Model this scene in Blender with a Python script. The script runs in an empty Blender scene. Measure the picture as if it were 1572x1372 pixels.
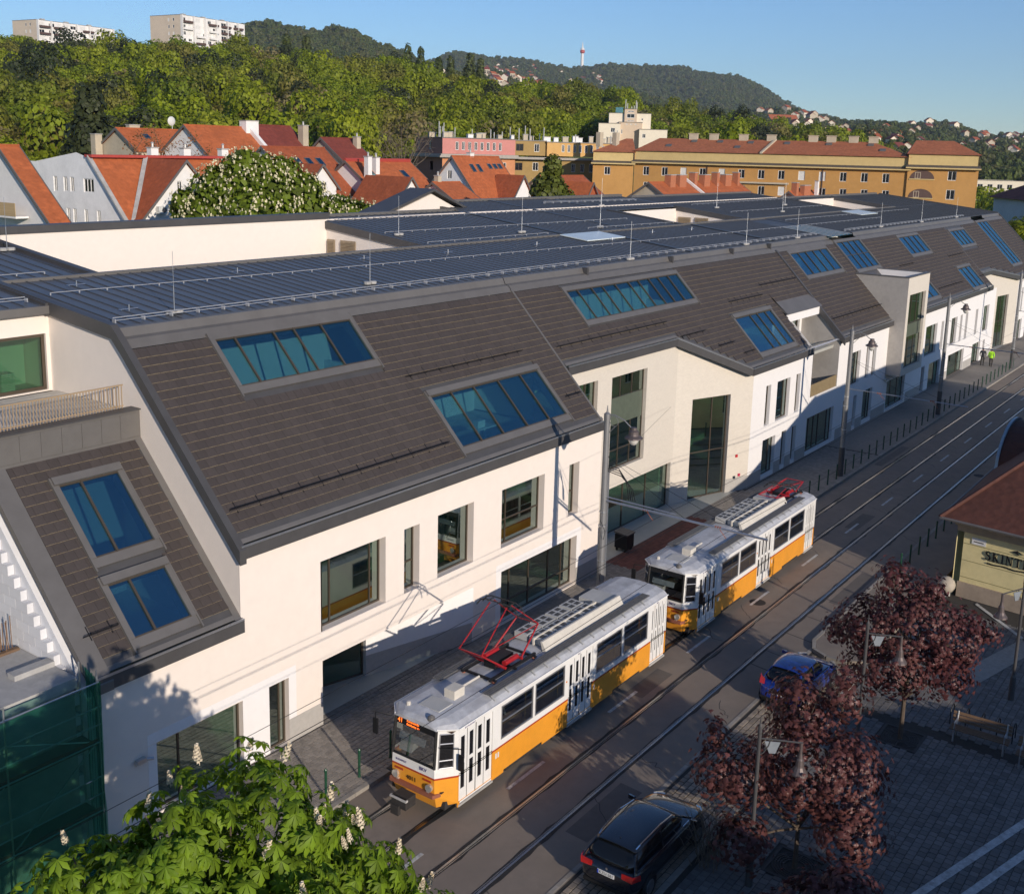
import bpy, bmesh, math, random
import numpy as np
from mathutils import Vector, Matrix
random.seed(7); RNG = np.random.default_rng(7)
scn = bpy.context.scene
COL = scn.collection
R = math.radians
# ------------------------------------------------------------------ camera
CAM_F, CAM_CX, CAM_CY, W0, H0 = 1680.4, 786.0, 568.0, 1572.0, 1372.0
PITCH, ROLL, YAW, CAM_H = 0.198, 0.025, 0.626, 19.588
_fw = Vector((math.cos(PITCH)*math.cos(YAW), math.cos(PITCH)*math.sin(YAW), -math.sin(PITCH)))
_rt = Vector((math.sin(YAW), -math.cos(YAW), 0.0)); _up = _rt.cross(_fw)
_r2 = _rt*math.cos(ROLL) + _up*math.sin(ROLL); _u2 = _up*math.cos(ROLL) - _rt*math.sin(ROLL)
cd = bpy.data.cameras.new('camera'); cam = bpy.data.objects.new('camera', cd); COL.objects.link(cam)
m = Matrix.Identity(4)
for i in range(3):
    m[i][0], m[i][1], m[i][2] = _r2[i], _u2[i], -_fw[i]
m[2][3] = CAM_H
cam.matrix_world = m
cd.sensor_fit = 'HORIZONTAL'; cd.sensor_width = 36.0; cd.lens = 36.0*CAM_F/W0
cd.shift_x = 0.0; cd.shift_y = (CAM_CY - H0/2)/W0
cd.clip_start = 0.1; cd.clip_end = 20000
scn.camera = cam
# ------------------------------------------------------------------ world, sun, exposure
SUN_EL = R(16.0); SUN_TO = Vector((-0.400, -0.917, 0)).normalized()   # horizontal direction towards the sun
world = bpy.data.worlds.new('World'); scn.world = world; world.use_nodes = True
nt = world.node_tree; nt.nodes.clear()
sky = nt.nodes.new('ShaderNodeTexSky'); sky.sky_type = 'NISHITA'; sky.sun_disc = False
sky.sun_elevation = SUN_EL; sky.sun_rotation = math.atan2(SUN_TO.x, SUN_TO.y) % (2*math.pi)
sky.altitude = 150; sky.air_density = 1.0; sky.dust_density = 0.05; sky.ozone_density = 4.0
bg = nt.nodes.new('ShaderNodeBackground'); bg.inputs['Strength'].default_value = 0.112
wo = nt.nodes.new('ShaderNodeOutputWorld')
tint = nt.nodes.new('ShaderNodeMix'); tint.data_type = 'RGBA'; tint.blend_type = 'MULTIPLY'; tint.inputs['Factor'].default_value = 1.0; tint.inputs['B'].default_value = (0.84, 0.94, 1.10, 1)
nt.links.new(sky.outputs[0], tint.inputs['A']); nt.links.new(tint.outputs['Result'], bg.inputs[0]); nt.links.new(bg.outputs[0], wo.inputs[0])
sl = bpy.data.lights.new('sun', 'SUN'); sl.energy = 4.4; sl.angle = R(0.53); sl.color = (1.0, 0.88, 0.75)
sun = bpy.data.objects.new('sun', sl); COL.objects.link(sun)
_d = Vector((SUN_TO.x*math.cos(SUN_EL), SUN_TO.y*math.cos(SUN_EL), math.sin(SUN_EL)))
sun.rotation_euler = _d.to_track_quat('Z', 'Y').to_euler(); sun.location = (0, 0, 120)
scn.view_settings.view_transform = 'Standard'; scn.view_settings.look = 'None'
scn.view_settings.exposure = 0.10; scn.view_settings.gamma = 1.0; scn.view_settings.use_curve_mapping = False
scn.cycles.max_bounces = 8; scn.cycles.transparent_max_bounces = 12
scn.cycles.diffuse_bounces = 3; scn.cycles.glossy_bounces = 3; scn.cycles.transmission_bounces = 4
scn.cycles.caustics_reflective = False; scn.cycles.caustics_refractive = False
scn.cycles.sample_clamp_indirect = 4.0

# ------------------------------------------------------------------ materials
MATS = {}
def mat(name, col, rough=0.7, var=0.12, scale=4.0, bump=0.0, bscale=40.0, metal=0.0, spec=0.4, rnd=0.0, stain=0.0, stain_scale=0.35, stain_col=None, emit=None, coat=0.0, stretch=None):
    """Principled surface with two noise layers, optional bump and per-piece variation."""
    if name in MATS: return MATS[name]
    mt = bpy.data.materials.new(name); mt.use_nodes = True; MATS[name] = mt
    t = mt.node_tree; N = t.nodes; L = t.links; p = N['Principled BSDF']
    p.inputs['Roughness'].default_value = rough; p.inputs['Metallic'].default_value = metal
    p.inputs['Specular IOR Level'].default_value = spec
    if coat: p.inputs['Coat Weight'].default_value = coat; p.inputs['Coat Roughness'].default_value = 0.04
    tc = N.new('ShaderNodeTexCoord'); src = tc.outputs['Object']
    if stretch:
        mp = N.new('ShaderNodeMapping'); mp.inputs['Scale'].default_value = stretch
        L.new(src, mp.inputs[0]); src = mp.outputs[0]
    c = Vector(col)
    n1 = N.new('ShaderNodeTexNoise'); n1.inputs['Scale'].default_value = scale; n1.inputs['Detail'].default_value = 6; n1.inputs['Roughness'].default_value = 0.65
    L.new(src, n1.inputs['Vector'])
    rp = N.new('ShaderNodeValToRGB'); rp.color_ramp.elements[0].position = 0.3; rp.color_ramp.elements[1].position = 0.7
    rp.color_ramp.elements[0].color = tuple(max(0, x*(1-var)) for x in c)+(1,); rp.color_ramp.elements[1].color = tuple(min(1, x*(1+var)) for x in c)+(1,)
    L.new(n1.outputs['Fac'], rp.inputs[0]); cur = rp.outputs[0]
    if stain:
        n2 = N.new('ShaderNodeTexNoise'); n2.inputs['Scale'].default_value = stain_scale; n2.inputs['Detail'].default_value = 8; n2.inputs['Roughness'].default_value = 0.7
        L.new(src, n2.inputs['Vector'])
        r2 = N.new('ShaderNodeValToRGB'); r2.color_ramp.elements[0].position = 0.46; r2.color_ramp.elements[1].position = 0.66
        L.new(n2.outputs['Fac'], r2.inputs[0])
        mul = N.new('ShaderNodeMath'); mul.operation = 'MULTIPLY'; mul.inputs[1].default_value = stain
        L.new(r2.outputs[0], mul.inputs[0])
        mx = N.new('ShaderNodeMix'); mx.data_type = 'RGBA'
        sc_ = stain_col or tuple(x*0.55 for x in c)
        mx.inputs['B'].default_value = tuple(sc_)+(1,)
        L.new(mul.outputs[0], mx.inputs['Factor']); L.new(cur, mx.inputs['A']); cur = mx.outputs['Result']
    if rnd:
        oi = N.new('ShaderNodeObjectInfo'); ge = N.new('ShaderNodeNewGeometry')
        ad = N.new('ShaderNodeMath'); ad.operation = 'ADD'; L.new(oi.outputs['Random'], ad.inputs[0]); L.new(ge.outputs['Random Per Island'], ad.inputs[1])
        fr = N.new('ShaderNodeMath'); fr.operation = 'FRACT'; L.new(ad.outputs[0], fr.inputs[0])
        mr = N.new('ShaderNodeMapRange'); mr.inputs['To Min'].default_value = 1-rnd; mr.inputs['To Max'].default_value = 1+rnd
        L.new(fr.outputs[0], mr.inputs['Value'])
        hs = N.new('ShaderNodeHueSaturation'); L.new(mr.outputs[0], hs.inputs['Value']); L.new(cur, hs.inputs['Color']); cur = hs.outputs[0]
    L.new(cur, p.inputs['Base Color'])
    if bump:
        n3 = N.new('ShaderNodeTexNoise'); n3.inputs['Scale'].default_value = bscale; n3.inputs['Detail'].default_value = 5
        L.new(src, n3.inputs['Vector'])
        b = N.new('ShaderNodeBump'); b.inputs['Strength'].default_value = bump; b.inputs['Distance'].default_value = 0.02
        L.new(n3.outputs['Fac'], b.inputs['Height']); L.new(b.outputs[0], p.inputs['Normal'])
    if emit:
        p.inputs['Emission Color'].default_value = tuple(emit[:3])+(1,); p.inputs['Emission Strength'].default_value = emit[3]
    return mt

def glass(name, tint, refl, rough=0.015, rtint=(1, 1, 1)):
    """Coated architectural glass: tinted see-through plus a mirror coat."""
    mt = bpy.data.materials.new(name); mt.use_nodes = True; MATS[name] = mt
    t = mt.node_tree; N = t.nodes; L = t.links; N.clear()
    o = N.new('ShaderNodeOutputMaterial'); tr = N.new('ShaderNodeBsdfTransparent'); tr.inputs[0].default_value = tuple(tint)+(1,)
    gl = N.new('ShaderNodeBsdfGlossy'); gl.inputs['Roughness'].default_value = rough; gl.inputs['Color'].default_value = tuple(rtint)+(1,)
    lw = N.new('ShaderNodeLayerWeight'); lw.inputs['Blend'].default_value = 0.35
    mr = N.new('ShaderNodeMapRange'); mr.inputs['To Min'].default_value = refl; mr.inputs['To Max'].default_value = min(1, refl+0.40)
    L.new(lw.outputs['Fresnel'], mr.inputs['Value'])
    mx = N.new('ShaderNodeMixShader'); L.new(mr.outputs[0], mx.inputs[0]); L.new(tr.outputs[0], mx.inputs[1]); L.new(gl.outputs[0], mx.inputs[2])
    L.new(mx.outputs[0], o.inputs[0])
    return mt

def leafmat(name, cols, trans=0.35, rough=0.55):
    """Foliage: colour picked per leaf (mesh island) and per tree, with some light let through."""
    mt = bpy.data.materials.new(name); mt.use_nodes = True; MATS[name] = mt
    t = mt.node_tree; N = t.nodes; L = t.links; p = N['Principled BSDF']; o = N['Material Output']
    p.inputs['Roughness'].default_value = rough; p.inputs['Specular IOR Level'].default_value = 0.3
    oi = N.new('ShaderNodeObjectInfo'); ge = N.new('ShaderNodeNewGeometry')
    r1 = N.new('ShaderNodeValToRGB'); els = r1.color_ramp.elements
    while len(els) < len(cols): els.new(0.5)
    for i, c in enumerate(cols):
        els[i].position = i/(len(cols)-1); els[i].color = tuple(c)+(1,)
    L.new(oi.outputs['Random'], r1.inputs[0])
    mr = N.new('ShaderNodeMapRange'); mr.inputs['To Min'].default_value = 0.6; mr.inputs['To Max'].default_value = 1.4
    L.new(ge.outputs['Random Per Island'], mr.inputs['Value'])
    hs = N.new('ShaderNodeHueSaturation'); L.new(mr.outputs[0], hs.inputs['Value']); L.new(r1.outputs[0], hs.inputs['Color'])
    L.new(hs.outputs[0], p.inputs['Base Color'])
    tl = N.new('ShaderNodeBsdfTranslucent'); L.new(hs.outputs[0], tl.inputs[0])
    mx = N.new('ShaderNodeMixShader'); mx.inputs[0].default_value = trans
    L.new(p.outputs[0], mx.inputs[1]); L.new(tl.outputs[0], mx.inputs[2]); L.new(mx.outputs[0], o.inputs[0])
    return mt

# ------------------------------------------------------------------ object helpers
def tag(o, label=None, cat=None, group=None, kind=None):
    if label: o['label'] = label
    if cat: o['category'] = cat
    if group: o['group'] = group
    if kind: o['kind'] = kind
    return o
def thing(name, loc, label, cat, group=None, rz=0.0):
    o = bpy.data.objects.new(name, None); COL.objects.link(o); o.location = loc; o.rotation_euler = (0, 0, rz)
    o.empty_display_size = 0.2
    return tag(o, label, cat, group)
def wloc(o):
    v = Vector((0, 0, 0))
    while o is not None:
        v += o.location; o = o.parent
    return v
def link(name, data, parent=None, loc=None):
    o = bpy.data.objects.new(name, data); COL.objects.link(o)
    if parent is not None: o.parent = parent
    if loc is not None: o.location = loc
    return o
def copy_tree(o, parent=None):
    c = o.copy(); COL.objects.link(c); c.parent = parent
    for ch in list(o.children): copy_tree(ch, c)
    return c

class MB:
    """Collects polygons, then links them as one mesh object."""
    def __init__(s): s.v = []; s.f = []
    def add(s, vs, fs):
        b = len(s.v); s.v += [tuple(x) for x in vs]; s.f += [tuple(b+i for i in f) for f in fs]; return s
    def poly(s, *pts): return s.add(pts, [tuple(range(len(pts)))])
    def box(s, x0, x1, y0, y1, z0, z1):
        return s.add([(x0,y0,z0),(x1,y0,z0),(x1,y1,z0),(x0,y1,z0),(x0,y0,z1),(x1,y0,z1),(x1,y1,z1),(x0,y1,z1)],
                     [(0,3,2,1),(4,5,6,7),(0,1,5,4),(1,2,6,5),(2,3,7,6),(3,0,4,7)])
    def obox(s, o, ax, ay, az):
        o, ax, ay, az = map(Vector, (o, ax, ay, az))
        p = [o, o+ax, o+ax+ay, o+ay]; p += [q+az for q in p]
        return s.add(p, [(0,3,2,1),(4,5,6,7),(0,1,5,4),(1,2,6,5),(2,3,7,6),(3,0,4,7)])
    def prism(s, pts, ext):
        n = len(pts); e = Vector(ext); p = [Vector(q) for q in pts]
        return s.add(p+[q+e for q in p], [tuple(range(n))[::-1], tuple(range(n, 2*n))]+[(i, (i+1) % n, n+(i+1) % n, n+i) for i in range(n)])
    def tube(s, a, b, r, n=6, r2=None):
        a, b = Vector(a), Vector(b); d = b-a
        if d.length < 1e-6: return s
        d.normalize(); u = d.orthogonal().normalized(); w = d.cross(u); r2 = r if r2 is None else r2
        p = [a+(u*math.cos(k*2*math.pi/n)+w*math.sin(k*2*math.pi/n))*r for k in range(n)] + [b+(u*math.cos(k*2*math.pi/n)+w*math.sin(k*2*math.pi/n))*r2 for k in range(n)]
        return s.add(p, [(k, (k+1) % n, n+(k+1) % n, n+k) for k in range(n)]+[tuple(range(n))[::-1], tuple(range(n, 2*n))])
    def path(s, pts, r, n=6):
        for a, b in zip(pts[:-1], pts[1:]): s.tube(a, b, r, n)
        return s
    def lathe(s, c, prof, n=12, axis='z'):
        c = Vector(c); vs = []; fs = []
        for r, h in prof:
            for k in range(n):
                a = 2*math.pi*k/n; x, y = r*math.cos(a), r*math.sin(a)
                vs.append(c+(Vector((x, y, h)) if axis == 'z' else Vector((x, h, y)) if axis == 'y' else Vector((h, x, y))))
        m_ = len(prof)
        for j in range(m_-1):
            for k in range(n): fs.append((j*n+k, j*n+(k+1) % n, (j+1)*n+(k+1) % n, (j+1)*n+k))
        fs += [tuple(range(n))[::-1], tuple(range((m_-1)*n, m_*n))]
        return s.add(vs, fs)
    def mesh(s, name, off=None):
        me = bpy.data.meshes.new(name)
        v = s.v if off is None else [(a-off[0], b-off[1], c-off[2]) for a, b, c in s.v]
        me.from_pydata(v, [], s.f); me.update(); return me
    def build(s, name, material, parent=None, smooth=False, world=True, fix=False):
        off = wloc(parent) if (parent is not None and world) else None
        me = s.mesh(name, off)
        if fix:
            bm = bmesh.new(); bm.from_mesh(me); bmesh.ops.recalc_face_normals(bm, faces=bm.faces); bm.to_mesh(me); bm.free()
        me.materials.append(material)
        if smooth:
            for p in me.polygons: p.use_smooth = True
        return link(name, me, parent)

def wall(name, o, d, s0, s1, zb, top, holes, material, parent, rev=0.25, back=None):
    """Wall with real openings. o: origin (x,y), d: unit direction; top: height or list of (s,z)."""
    o = Vector((o[0], o[1], 0)); d = Vector((d[0], d[1], 0)).normalized(); n = Vector((d.y, -d.x, 0))
    tp = [(s0, top), (s1, top)] if not isinstance(top, (list, tuple)) else list(top)
    def zt(s):
        for (a, za), (b, zb_) in zip(tp[:-1], tp[1:]):
            if a-1e-6 <= s <= b+1e-6: return za+(zb_-za)*(s-a)/max(b-a, 1e-6)
        return tp[-1][1]
    P = lambda s, z, k=0.0: o+d*s-n*k+Vector((0, 0, z))
    xs = sorted(set([s0, s1]+[a for a, _ in tp if s0 < a < s1]+[h[0] for h in holes]+[h[1] for h in holes]))
    xs = [x for x in xs if s0-1e-6 <= x <= s1+1e-6]
    b = MB()
    for a, c in zip(xs[:-1], xs[1:]):
        mid = (a+c)/2; z = zb
        for h in sorted([h for h in holes if h[0] < mid < h[1]], key=lambda h: h[2]):
            if h[2] > z+1e-4: b.poly(P(a, z), P(c, z), P(c, h[2]), P(a, h[2]))
            z = max(z, h[3])
        if min(zt(a), zt(c)) > z: b.poly(P(a, z), P(c, z), P(c, zt(c)), P(a, zt(a)))
    for h in holes:
        q = [(h[0], h[2]), (h[1], h[2]), (h[1], h[3]), (h[0], h[3])]
        for (a, za), (c, zc) in zip(q, q[1:]+q[:1]):
            b.poly(P(a, za), P(a, za, rev), P(c, zc, rev), P(c, zc))
    return b.build(name, material, parent)

def window(parent, o, d, s0, s1, z0, z1, vb=(), hb=(), inset=0.2, fm=None, gm=None, fw=0.07, name='window', dep=0.07, sill=None):
    """Frame with bars as one part, each pane its own child."""
    o = Vector((o[0], o[1], 0)); d = Vector((d[0], d[1], 0)).normalized(); n = Vector((d.y, -d.x, 0))
    P = lambda s, z, k: o+d*s-n*k+Vector((0, 0, z))
    b = MB()
    def bar(a, c, za, zc): b.obox(P(a, za, inset+dep), d*(c-a), n*dep, Vector((0, 0, zc-za)))
    bar(s0, s0+fw, z0, z1); bar(s1-fw, s1, z0, z1); bar(s0+fw, s1-fw, z0, z0+fw); bar(s0+fw, s1-fw, z1-fw, z1)
    vs = [s0+fw]+[s0+(s1-s0)*v for v in vb]+[s1-fw]; hs = [z0+fw]+[z0+(z1-z0)*h for h in hb]+[z1-fw]
    for v in vs[1:-1]: bar(v-fw*.4, v+fw*.4, z0+fw, z1-fw)
    k = 0
    for h in hs[1:-1]:
        for a, c in zip(vs[:-1], vs[1:]): bar(a+fw*.4, c-fw*.4, h-fw*.4, h+fw*.4)
    w = b.build(name, fm, parent)
    for a, c in zip(vs[:-1], vs[1:]):
        for e, g in zip(hs[:-1], hs[1:]):
            q = MB(); q.obox(P(a, e, inset+dep*.65), d*(c-a), n*0.012, Vector((0, 0, g-e))); q.build('pane', gm, w)
    return w
# ------------------------------------------------------------------ shared materials
m_cream = mat('plaster_cream', (0.80, 0.72, 0.64), 0.85, 0.025, 3, bump=0.25, bscale=120, stain=0.12, stain_scale=0.5, stain_col=(0.71, 0.635, 0.56))
m_white = mat('plaster_white', (0.80, 0.78, 0.76), 0.85, 0.025, 3, bump=0.25, bscale=120, stain=0.12, stain_col=(0.68, 0.66, 0.64))
m_stone = mat('plaster_sand', (0.64, 0.585, 0.50), 0.85, 0.06, 5, bump=0.3, bscale=80, stain=0.25, stain_scale=1.2, stain_col=(0.54, 0.49, 0.42), stretch=(1, 1, 2.5))
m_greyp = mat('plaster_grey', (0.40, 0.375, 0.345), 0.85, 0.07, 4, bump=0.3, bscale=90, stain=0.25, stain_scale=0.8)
m_plinth = mat('plinth_grey', (0.42, 0.40, 0.37), 0.8, 0.08, 6, bump=0.3, bscale=70, stain=0.3)
m_sheet = mat('grey_sheet_metal', (0.155, 0.145, 0.135), 0.5, 0.08, 1.5, metal=0.25, stain=0.3, stain_scale=0.8, stain_col=(0.20, 0.19, 0.18))
m_sheetd = mat('dark_sheet_metal', (0.085, 0.082, 0.082), 0.5, 0.08, 1.5, metal=0.2, stain=0.3, stain_scale=0.8)
m_panel = mat('roof_sheet_anthracite', (0.116, 0.124, 0.138), 0.45, 0.12, 0.8, metal=0.2, rnd=0.07, stain=0.35, stain_scale=0.5, stain_col=(0.14, 0.15, 0.165))
m_seam = mat('roof_seam', (0.080, 0.086, 0.096), 0.5, 0.1, 3, metal=0.3)
m_tile = mat('roof_tile_brown', (0.058, 0.047, 0.043), 0.75, 0.14, 9, bump=0.3, bscale=60, rnd=0.09, stain=0.2, stain_scale=1.0, stain_col=(0.078, 0.066, 0.055))
m_tedge = mat('tile_edge_lichen', (0.36, 0.295, 0.185), 0.9, 0.4, 14)
m_bronze = mat('bronze_frame', (0.115, 0.092, 0.068), 0.4, 0.06, 5, metal=0.5)
m_dark = mat('dark_frame', (0.03, 0.03, 0.03), 0.4, 0.05, 5, metal=0.4)
m_galv = mat('galvanised_steel', (0.55, 0.57, 0.60), 0.35, 0.08, 8, metal=0.85)
m_whitemetal = mat('white_conductor', (0.42, 0.43, 0.45), 0.4, 0.05, 8, metal=0.3)
m_black = mat('black_steel', (0.018, 0.018, 0.02), 0.5, 0.1, 8, metal=0.4)
m_conc = mat('concrete', (0.42, 0.41, 0.39), 0.9, 0.12, 3, bump=0.4, bscale=30, stain=0.5, stain_scale=0.6)
m_intw = mat('interior_white', (0.62, 0.63, 0.60), 0.9, 0.04, 2)
m_intf = mat('interior_floor', (0.42, 0.42, 0.38), 0.6, 0.06, 2)
g_fac = glass('facade_glass', (0.52, 0.70, 0.58), 0.07, rtint=(0.85, 1, 0.92))
g_sky = glass('rooflight_glass', (0.58, 0.77, 0.79), 0.12, rtint=(0.62, 0.92, 0.99))
g_blue = glass('rooflight_glass_blue', (0.46, 0.65, 0.70), 0.25, rtint=(0.58, 0.91, 1.0))
m_asph = mat('asphalt', (0.235, 0.194, 0.155), 0.9, 0.10, 1.2, bump=0.5, bscale=90, stain=0.45, stain_scale=0.16, stain_col=(0.155, 0.132, 0.112))
m_trackfill = mat('track_asphalt', (0.225, 0.185, 0.15), 0.9, 0.12, 2, bump=0.5, bscale=70, stain=0.45, stain_scale=0.5, stain_col=(0.16, 0.135, 0.11))
m_joint = mat('bitumen_joint', (0.02, 0.02, 0.02), 0.7, 0.2, 5)
m_rail = mat('rail_steel', (0.32, 0.31, 0.30), 0.22, 0.08, 10, metal=0.95)
m_kerb = mat('kerb_stone', (0.29, 0.265, 0.23), 0.9, 0.15, 5, bump=0.4, bscale=50, rnd=0.12, stain=0.3)
m_paver = mat('paver_grey', (0.155, 0.145, 0.135), 0.85, 0.14, 6, bump=0.4, bscale=50, rnd=0.22)
m_sett = mat('sett_buff', (0.27, 0.225, 0.175), 0.85, 0.16, 7, bump=0.5, bscale=45, rnd=0.25)
m_pavebed = mat('paving_bed', (0.05, 0.046, 0.04), 0.95, 0.2, 6)
m_walk = mat('sidewalk_paver', (0.25, 0.225, 0.195), 0.85, 0.12, 5, bump=0.4, bscale=60, rnd=0.15, stain=0.3, stain_scale=0.3)
m_redpave = mat('red_paver', (0.17, 0.062, 0.045), 0.85, 0.15, 6, rnd=0.2)
m_paint = mat('road_paint_white', (0.50, 0.50, 0.48), 0.7, 0.2, 9, stain=0.7, stain_scale=3, stain_col=(0.20, 0.19, 0.17))
m_green = mat('green_bollard', (0.010, 0.060, 0.030), 0.35, 0.1, 5, coat=0.3)
m_soil = mat('grassy_ground', (0.130, 0.155, 0.030), 0.95, 0.3, 0.05, stain=0.5, stain_scale=0.02, stain_col=(0.15, 0.135, 0.05))

# ------------------------------------------------------------------ terrain, one sheet to the horizon
AZ = np.array([-180, -60, 0, 5, 11.6, 16.5, 19.6, 22.7, 27.5, 31.8, 35, 39, 43.6, 47.5, 50, 54, 57.7, 60.5, 72, 110, 180.])
EL_N = np.array([-2.0, -2, -2, -1.9, -1.6, -0.6, 0.45, 0.75, 1.15, 2.1, 2.3, 2.5, 3.2, 3.5, 3.6, 3.5, 3.55, 3.4, 3.2, 1, -2.0])
AZ1 = np.array([-180, -60, 0, 5, 11.6, 16.5, 19.6, 21.75, 24.3, 27.5, 32, 37.1, 40.4, 42.35, 44.93, 47.15, 49.3, 50.6, 54, 70, 110, 180.])
EL_1 = np.array([.3, .3, .8, 1.0, 1.15, 1.45, 1.7, 1.85, 2.05, 2.25, 2.75, 3.45, 3.95, 4.65, 5.45, 5.75, 5.45, 4.8, 4.4, 4, 1, .3])
AZ2 = np.array([-180, -60, 0, 5, 11.6, 18, 20, 21.77, 23.39, 25.35, 27.62, 29.9, 32.5, 34.15, 37.1, 39.1, 40.4, 42.35, 47, 70, 110, 180.])
EL_2 = np.array([.3, .3, .6, .7, .9, 1.2, 1.75, 2.1, 2.92, 3.82, 4.17, 4.12, 4.04, 4.23, 4.34, 4.60, 4.25, 3.78, 3.5, 3, 1, .3])
R_N, R_1, R_2 = 520.0, 1650.0, 3000.0
def ground_z(x, y):
    r = math.hypot(x, y); a = math.degrees(math.atan2(y, x))
    zn = CAM_H+R_N*math.tan(R(np.interp(a, AZ, EL_N))); z1 = CAM_H+R_1*math.tan(R(np.interp(a, AZ1, EL_1))); z2 = CAM_H+R_2*math.tan(R(np.interp(a, AZ2, EL_2)))
    zn = max(zn, 0.5)
    hill = 1.0 if a > 30 else max(0.0, min(1.0, (a-18)/12))
    base = -0.06
    if r < 115: z = base
    elif r < 175: z = base+(r-115)/60*(9.0*hill+0.3)
    elif r < R_N:
        t = (r-175)/(R_N-175); t = t*t*(3-2*t)*0.35+t*0.65; z0 = base+9.0*hill+0.3; z = z0+(zn-z0)*t
    elif r < 900: t = (r-R_N)/(900-R_N); zv = min(zn-6, zn*0.72+3) if zn > 22 else zn+(z1-zn)*0.25; z = zn+(zv-zn)*(t*t*(3-2*t))
    elif r < R_1:
        zv = min(zn-6, zn*0.72+3) if zn > 22 else zn+(z1-zn)*0.25; t = (r-900)/(R_1-900); z = zv+(z1-zv)*t**1.1
    elif r < 2100: t = (r-R_1)/450; zv = z1*0.72; z = z1+(zv-z1)*(t*t*(3-2*t))
    elif r < R_2: zv = z1*0.72; t = (r-2100)/(R_2-2100); z = zv+(z2-zv)*t
    else: z = z2*max(0, 1-(r-R_2)/3500)
    if r > 700: z += (math.sin(a*.9+r*.004)+math.sin(a*1.7-r*.007)*.6)*min(5, (r-700)*.005)
    return z
_az = list(np.arange(-180, 0, 12.0))+list(np.arange(0, 76, 0.75))+list(np.arange(76, 180, 8.0))
_rr = [0.5, 30, 60, 90, 115, 130, 145, 160, 175, 200, 230, 265, 300, 340, 380, 420, 460, 500, 520, 545, 580, 640, 720, 800, 900, 1000, 1100, 1200, 1300, 1400, 1500, 1580, 1650, 1720, 1850, 2000, 2150, 2300, 2450, 2600, 2750, 2880, 3000, 3150, 3600]
tb = MB(); na = len(_az)
for r_ in _rr:
    for a_ in _az: tb.v.append((r_*math.cos(R(a_)), r_*math.sin(R(a_)), ground_z(r_*math.cos(R(a_)), r_*math.sin(R(a_)))))
for j in range(len(_rr)-1):
    for k in range(na): tb.f.append((j*na+k, (j+1)*na+k, (j+1)*na+(k+1) % na, j*na+(k+1) % na))
tag(tb.build('terrain', m_soil, smooth=True), kind='structure')

# ------------------------------------------------------------------ road, tracks, pavements
CURB_L, CURB_R, FY = 21.45, 14.3, 25.2
road = tag(MB().poly((-40, CURB_R-.2, 0), (200, CURB_R-.2, 0), (200, CURB_L, 0), (-40, CURB_L, 0)).build('road', m_asph), kind='structure')
YT = 19.6; TRD = 3.14
for k, yt in enumerate((YT, YT-TRD)):
    tr = tag(MB().poly((-40, yt-.70, .004), (200, yt-.70, .004), (200, yt+.70, .004), (-40, yt+.70, .004)).build('track_bed', m_trackfill), kind='structure')
    for sgn in (-1, 1):
        yr = yt+sgn*.7175
        jr = random.Random(int(yr*100)); jb = MB(); xs_ = [-40+.45*i for i in range(534)]; lo_ = [yr-.12-.07*jr.random()**2 for _ in xs_]; hi_ = [yr+.12+.07*jr.random()**2 for _ in xs_]
        for i in range(len(xs_)-1): jb.poly((xs_[i], lo_[i], .0065), (xs_[i+1], lo_[i+1], .0065), (xs_[i+1], hi_[i+1], .0065), (xs_[i], hi_[i], .0065))
        jb.build('track_joint', m_joint, tr)
        g = MB(); g.box(-40, 200, yr-.035, yr+.035, -.05, .013); g.build('rail', m_rail, tr)
        g = MB(); yi = yr-sgn*.075; g.box(-40, 200, yi-.012, yi+.012, -.05, .010); g.build('rail_guard', m_rail, tr)
dash = MB().box(0, 2, -.06, .06, 0, .004).mesh('lane_dash'); dash.materials.append(m_paint)
for k in range(-2, 22):
    o = link('lane_dash', dash, road, (25.25+6.08*k, 18.02, .004))
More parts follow.
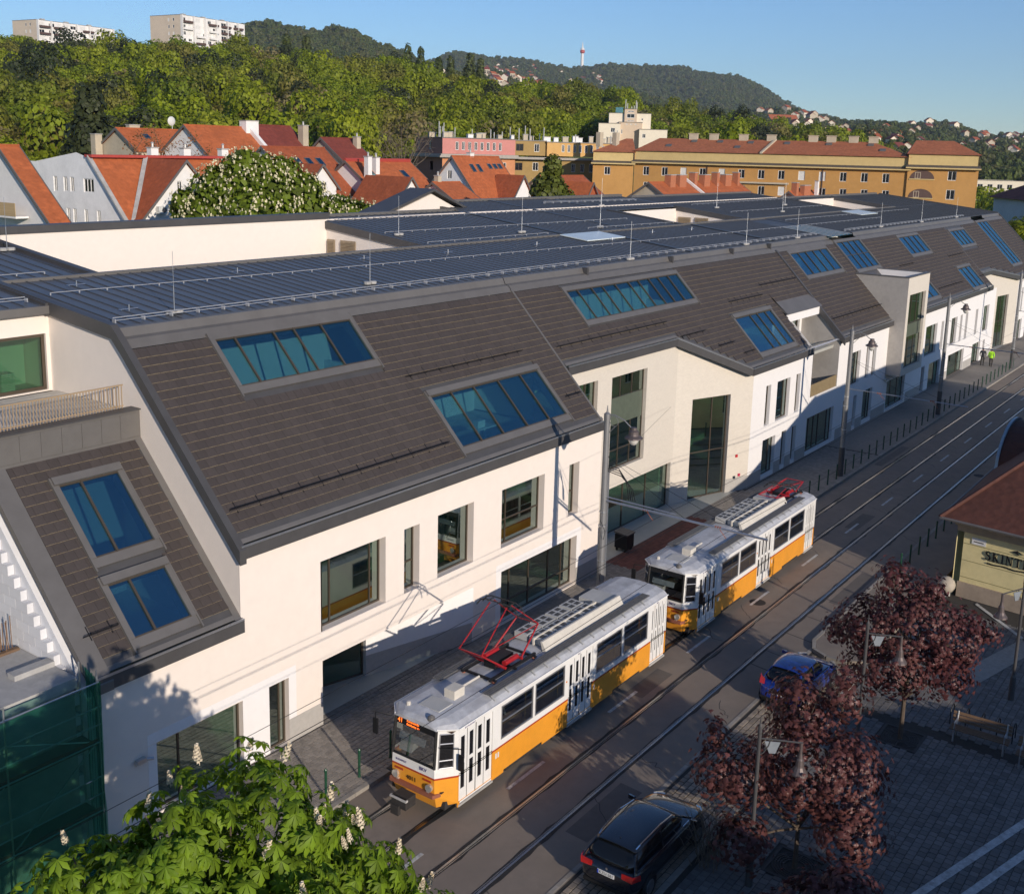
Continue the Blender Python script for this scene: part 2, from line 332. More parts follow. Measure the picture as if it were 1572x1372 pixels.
# left pavement with individual kerb stones
side = tag(MB().poly((-40, CURB_L, .10), (200, CURB_L, .10), (200, 32, .10), (-40, 32, .10)).build('sidewalk', m_pavebed), kind='structure')
kb = MB().box(0, .985, CURB_L-.02, CURB_L+.16, -.05, .135).mesh('kerb_stone'); kb.materials.append(m_kerb)
for k in range(150): link('kerb_stone', kb, side, (8+k, 0, 0))
def paver_field(parent, name, inside, x0, x1, y0, y1, w, l, z, material, th=.05, gap=.012, near=None, nmax=0, bond=.5, jit=.004, rot=None):
    """Rows of pavers: the nearest nmax are objects, the others one joined mesh."""
    cells = []
    nr = int((y1-y0)/w); rng = random.Random(sum(map(ord, name)))
    for i in range(nr):
        yy = y0+i*w; off = (i % 2)*bond*l; n_ = int((x1-x0)/l)
        for j in range(n_):
            xx = x0+off+j*l
            if inside(xx+l/2, yy+w/2): cells.append((xx, yy))
    if nmax:
        cells.sort(key=lambda c: (c[0]-near[0])**2+(c[1]-near[1])**2)
    me = MB(); b_ = .008
    me.add([(0,0,-th),(l-gap,0,-th),(l-gap,w-gap,-th),(0,w-gap,-th),(0,0,-b_),(l-gap,0,-b_),(l-gap,w-gap,-b_),(0,w-gap,-b_),(b_,b_,0),(l-gap-b_,b_,0),(l-gap-b_,w-gap-b_,0),(b_,w-gap-b_,0)],
           [(0,1,5,4),(1,2,6,5),(2,3,7,6),(3,0,4,7),(4,5,9,8),(5,6,10,9),(6,7,11,10),(7,4,8,11),(8,9,10,11)])
    pm = me.mesh(name); pm.materials.append(material)
    for c in cells[:nmax]:
        link(name, pm, parent, (c[0]-parent.location.x, c[1]-parent.location.y, z+rng.uniform(-jit, jit)))
    big = MB()
    for c in cells[nmax:]:
        zz = z+rng.uniform(-jit, jit); big.add([(v[0]+c[0], v[1]+c[1], v[2]+zz) for v in me.v], me.f)
    if big.v: tag(big.build(name+'_field', material, parent), kind='stuff')
def in_walk(x, y):
    if y < 25.15: return True
    if 42.2 < x < 53.4: return y < 27.35
    if 53.4 <= x < 59.2: return y < 27.3-(x-53.4)*.36
    if 24.4 < x < 32.6: return y < 25.2+1.9*(32.6-x)/8.2
    return False
def in_red(x, y): return 43.5 < x < 52.5 and y > 22.9 and (y-22.9) > abs(x-49)*0.18
paver_field(side, 'sidewalk_paver', lambda x, y: in_walk(x, y) and not in_red(x, y), 8, 72, CURB_L+.17, 29, .2, .2, .125, m_walk, near=(21, 21.5), nmax=300)
paver_field(side, 'red_paver', lambda x, y: in_walk(x, y) and in_red(x, y), 43, 54, CURB_L+.17, 28, .2, .2, .125, m_redpave, near=(47, 23), nmax=150)
MB().poly((72.2, CURB_L+.17, .121), (200, CURB_L+.17, .121), (200, 27.5, .121), (72.2, 27.5, .121)).build('far_paving', m_walk, side)
# square to the south of the road
sq = tag(MB().poly((-40, -40, -.02), (200, -40, -.02), (200, CURB_R-.15, -.02), (-40, CURB_R-.15, -.02)).build('square', m_pavebed), kind='structure')
bx_ = MB().box(0, .38, 0, .14, -.1, .012).mesh('edge_stone'); bx_.materials.append(m_kerb)
for k in range(58): link('edge_stone', bx_, sq, (18+k*.4, CURB_R-.16, 0))
def in_bay(x, y): return 12.0 < y < CURB_R-.16 and 18 < x < 40.4
GRATES = [(36.2, 9.2), (27.2, 9.4), (22.3, 7.4)]
def in_sq(x, y):
    if y > 11.8: return False
    if x > 48.7 and y > 7.2: return False
    return all(abs(x-gx) > .75 or abs(y-gy) > .75 for gx, gy in GRATES) and not (36.9 < x < 37.6 and y > 3)
paver_field(sq, 'parking_sett', in_bay, 18, 41, 12.02, CURB_R-.18, .2, .26, .0, m_sett, near=(28.5, 13.4), nmax=300, gap=.03, jit=.008)
paver_field(sq, 'square_paver', in_sq, 16, 50, -3, 11.8, .24, .24, .0, m_paver, near=(31, 6.5), nmax=300, gap=.016, jit=.006, bond=.5)
for x0 in (16,):
    st = MB().box(0, .78, 0, .18, -.06, .004).mesh('border_slab'); st.materials.append(m_kerb)
    for k in range(32): link('border_slab', st, sq, (18+k*.8, 11.81, .002))
# painted bay lines and pale bands on the square
for (xa, ya), (xb, yb), w_ in (((20.0, 8.59), (44.0, 1.4), .20), ((20.0, 7.72), (44.0, .62), .20)):
    d_ = Vector((xb-xa, yb-ya, 0)).normalized(); n_ = Vector((-d_.y, d_.x, 0))
    MB().obox(Vector((xa, ya, .008)), d_*26, n_*w_*1.2, Vector((0, 0, .004))).build('bay_line', m_paint, sq)
MB().poly((41.9, 8.1, .010), (47.2, 6.75, .010), (49.0, 7.2, .010), (43.34, 8.7, .010)).build('pale_band', m_kerb, sq)
MB().poly((50.1, 10.1, .010), (46.0, 6.2, .010), (46.15, 6.1, .010), (50.3, 10.05, .010)).build('white_line', m_paint, sq)
# raised corner of the pavement past the blue car, with a curved kerb
isl = [(41.6, 14.28), (75, 14.28), (75, 12.0), (41.0, 12.0), (40.55, 12.6), (40.55, 13.4), (40.9, 14.0)]
corner = tag(MB().prism([(x, y, -.03) for x, y in isl], (0, 0, .15)).build('pavement_corner', m_asph, fix=True), kind='structure')
kc = MB()
kp = [(75, 14.3), (41.6, 14.3), (40.85, 14.02), (40.5, 13.4), (40.5, 12.6)]
for (xa, ya), (xb, yb) in zip(kp[:-1], kp[1:]):
    d_ = Vector((xb-xa, yb-ya, 0)); L_ = d_.length; d_.normalize(); n_ = Vector((d_.y, -d_.x, 0)); nn = max(1, int(L_/1.0))
    for k in range(nn):
        q = MB(); q.obox(Vector((xa, ya, -.03))+d_*(k*L_/nn)-n_*.02, d_*(L_/nn-.015), n_*.15, Vector((0, 0, .17))); q.build('kerb_stone', m_kerb, corner, fix=True)
# manholes / patches on the road
for (x, y) in ((44, 17.9), (72, 15.1)):
    MB().lathe((x, y, 0), [(.36, .0), (.36, .007)], 20).build('manhole_cover', m_joint, road)
for (x, y) in ((52, 23.6), (26.5, 23.2)):
    MB().box(x-.45, x+.45, y-.35, y+.35, .1, .132).build('access_cover', m_conc, side)
for x, w_ in ((37.9, .05), (39.4, .04), (41.5, .05), (43.7, .05), (46.1, .05)):
    MB().poly((x, 14.35, .0025), (x+w_, 14.35, .0025), (x+w_+.5, 17.0, .0025), (x+.5, 17.0, .0025)).build('slab_joint', m_joint, road)

m_patch = mat('asphalt_patch', (0.13, 0.115, 0.10), 0.9, 0.12, 2, bump=0.5, bscale=90); m_crack = mat('crack_seal', (0.045, 0.042, 0.04), 0.8, .2, 5)
prn = random.Random(12)
for x, y, l_, w_ in ((24.5, 14.6, 3.2, .8), (33.0, 17.6, 2.4, .7), (46, 14.7, 4.5, .7), (56.5, 17.7, 3.0, .7), (30.2, 20.6, 5.0, .6), (70, 20.7, 6, .5), (17.5, 17.5, 2.2, .9)):
    MB().poly((x, y, .0022), (x+l_, y+prn.uniform(-.04, .04), .0022), (x+l_+.06, y+w_, .0022), (x+.05, y+w_, .0022)).build('road_patch', m_patch, road)
for k in range(16):
    x = 17+k*4.3+prn.uniform(-1, 1); y = prn.choice((14.5, 17.4, 17.9)); q = MB(); px_, py_ = x, y
    for j in range(7):
        nx, ny = px_+prn.uniform(-.12, .32), py_+prn.uniform(.05, .28); d_ = Vector((nx-px_, ny-py_, 0)); n_ = Vector((-d_.y, d_.x, 0)).normalized()*.012
        q.poly(Vector((px_, py_, .0032))-n_, Vector((nx, ny, .0032))-n_, Vector((nx, ny, .0032))+n_, Vector((px_, py_, .0032))+n_); px_, py_ = nx, ny
    q.build('crack', m_crack, road)
# ------------------------------------------------------------------ the long white building
SL, EA, EY = 1.037, 7.55, 25.2
COSS = 1/math.sqrt(1+SL*SL); SINS = SL*COSS
SUP = Vector((0, COSS, SINS)); SNM = Vector((0, -SINS, COSS))
def zS(y, dz=0.0): return EA+dz+SL*(y-EY)
def zP(y): return 13.58+.115*(y-31.06)
B = thing('office_building', (80, 30, 0), 'long new white building with brown tiled roof slopes and grey metal roof', 'building')
FY2 = 25.35
bw = dict(fm=m_bronze, gm=g_fac)
# --- facade of the two near houses
hA = [(17.65, 20.85, .2, 2.43), (21.93, 22.77, .12, 2.45), (24.25, 27.44, 3.52, 6.02), (28.43, 29.28, 3.52, 6.0), (30.33, 32.53, 3.53, 6.03), (34.38, 37.45, 3.55, 6.05), (39.38, 40.2, 3.6, 6.0), (34.45, 40.2, .2, 2.52)]
wall('facade_wall', (0, FY), (1, 0), 15.9, 20.85, .05, 4.95, hA[:1], m_cream, B, .3)
wall('facade_wall', (0, FY), (1, 0), 20.85, 24.3, .05, 7.3, hA[1:2]+[(24.25, 24.3, 3.52, 6.02)], m_cream, B, .3)
wall('facade_wall', (0, FY), (1, 0), 24.3, 32.6, 2.45, 7.3, [(24.3, 27.44, 3.52, 6.02)]+hA[3:5], m_cream, B, .42)
wall('facade_wall', (0, FY), (1, 0), 32.6, 42.05, .05, 7.3, hA[5:], m_cream, B, .42)
window(B, (0, FY), (1, 0), *hA[0], vb=(.28,), **bw); window(B, (0, FY), (1, 0), *hA[1], vb=(.7,), **bw)
window(B, (0, FY), (1, 0), *hA[2], vb=(.22, .84), hb=(), inset=.3, **bw); window(B, (0, FY), (1, 0), *hA[3], vb=(), hb=(.42,), inset=.3, **bw)
window(B, (0, FY), (1, 0), *hA[4], vb=(), inset=.3, **bw); window(B, (0, FY), (1, 0), *hA[5], vb=(.22,), hb=(.42,), inset=.3, **bw)
window(B, (0, FY), (1, 0), *hA[6], hb=(.42,), inset=.3, **bw); window(B, (0, FY), (1, 0), *hA[7], vb=(.17, .42, .68, .86), hb=(.30,), inset=.3, **bw)
# painted surrounds, plinths
def slab(x0, x1, z0, z1, y, mt, nm, t=.004, par=B): MB().box(x0, x1, y-t, y-.0005, z0, z1).build(nm, mt, par)
for a in ((17.35, 17.65, .05, 2.43), (17.35, 23.1, 2.455, 2.78), (20.85, 21.93, .05, 2.455), (22.77, 23.1, .95, 2.455)): slab(*a, FY, m_white, 'painted_surround')
for a in ((34.1, 34.45, .05, 2.52), (34.1, 40.55, 2.52, 2.86), (40.2, 40.55, .95, 2.52)): slab(*a, FY, m_white, 'painted_surround')
for a in ((22.772, 24.3, .05, .945), (40.2, 42.05, .05, .945)): slab(*a, FY, m_plinth, 'plinth', .012)
# slanted ground-floor wall under the overhang
dsl = Vector((32.6-24.3, -2.15, 0)); Ls = dsl.length
wall('recess_wall', (24.3, FY+2.15), dsl, 0, Ls, .05, 2.45, [(.1, 3.55, .12, 2.44)], m_white, B, .2)
window(B, (24.3, FY+2.15), dsl, .1, 3.55, .12, 2.44, vb=(.5,), **bw)
_n = Vector((dsl.y, -dsl.x, 0)).normalized(); q = MB(); q.obox(Vector((24.3, FY+2.15, .05))+dsl.normalized()*3.56, dsl.normalized()*(Ls-3.6), _n*.01, Vector((0, 0, .9))); q.build('plinth', m_plinth, B)
MB().poly((24.3, FY, 2.451), (32.6, FY, 2.451), (24.3, FY+2.3, 2.451)).build('soffit', m_white, B)
MB().poly((24.3, FY, .05), (24.3, FY+2.2, .05), (24.3, FY+2.2, 2.45), (24.3, FY, 2.45)).build('recess_cheek', m_white, B)
# gable towards the building site, terrace level
gw = MB(); gw.prism([(20.86, 25.22, 0), (20.86, 25.22, 7.3), (20.86, 30.6, 12.95), (20.86, 31.05, 13.42), (20.86, 38.3, 14.2), (20.86, 38.3, 0)], (.28, 0, 0)); gw.build('gable_wall', m_cream, B, fix=True)
lw = MB(); lw.prism([(15.9, 25.22, 0), (15.9, 25.22, 4.95), (15.9, 29.9, 9.85), (15.9, 34.9, 10.6), (15.9, 34.9, 0)], (.25, 0, 0)); lw.build('party_wall', m_cream, B, fix=True)
# --- recess court
RX0, RX1, RX2, RYb = 42.05, 53.5, 59.27, 27.4
d2 = Vector((RX2-RX1, FY2-RYb, 0)); L2 = d2.length
h1 = [(43.4, 45.15, 6.3, 8.62), (46.5, 50.1, 3.6, 8.53), (46.3, 53.3, .12, 2.68)]
wall('court_wall', (0, RYb), (1, 0), RX0, RX1, .05, 9.6, h1, m_stone, B, .25)
window(B, (0, RYb), (1, 0), *h1[0], vb=(.5,), **bw)
w_ = window(B, (0, RYb), (1, 0), *h1[1], vb=(.33, .66), hb=(.2, .48, .76), **bw)
MB().box(46.6, 50.0, RYb+.19, RYb+.20, 5.95, 7.35).build('spandrel', mat('spandrel_green', (.10, .12, .09), .35), w_)
window(B, (0, RYb), (1, 0), *h1[2], vb=(.3, .65), **bw)
h2 = [(1.3, 4.31, .12, 6.08)]
wall('court_wall', (RX1, RYb), d2, 0, L2, .05, [(0, zS(RYb)-.1), (L2, zS(FY2)-.15)], h2, m_stone, B, .3)
window(B, (RX1, RYb), d2, *h2[0], vb=(.58,), hb=(.46,), fw=.09, **bw)
MB().poly((RX0, FY, .05), (RX0, RYb, .05), (RX0, RYb, 9.5), (RX0, FY, 7.3)).build('return_wall', m_cream, B)
q = MB(); q.obox(Vector((RX1, RYb, .05))+d2.normalized()*4.33, d2.normalized()*(L2-4.33), Vector((d2.y, -d2.x, 0)).normalized()*.01, Vector((0, 0, .9))); q.build('plinth', m_plinth, B)
for (s_, z_, c_) in ((5.0, 2.2, (.5, .02, .03)), (5.3, 1.0, (.5, .02, .08)), (4.9, .9, (.03, .04, .05))):
    p_ = Vector((RX1, RYb, z_))+d2.normalized()*s_; n_ = Vector((d2.y, -d2.x, 0)).normalized()
    q = MB(); q.obox(p_, d2.normalized()*.16, n_*.06, Vector((0, 0, .16))); q.build('alarm_box', mat('alarm_%.2f' % z_, c_, .4), B)
# --- house with narrow windows and loggia (59.3 - 73.6), next house (73.6 - 85)
h3 = [(61.25, 61.98, 3.55, 6.05), (62.95, 65.0, 3.55, 6.05), (66.0, 66.72, 3.55, 6.05), (61.25, 63.2, .35, 2.65), (64.2, 64.93, .35, 2.65), (65.9, 66.62, .35, 2.65), (68.4, 73.4, .3, 2.72), (68.6, 73.6, 4.08, 7.4)]
wall('facade_wall', (0, FY2), (1, 0), RX2, 73.6, .05, 7.4, h3, m_white, B, .25)
for h in h3[:6]: window(B, (0, FY2), (1, 0), *h, vb=(.72,) if h[1]-h[0] > 1.5 else (), **bw)
window(B, (0, FY2), (1, 0), *h3[6], vb=(.18, .36, .54, .86), **bw)
h4 = [(76.15, 78.2, 3.6, 6.05), (79.5, 80.28, 3.65, 6.1), (80.95, 81.75, 3.65, 6.1), (75.3, 76.05, .4, 2.72), (77.43, 78.14, .4, 2.72), (79.5, 81.62, .4, 2.75)]
wall('facade_wall', (0, FY2), (1, 0), 73.6, 84.9, .05, 7.45, h4, m_white, B, .25)
for h in h4: window(B, (0, FY2), (1, 0), *h, vb=(.72,) if h[1]-h[0] > 1.5 else (), **bw)
# loggia: floor, back wall with window, grey cheek, parapet
LGY = 28.2
MB().box(68.6, 73.6, FY2+.02, LGY, 3.85, 4.07).build('loggia_floor', m_conc, B)
wall('loggia_back_wall', (0, LGY), (1, 0), 67.9, 73.6, 4.07, 9.4, [(69.4, 73.2, 4.2, 8.9)], m_white, B, .15)
window(B, (0, LGY), (1, 0), 69.4, 73.2, 4.2, 8.9, vb=(.5,), hb=(.5,), **bw)
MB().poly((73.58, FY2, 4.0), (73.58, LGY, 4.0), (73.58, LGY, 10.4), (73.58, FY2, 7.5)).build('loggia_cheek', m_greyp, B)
MB().poly((68.62, FY2, 4.0), (68.62, LGY, 4.0), (68.62, LGY, 10.3), (68.62, FY2, 7.4)).build('loggia_cheek', m_white, B)
MB().box(68.62, 73.56, FY2+.05, FY2+.09, 4.07, 4.9).build('loggia_parapet', mat('brass_panel', (.33, .25, .14), .5, metal=.3), B)
db = MB(); db.box(67.7, 73.58, 26.95, 27.25, 9.0, 9.55); db.build('dormer_beam', m_white, B)
dr = MB(); dr.prism([(67.5, 26.8, 9.56), (67.5, 27.3, 9.75), (67.5, 28.4, 10.9), (67.5, 28.4, 10.75)], (6.1, 0, 0)); dr.build('dormer_roof', m_sheet, B, fix=True)
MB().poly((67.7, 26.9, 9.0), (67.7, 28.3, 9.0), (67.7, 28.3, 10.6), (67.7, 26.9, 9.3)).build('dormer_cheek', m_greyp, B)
# --- grey projecting box
BX0, BX1, BYF, BZ0, BZ1 = 84.4, 89.9, 24.2, 3.25, 10.85
wall('bay_front', (0, BYF), (1, 0), BX0, BX1, BZ0, BZ1, [(85.0, 89.25, 3.75, 9.5)], m_stone, B, .25)
window(B, (0, BYF), (1, 0), 85.0, 89.25, 3.75, 9.5, vb=(.3, .62), hb=(.42, .60), **bw)
MB().box(85.05, 89.2, BYF+.19, BYF+.2, 6.15, 7.15).build('spandrel', MATS['spandrel_green'], B)
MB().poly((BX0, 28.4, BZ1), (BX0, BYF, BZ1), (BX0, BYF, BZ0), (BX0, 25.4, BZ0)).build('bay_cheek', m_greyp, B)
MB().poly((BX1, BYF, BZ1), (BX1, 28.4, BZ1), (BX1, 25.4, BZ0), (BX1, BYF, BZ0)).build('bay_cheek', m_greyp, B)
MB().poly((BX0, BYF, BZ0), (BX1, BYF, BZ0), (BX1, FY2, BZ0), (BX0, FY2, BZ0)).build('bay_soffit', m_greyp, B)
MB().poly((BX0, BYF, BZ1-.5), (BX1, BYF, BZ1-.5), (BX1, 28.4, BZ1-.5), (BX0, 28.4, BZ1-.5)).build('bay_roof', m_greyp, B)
cp = MB()
for a in ((BX0-.05, BX0+.25, BYF-.05, 28.4), (BX1-.25, BX1+.05, BYF-.05, 28.4), (BX0+.25, BX1-.25, BYF-.05, BYF+.25)): cp.box(a[0], a[1], a[2], a[3], BZ1, BZ1+.07)
cp.build('bay_coping', m_sheet, B)
MB().poly((BX0+.25, BYF+.25, BZ1-.5), (BX0+.25, 28.4, BZ1-.5), (BX0+.25, 28.4, BZ1), (BX0+.25, BYF+.25, BZ1)).build('bay_parapet', m_white, B)
MB().poly((BX1-.25, BYF+.25, BZ1), (BX1-.25, 28.4, BZ1), (BX1-.25, 28.4, BZ1-.5), (BX1-.25, BYF+.25, BZ1-.5)).build('bay_parapet', m_white, B)
wall('facade_wall', (0, FY2), (1, 0), 84.9, 90.1, .05, 3.3, [(85.1, 89.8, .3, 2.6)], m_white, B, .25)
window(B, (0, FY2), (1, 0), 85.1, 89.8, .3, 2.6, vb=(.35, .7), **bw)
# --- farther houses
h5 = [(94.68, 98.1, 3.2, 5.8), (99.4, 100.2, 3.2, 5.75), (102.7, 104.68, 3.2, 5.65), (105.75, 106.5, 3.15, 5.65), (107.65, 108.5, 3.12, 5.65), (111.4, 112.3, 3.1, 5.6), (114.55, 116.7, 3.05, 5.6),
      (94.4, 95.36, .15, 2.38), (96.62, 100.05, .12, 2.35), (102.7, 108.25, .12, 2.25), (111.4, 114.5, .12, 2.15), (115.55, 116.4, .12, 2.1)]
wall('facade_wall', (0, FY2), (1, 0), 90.1, 119.1, .05, 7.1, h5, m_white, B, .25)
for h in h5: window(B, (0, FY2), (1, 0), *h, vb=(.7,) if h[1]-h[0] > 1.5 else (), **bw)
d3 = Vector((129.4-120.5, FY2-26.4, 0)); L3 = d3.length
wall('court_wall', (0, 26.4), (1, 0), 116.3, 120.5, .05, 8.7, [], m_stone, B, .2)
wall('court_wall', (120.5, 26.4), d3, 0, L3, .05, [(0, 8.65), (L3, 7.3)], [(2.8, 6.2, .12, 5.7)], m_stone, B, .3)
window(B, (120.5, 26.4), d3, 2.8, 6.2, .12, 5.7, vb=(.5,), hb=(.5,), **bw)
h6 = [(131.5, 132.3, 3.3, 6), (134.5, 136.5, 3.3, 6), (138.5, 139.3, 3.3, 6), (131.2, 133.2, .12, 2.4), (135, 138, .12, 2.4)]
wall('facade_wall', (0, FY2), (1, 0), 129.4, 142, .05, 7.1, h6, m_white, B, .25)
for h in h6: window(B, (0, FY2), (1, 0), *h, vb=(.6,) if h[1]-h[0] > 1.5 else (), **bw)
MB().poly((142, FY2, .05), (142, 45, .05), (142, 45, 15.1), (142, 31, 13.5), (142, FY2, 7.4)).build('end_wall', m_white, B)
for x0, x1 in ((59.3, 68.4), (74, 84.9), (90.2, 94.3), (100.1, 102.6), (108.3, 111.3), (116.5, 119)):
    last = x0
    for h in sorted([h for h in h3+h4+h5 if h[2] < 1 and h[0] >= x0-.3 and h[1] <= x1+.3])+[(x1, x1, 0, 0)]:
        if h[0] > last+.05: MB().box(last, h[0], FY2-.012, FY2-.0005, .05, .9).build('plinth', m_plinth, B)
        last = h[1]

# --- interiors seen through the glass
itf = MB()
itf.box(16.2, 41.9, 25.65, 36, 3.0, 3.3); itf.box(42, 141, 27.8, 36, 3.0, 3.3); itf.box(59.5, 84, 25.8, 27.8, 3.0, 3.3); itf.box(90.2, 119, 25.8, 27.8, 2.8, 3.0)
itf.build('interior_floor', m_intf, B)
itf = MB(); itf.box(21.2, 41.9, 25.7, 36, 6.75, 6.95); itf.box(42, 141, 27.8, 36, 6.75, 6.95); itf.box(59.5, 84, 25.8, 27.8, 6.75, 6.95); itf.build('interior_floor', m_intf, B)
itf = MB(); itf.box(16.2, 20.8, 25.7, 34.8, 4.4, 4.6); itf.build('interior_floor', m_intf, B)
itf = MB(); itf.poly((16, 25.6, .14), (141, 25.6, .14), (141, 36, .14), (16, 36, .14)); itf.build('interior_floor', m_intf, B)
itf = MB(); itf.box(16.2, 20.8, 31.0, 31.15, .1, 10.5); itf.box(21.2, 141, 32.4, 32.55, .1, 13.4); itf.build('interior_wall', m_intw, B)
for x in (21.25, 29.8, 33.6, 41.7, 52.9, 67.9, 74.2, 84.6, 101.3, 110, 120.3): MB().box(x, x+.15, 27.9 if 42 < x < 54 else 26.2, 32.4, .15, 7.0).build('interior_partition', m_intw, B)
for x in (31.5, 41.7, 58.6, 73.7): MB().box(x, x+.15, 28.9, 32.4, 6.95, 10.9).build('interior_partition', m_intw, B)
q = MB()
for k, (x, y, z) in enumerate(((26.0, 28.6, 3.3), (31.2, 28.0, 3.3), (36.0, 29.2, 3.3), (26.2, 30.2, 6.95), (28.6, 29.9, 6.95), (48.5, 30.4, 6.95), (51, 30.2, 6.95), (36.4, 28.0, 6.95))):
    q.box(x, x+1.3, y, y+.7, z+.70, z+.74); q.box(x+.05, x+.1, y+.05, y+.1, z, z+.7); q.box(x+1.2, x+1.25, y+.6, y+.65, z, z+.7); q.box(x+.2, x+.7, y+.2, y+.5, z+.74, z+1.05)
q.build('interior_boxes', m_intw, B)

# ------------------------------------------------------------------ tiled slopes
TW, TL = .36, .335
tile = MB()
w_, l_ = TW-.010, TL+.05
tile.add([(0, 0, 0), (w_, 0, 0), (w_, 0, .046), (0, 0, .046), (0, l_, -.004), (w_, l_, -.004), (w_, l_, .012), (0, l_, .012)], [(0, 1, 2, 3), (3, 2, 6, 7), (1, 5, 6, 2), (4, 0, 3, 7), (5, 4, 7, 6)])
tile_me = tile.mesh('roof_tile'); tile_me.materials.append(m_tile); tile_me.materials.append(m_tedge); tile_me.polygons[0].material_index = 1
def tile_matrix(x, y, z):
    mm = Matrix.Identity(4)
    for i in range(3): mm[i][0] = (1, 0, 0)[i]; mm[i][1] = SUP[i]; mm[i][2] = SNM[i]; mm[i][3] = (x, y, z)[i]
    return mm
TILES_LEFT = 300
def slope(x0, x1, y0, y1, dz, yl, holes, single):
    """Slab with real rooflight openings, tiles laid on it. yl(x): lower edge; holes: (x0,x1,ya,yb)."""
    global TILES_LEFT
    xs = sorted(set([x0, x1]+[h[0] for h in holes]+[h[1] for h in holes]+[b for b in (53.0, 58.4, 67.7, 120.3, 128.6) if x0 < b < x1]))
    b = MB()
    for a, c in zip(xs[:-1], xs[1:]):
        mid = (a+c)/2; cur = None
        hs = sorted([h for h in holes if h[0] <= mid <= h[1]], key=lambda h: h[2])
        lo = [(a, yl(a+1e-4)), (c, yl(c-1e-4))]
        for h in hs+[(0, 0, y1, y1)]:
            top = h[2]
            pa, pc = lo
            if top > max(pa[1], pc[1])+.02: b.poly((pa[0], pa[1], zS(pa[1], dz)), (pc[0], pc[1], zS(pc[1], dz)), (c, top, zS(top, dz)), (a, top, zS(top, dz)))
            lo = [(a, h[3]), (c, h[3])]
    # reveals of the openings
    for h in holes:
        dn = -SNM*.35
        P = [Vector((x, y, zS(y, dz))) for x, y in ((h[0], h[2]), (h[1], h[2]), (h[1], h[3]), (h[0], h[3]))]
        for p, q_ in zip(P, P[1:]+P[:1]): b.poly(p, p+dn, q_+dn, q_)
    part = b.build('roof_slope', m_sheetd, B)
    off = wloc(part); rng = random.Random(int(x0*10)); cells = []
    nrow = int((y1-y0)/(TL*COSS)); dy = TL*COSS
    for i in range(nrow):
        y = y0+i*dy; sh = (i % 2)*.5*TW
        for j in range(-1, int((x1-x0)/TW)+1):
            xa = x0+sh+j*TW; xb = xa+w_
            xa, xb = max(xa, x0), min(xb, x1)
            if xb-xa < .08: continue
            if y < max(yl(xa), yl(xb))+.10: continue
            segs = [(xa, xb)]
            for h in holes:
                if y+dy > h[2]-.20 and y < h[3]+.17:
                    ns = []
                    for a_, b_ in segs:
                        if b_ < h[0]-.19 or a_ > h[1]+.19: ns.append((a_, b_)); continue
                        if a_ < h[0]-.19: ns.append((a_, h[0]-.19))
                        if b_ > h[1]+.19: ns.append((h[1]+.19, b_))
                    segs = ns
            for a_, b_ in segs:
                if b_-a_ > .06: cells.append((a_, y, (b_-a_)/w_))
    cells.sort(key=lambda c: (c[0]-12)**2+(c[1]-24)**2)
    nmax = min(TILES_LEFT, len(cells)) if single else 0; TILES_LEFT -= nmax
    for xa, y, ws in cells[:nmax]:
        o = bpy.data.objects.new('roof_tile', tile_me); COL.objects.link(o); o.parent = part
        o.matrix_local = tile_matrix(xa-off.x, y-off.y, zS(y, dz)+.012+rng.uniform(-.003, .003)-off.z)@Matrix.Diagonal((ws, 1, 1, 1))
    rest = cells[nmax:]
    if rest:
        V = np.array(tile.v); Mx = np.array([(1, 0, 0), tuple(SUP), tuple(SNM)]); Vw = V@Mx
        n = len(rest); pos = np.array([(xa, y, zS(y, dz)+.012+rng.uniform(-.004, .004)) for xa, y, ws in rest])-np.array(off)
        VW = np.repeat(Vw[None], n, 0); VW[:, :, 0] *= np.array([c[2] for c in rest])[:, None]
        allv = (VW+pos[:, None]).reshape(-1, 3); F = np.array(tile.f); allf = (F[None]+8*np.arange(n)[:, None, None]).reshape(-1, 4)
        me = bpy.data.meshes.new('tile_field'); me.from_pydata(allv.tolist(), [], allf.tolist()); me.materials.append(m_tile); me.materials.append(m_tedge)
        mi = np.zeros(len(allf), dtype=np.int32); mi[0::5] = 1; me.polygons.foreach_set('material_index', mi); me.update()
        tag(link('tile_field', me, part), kind='stuff')
    return part
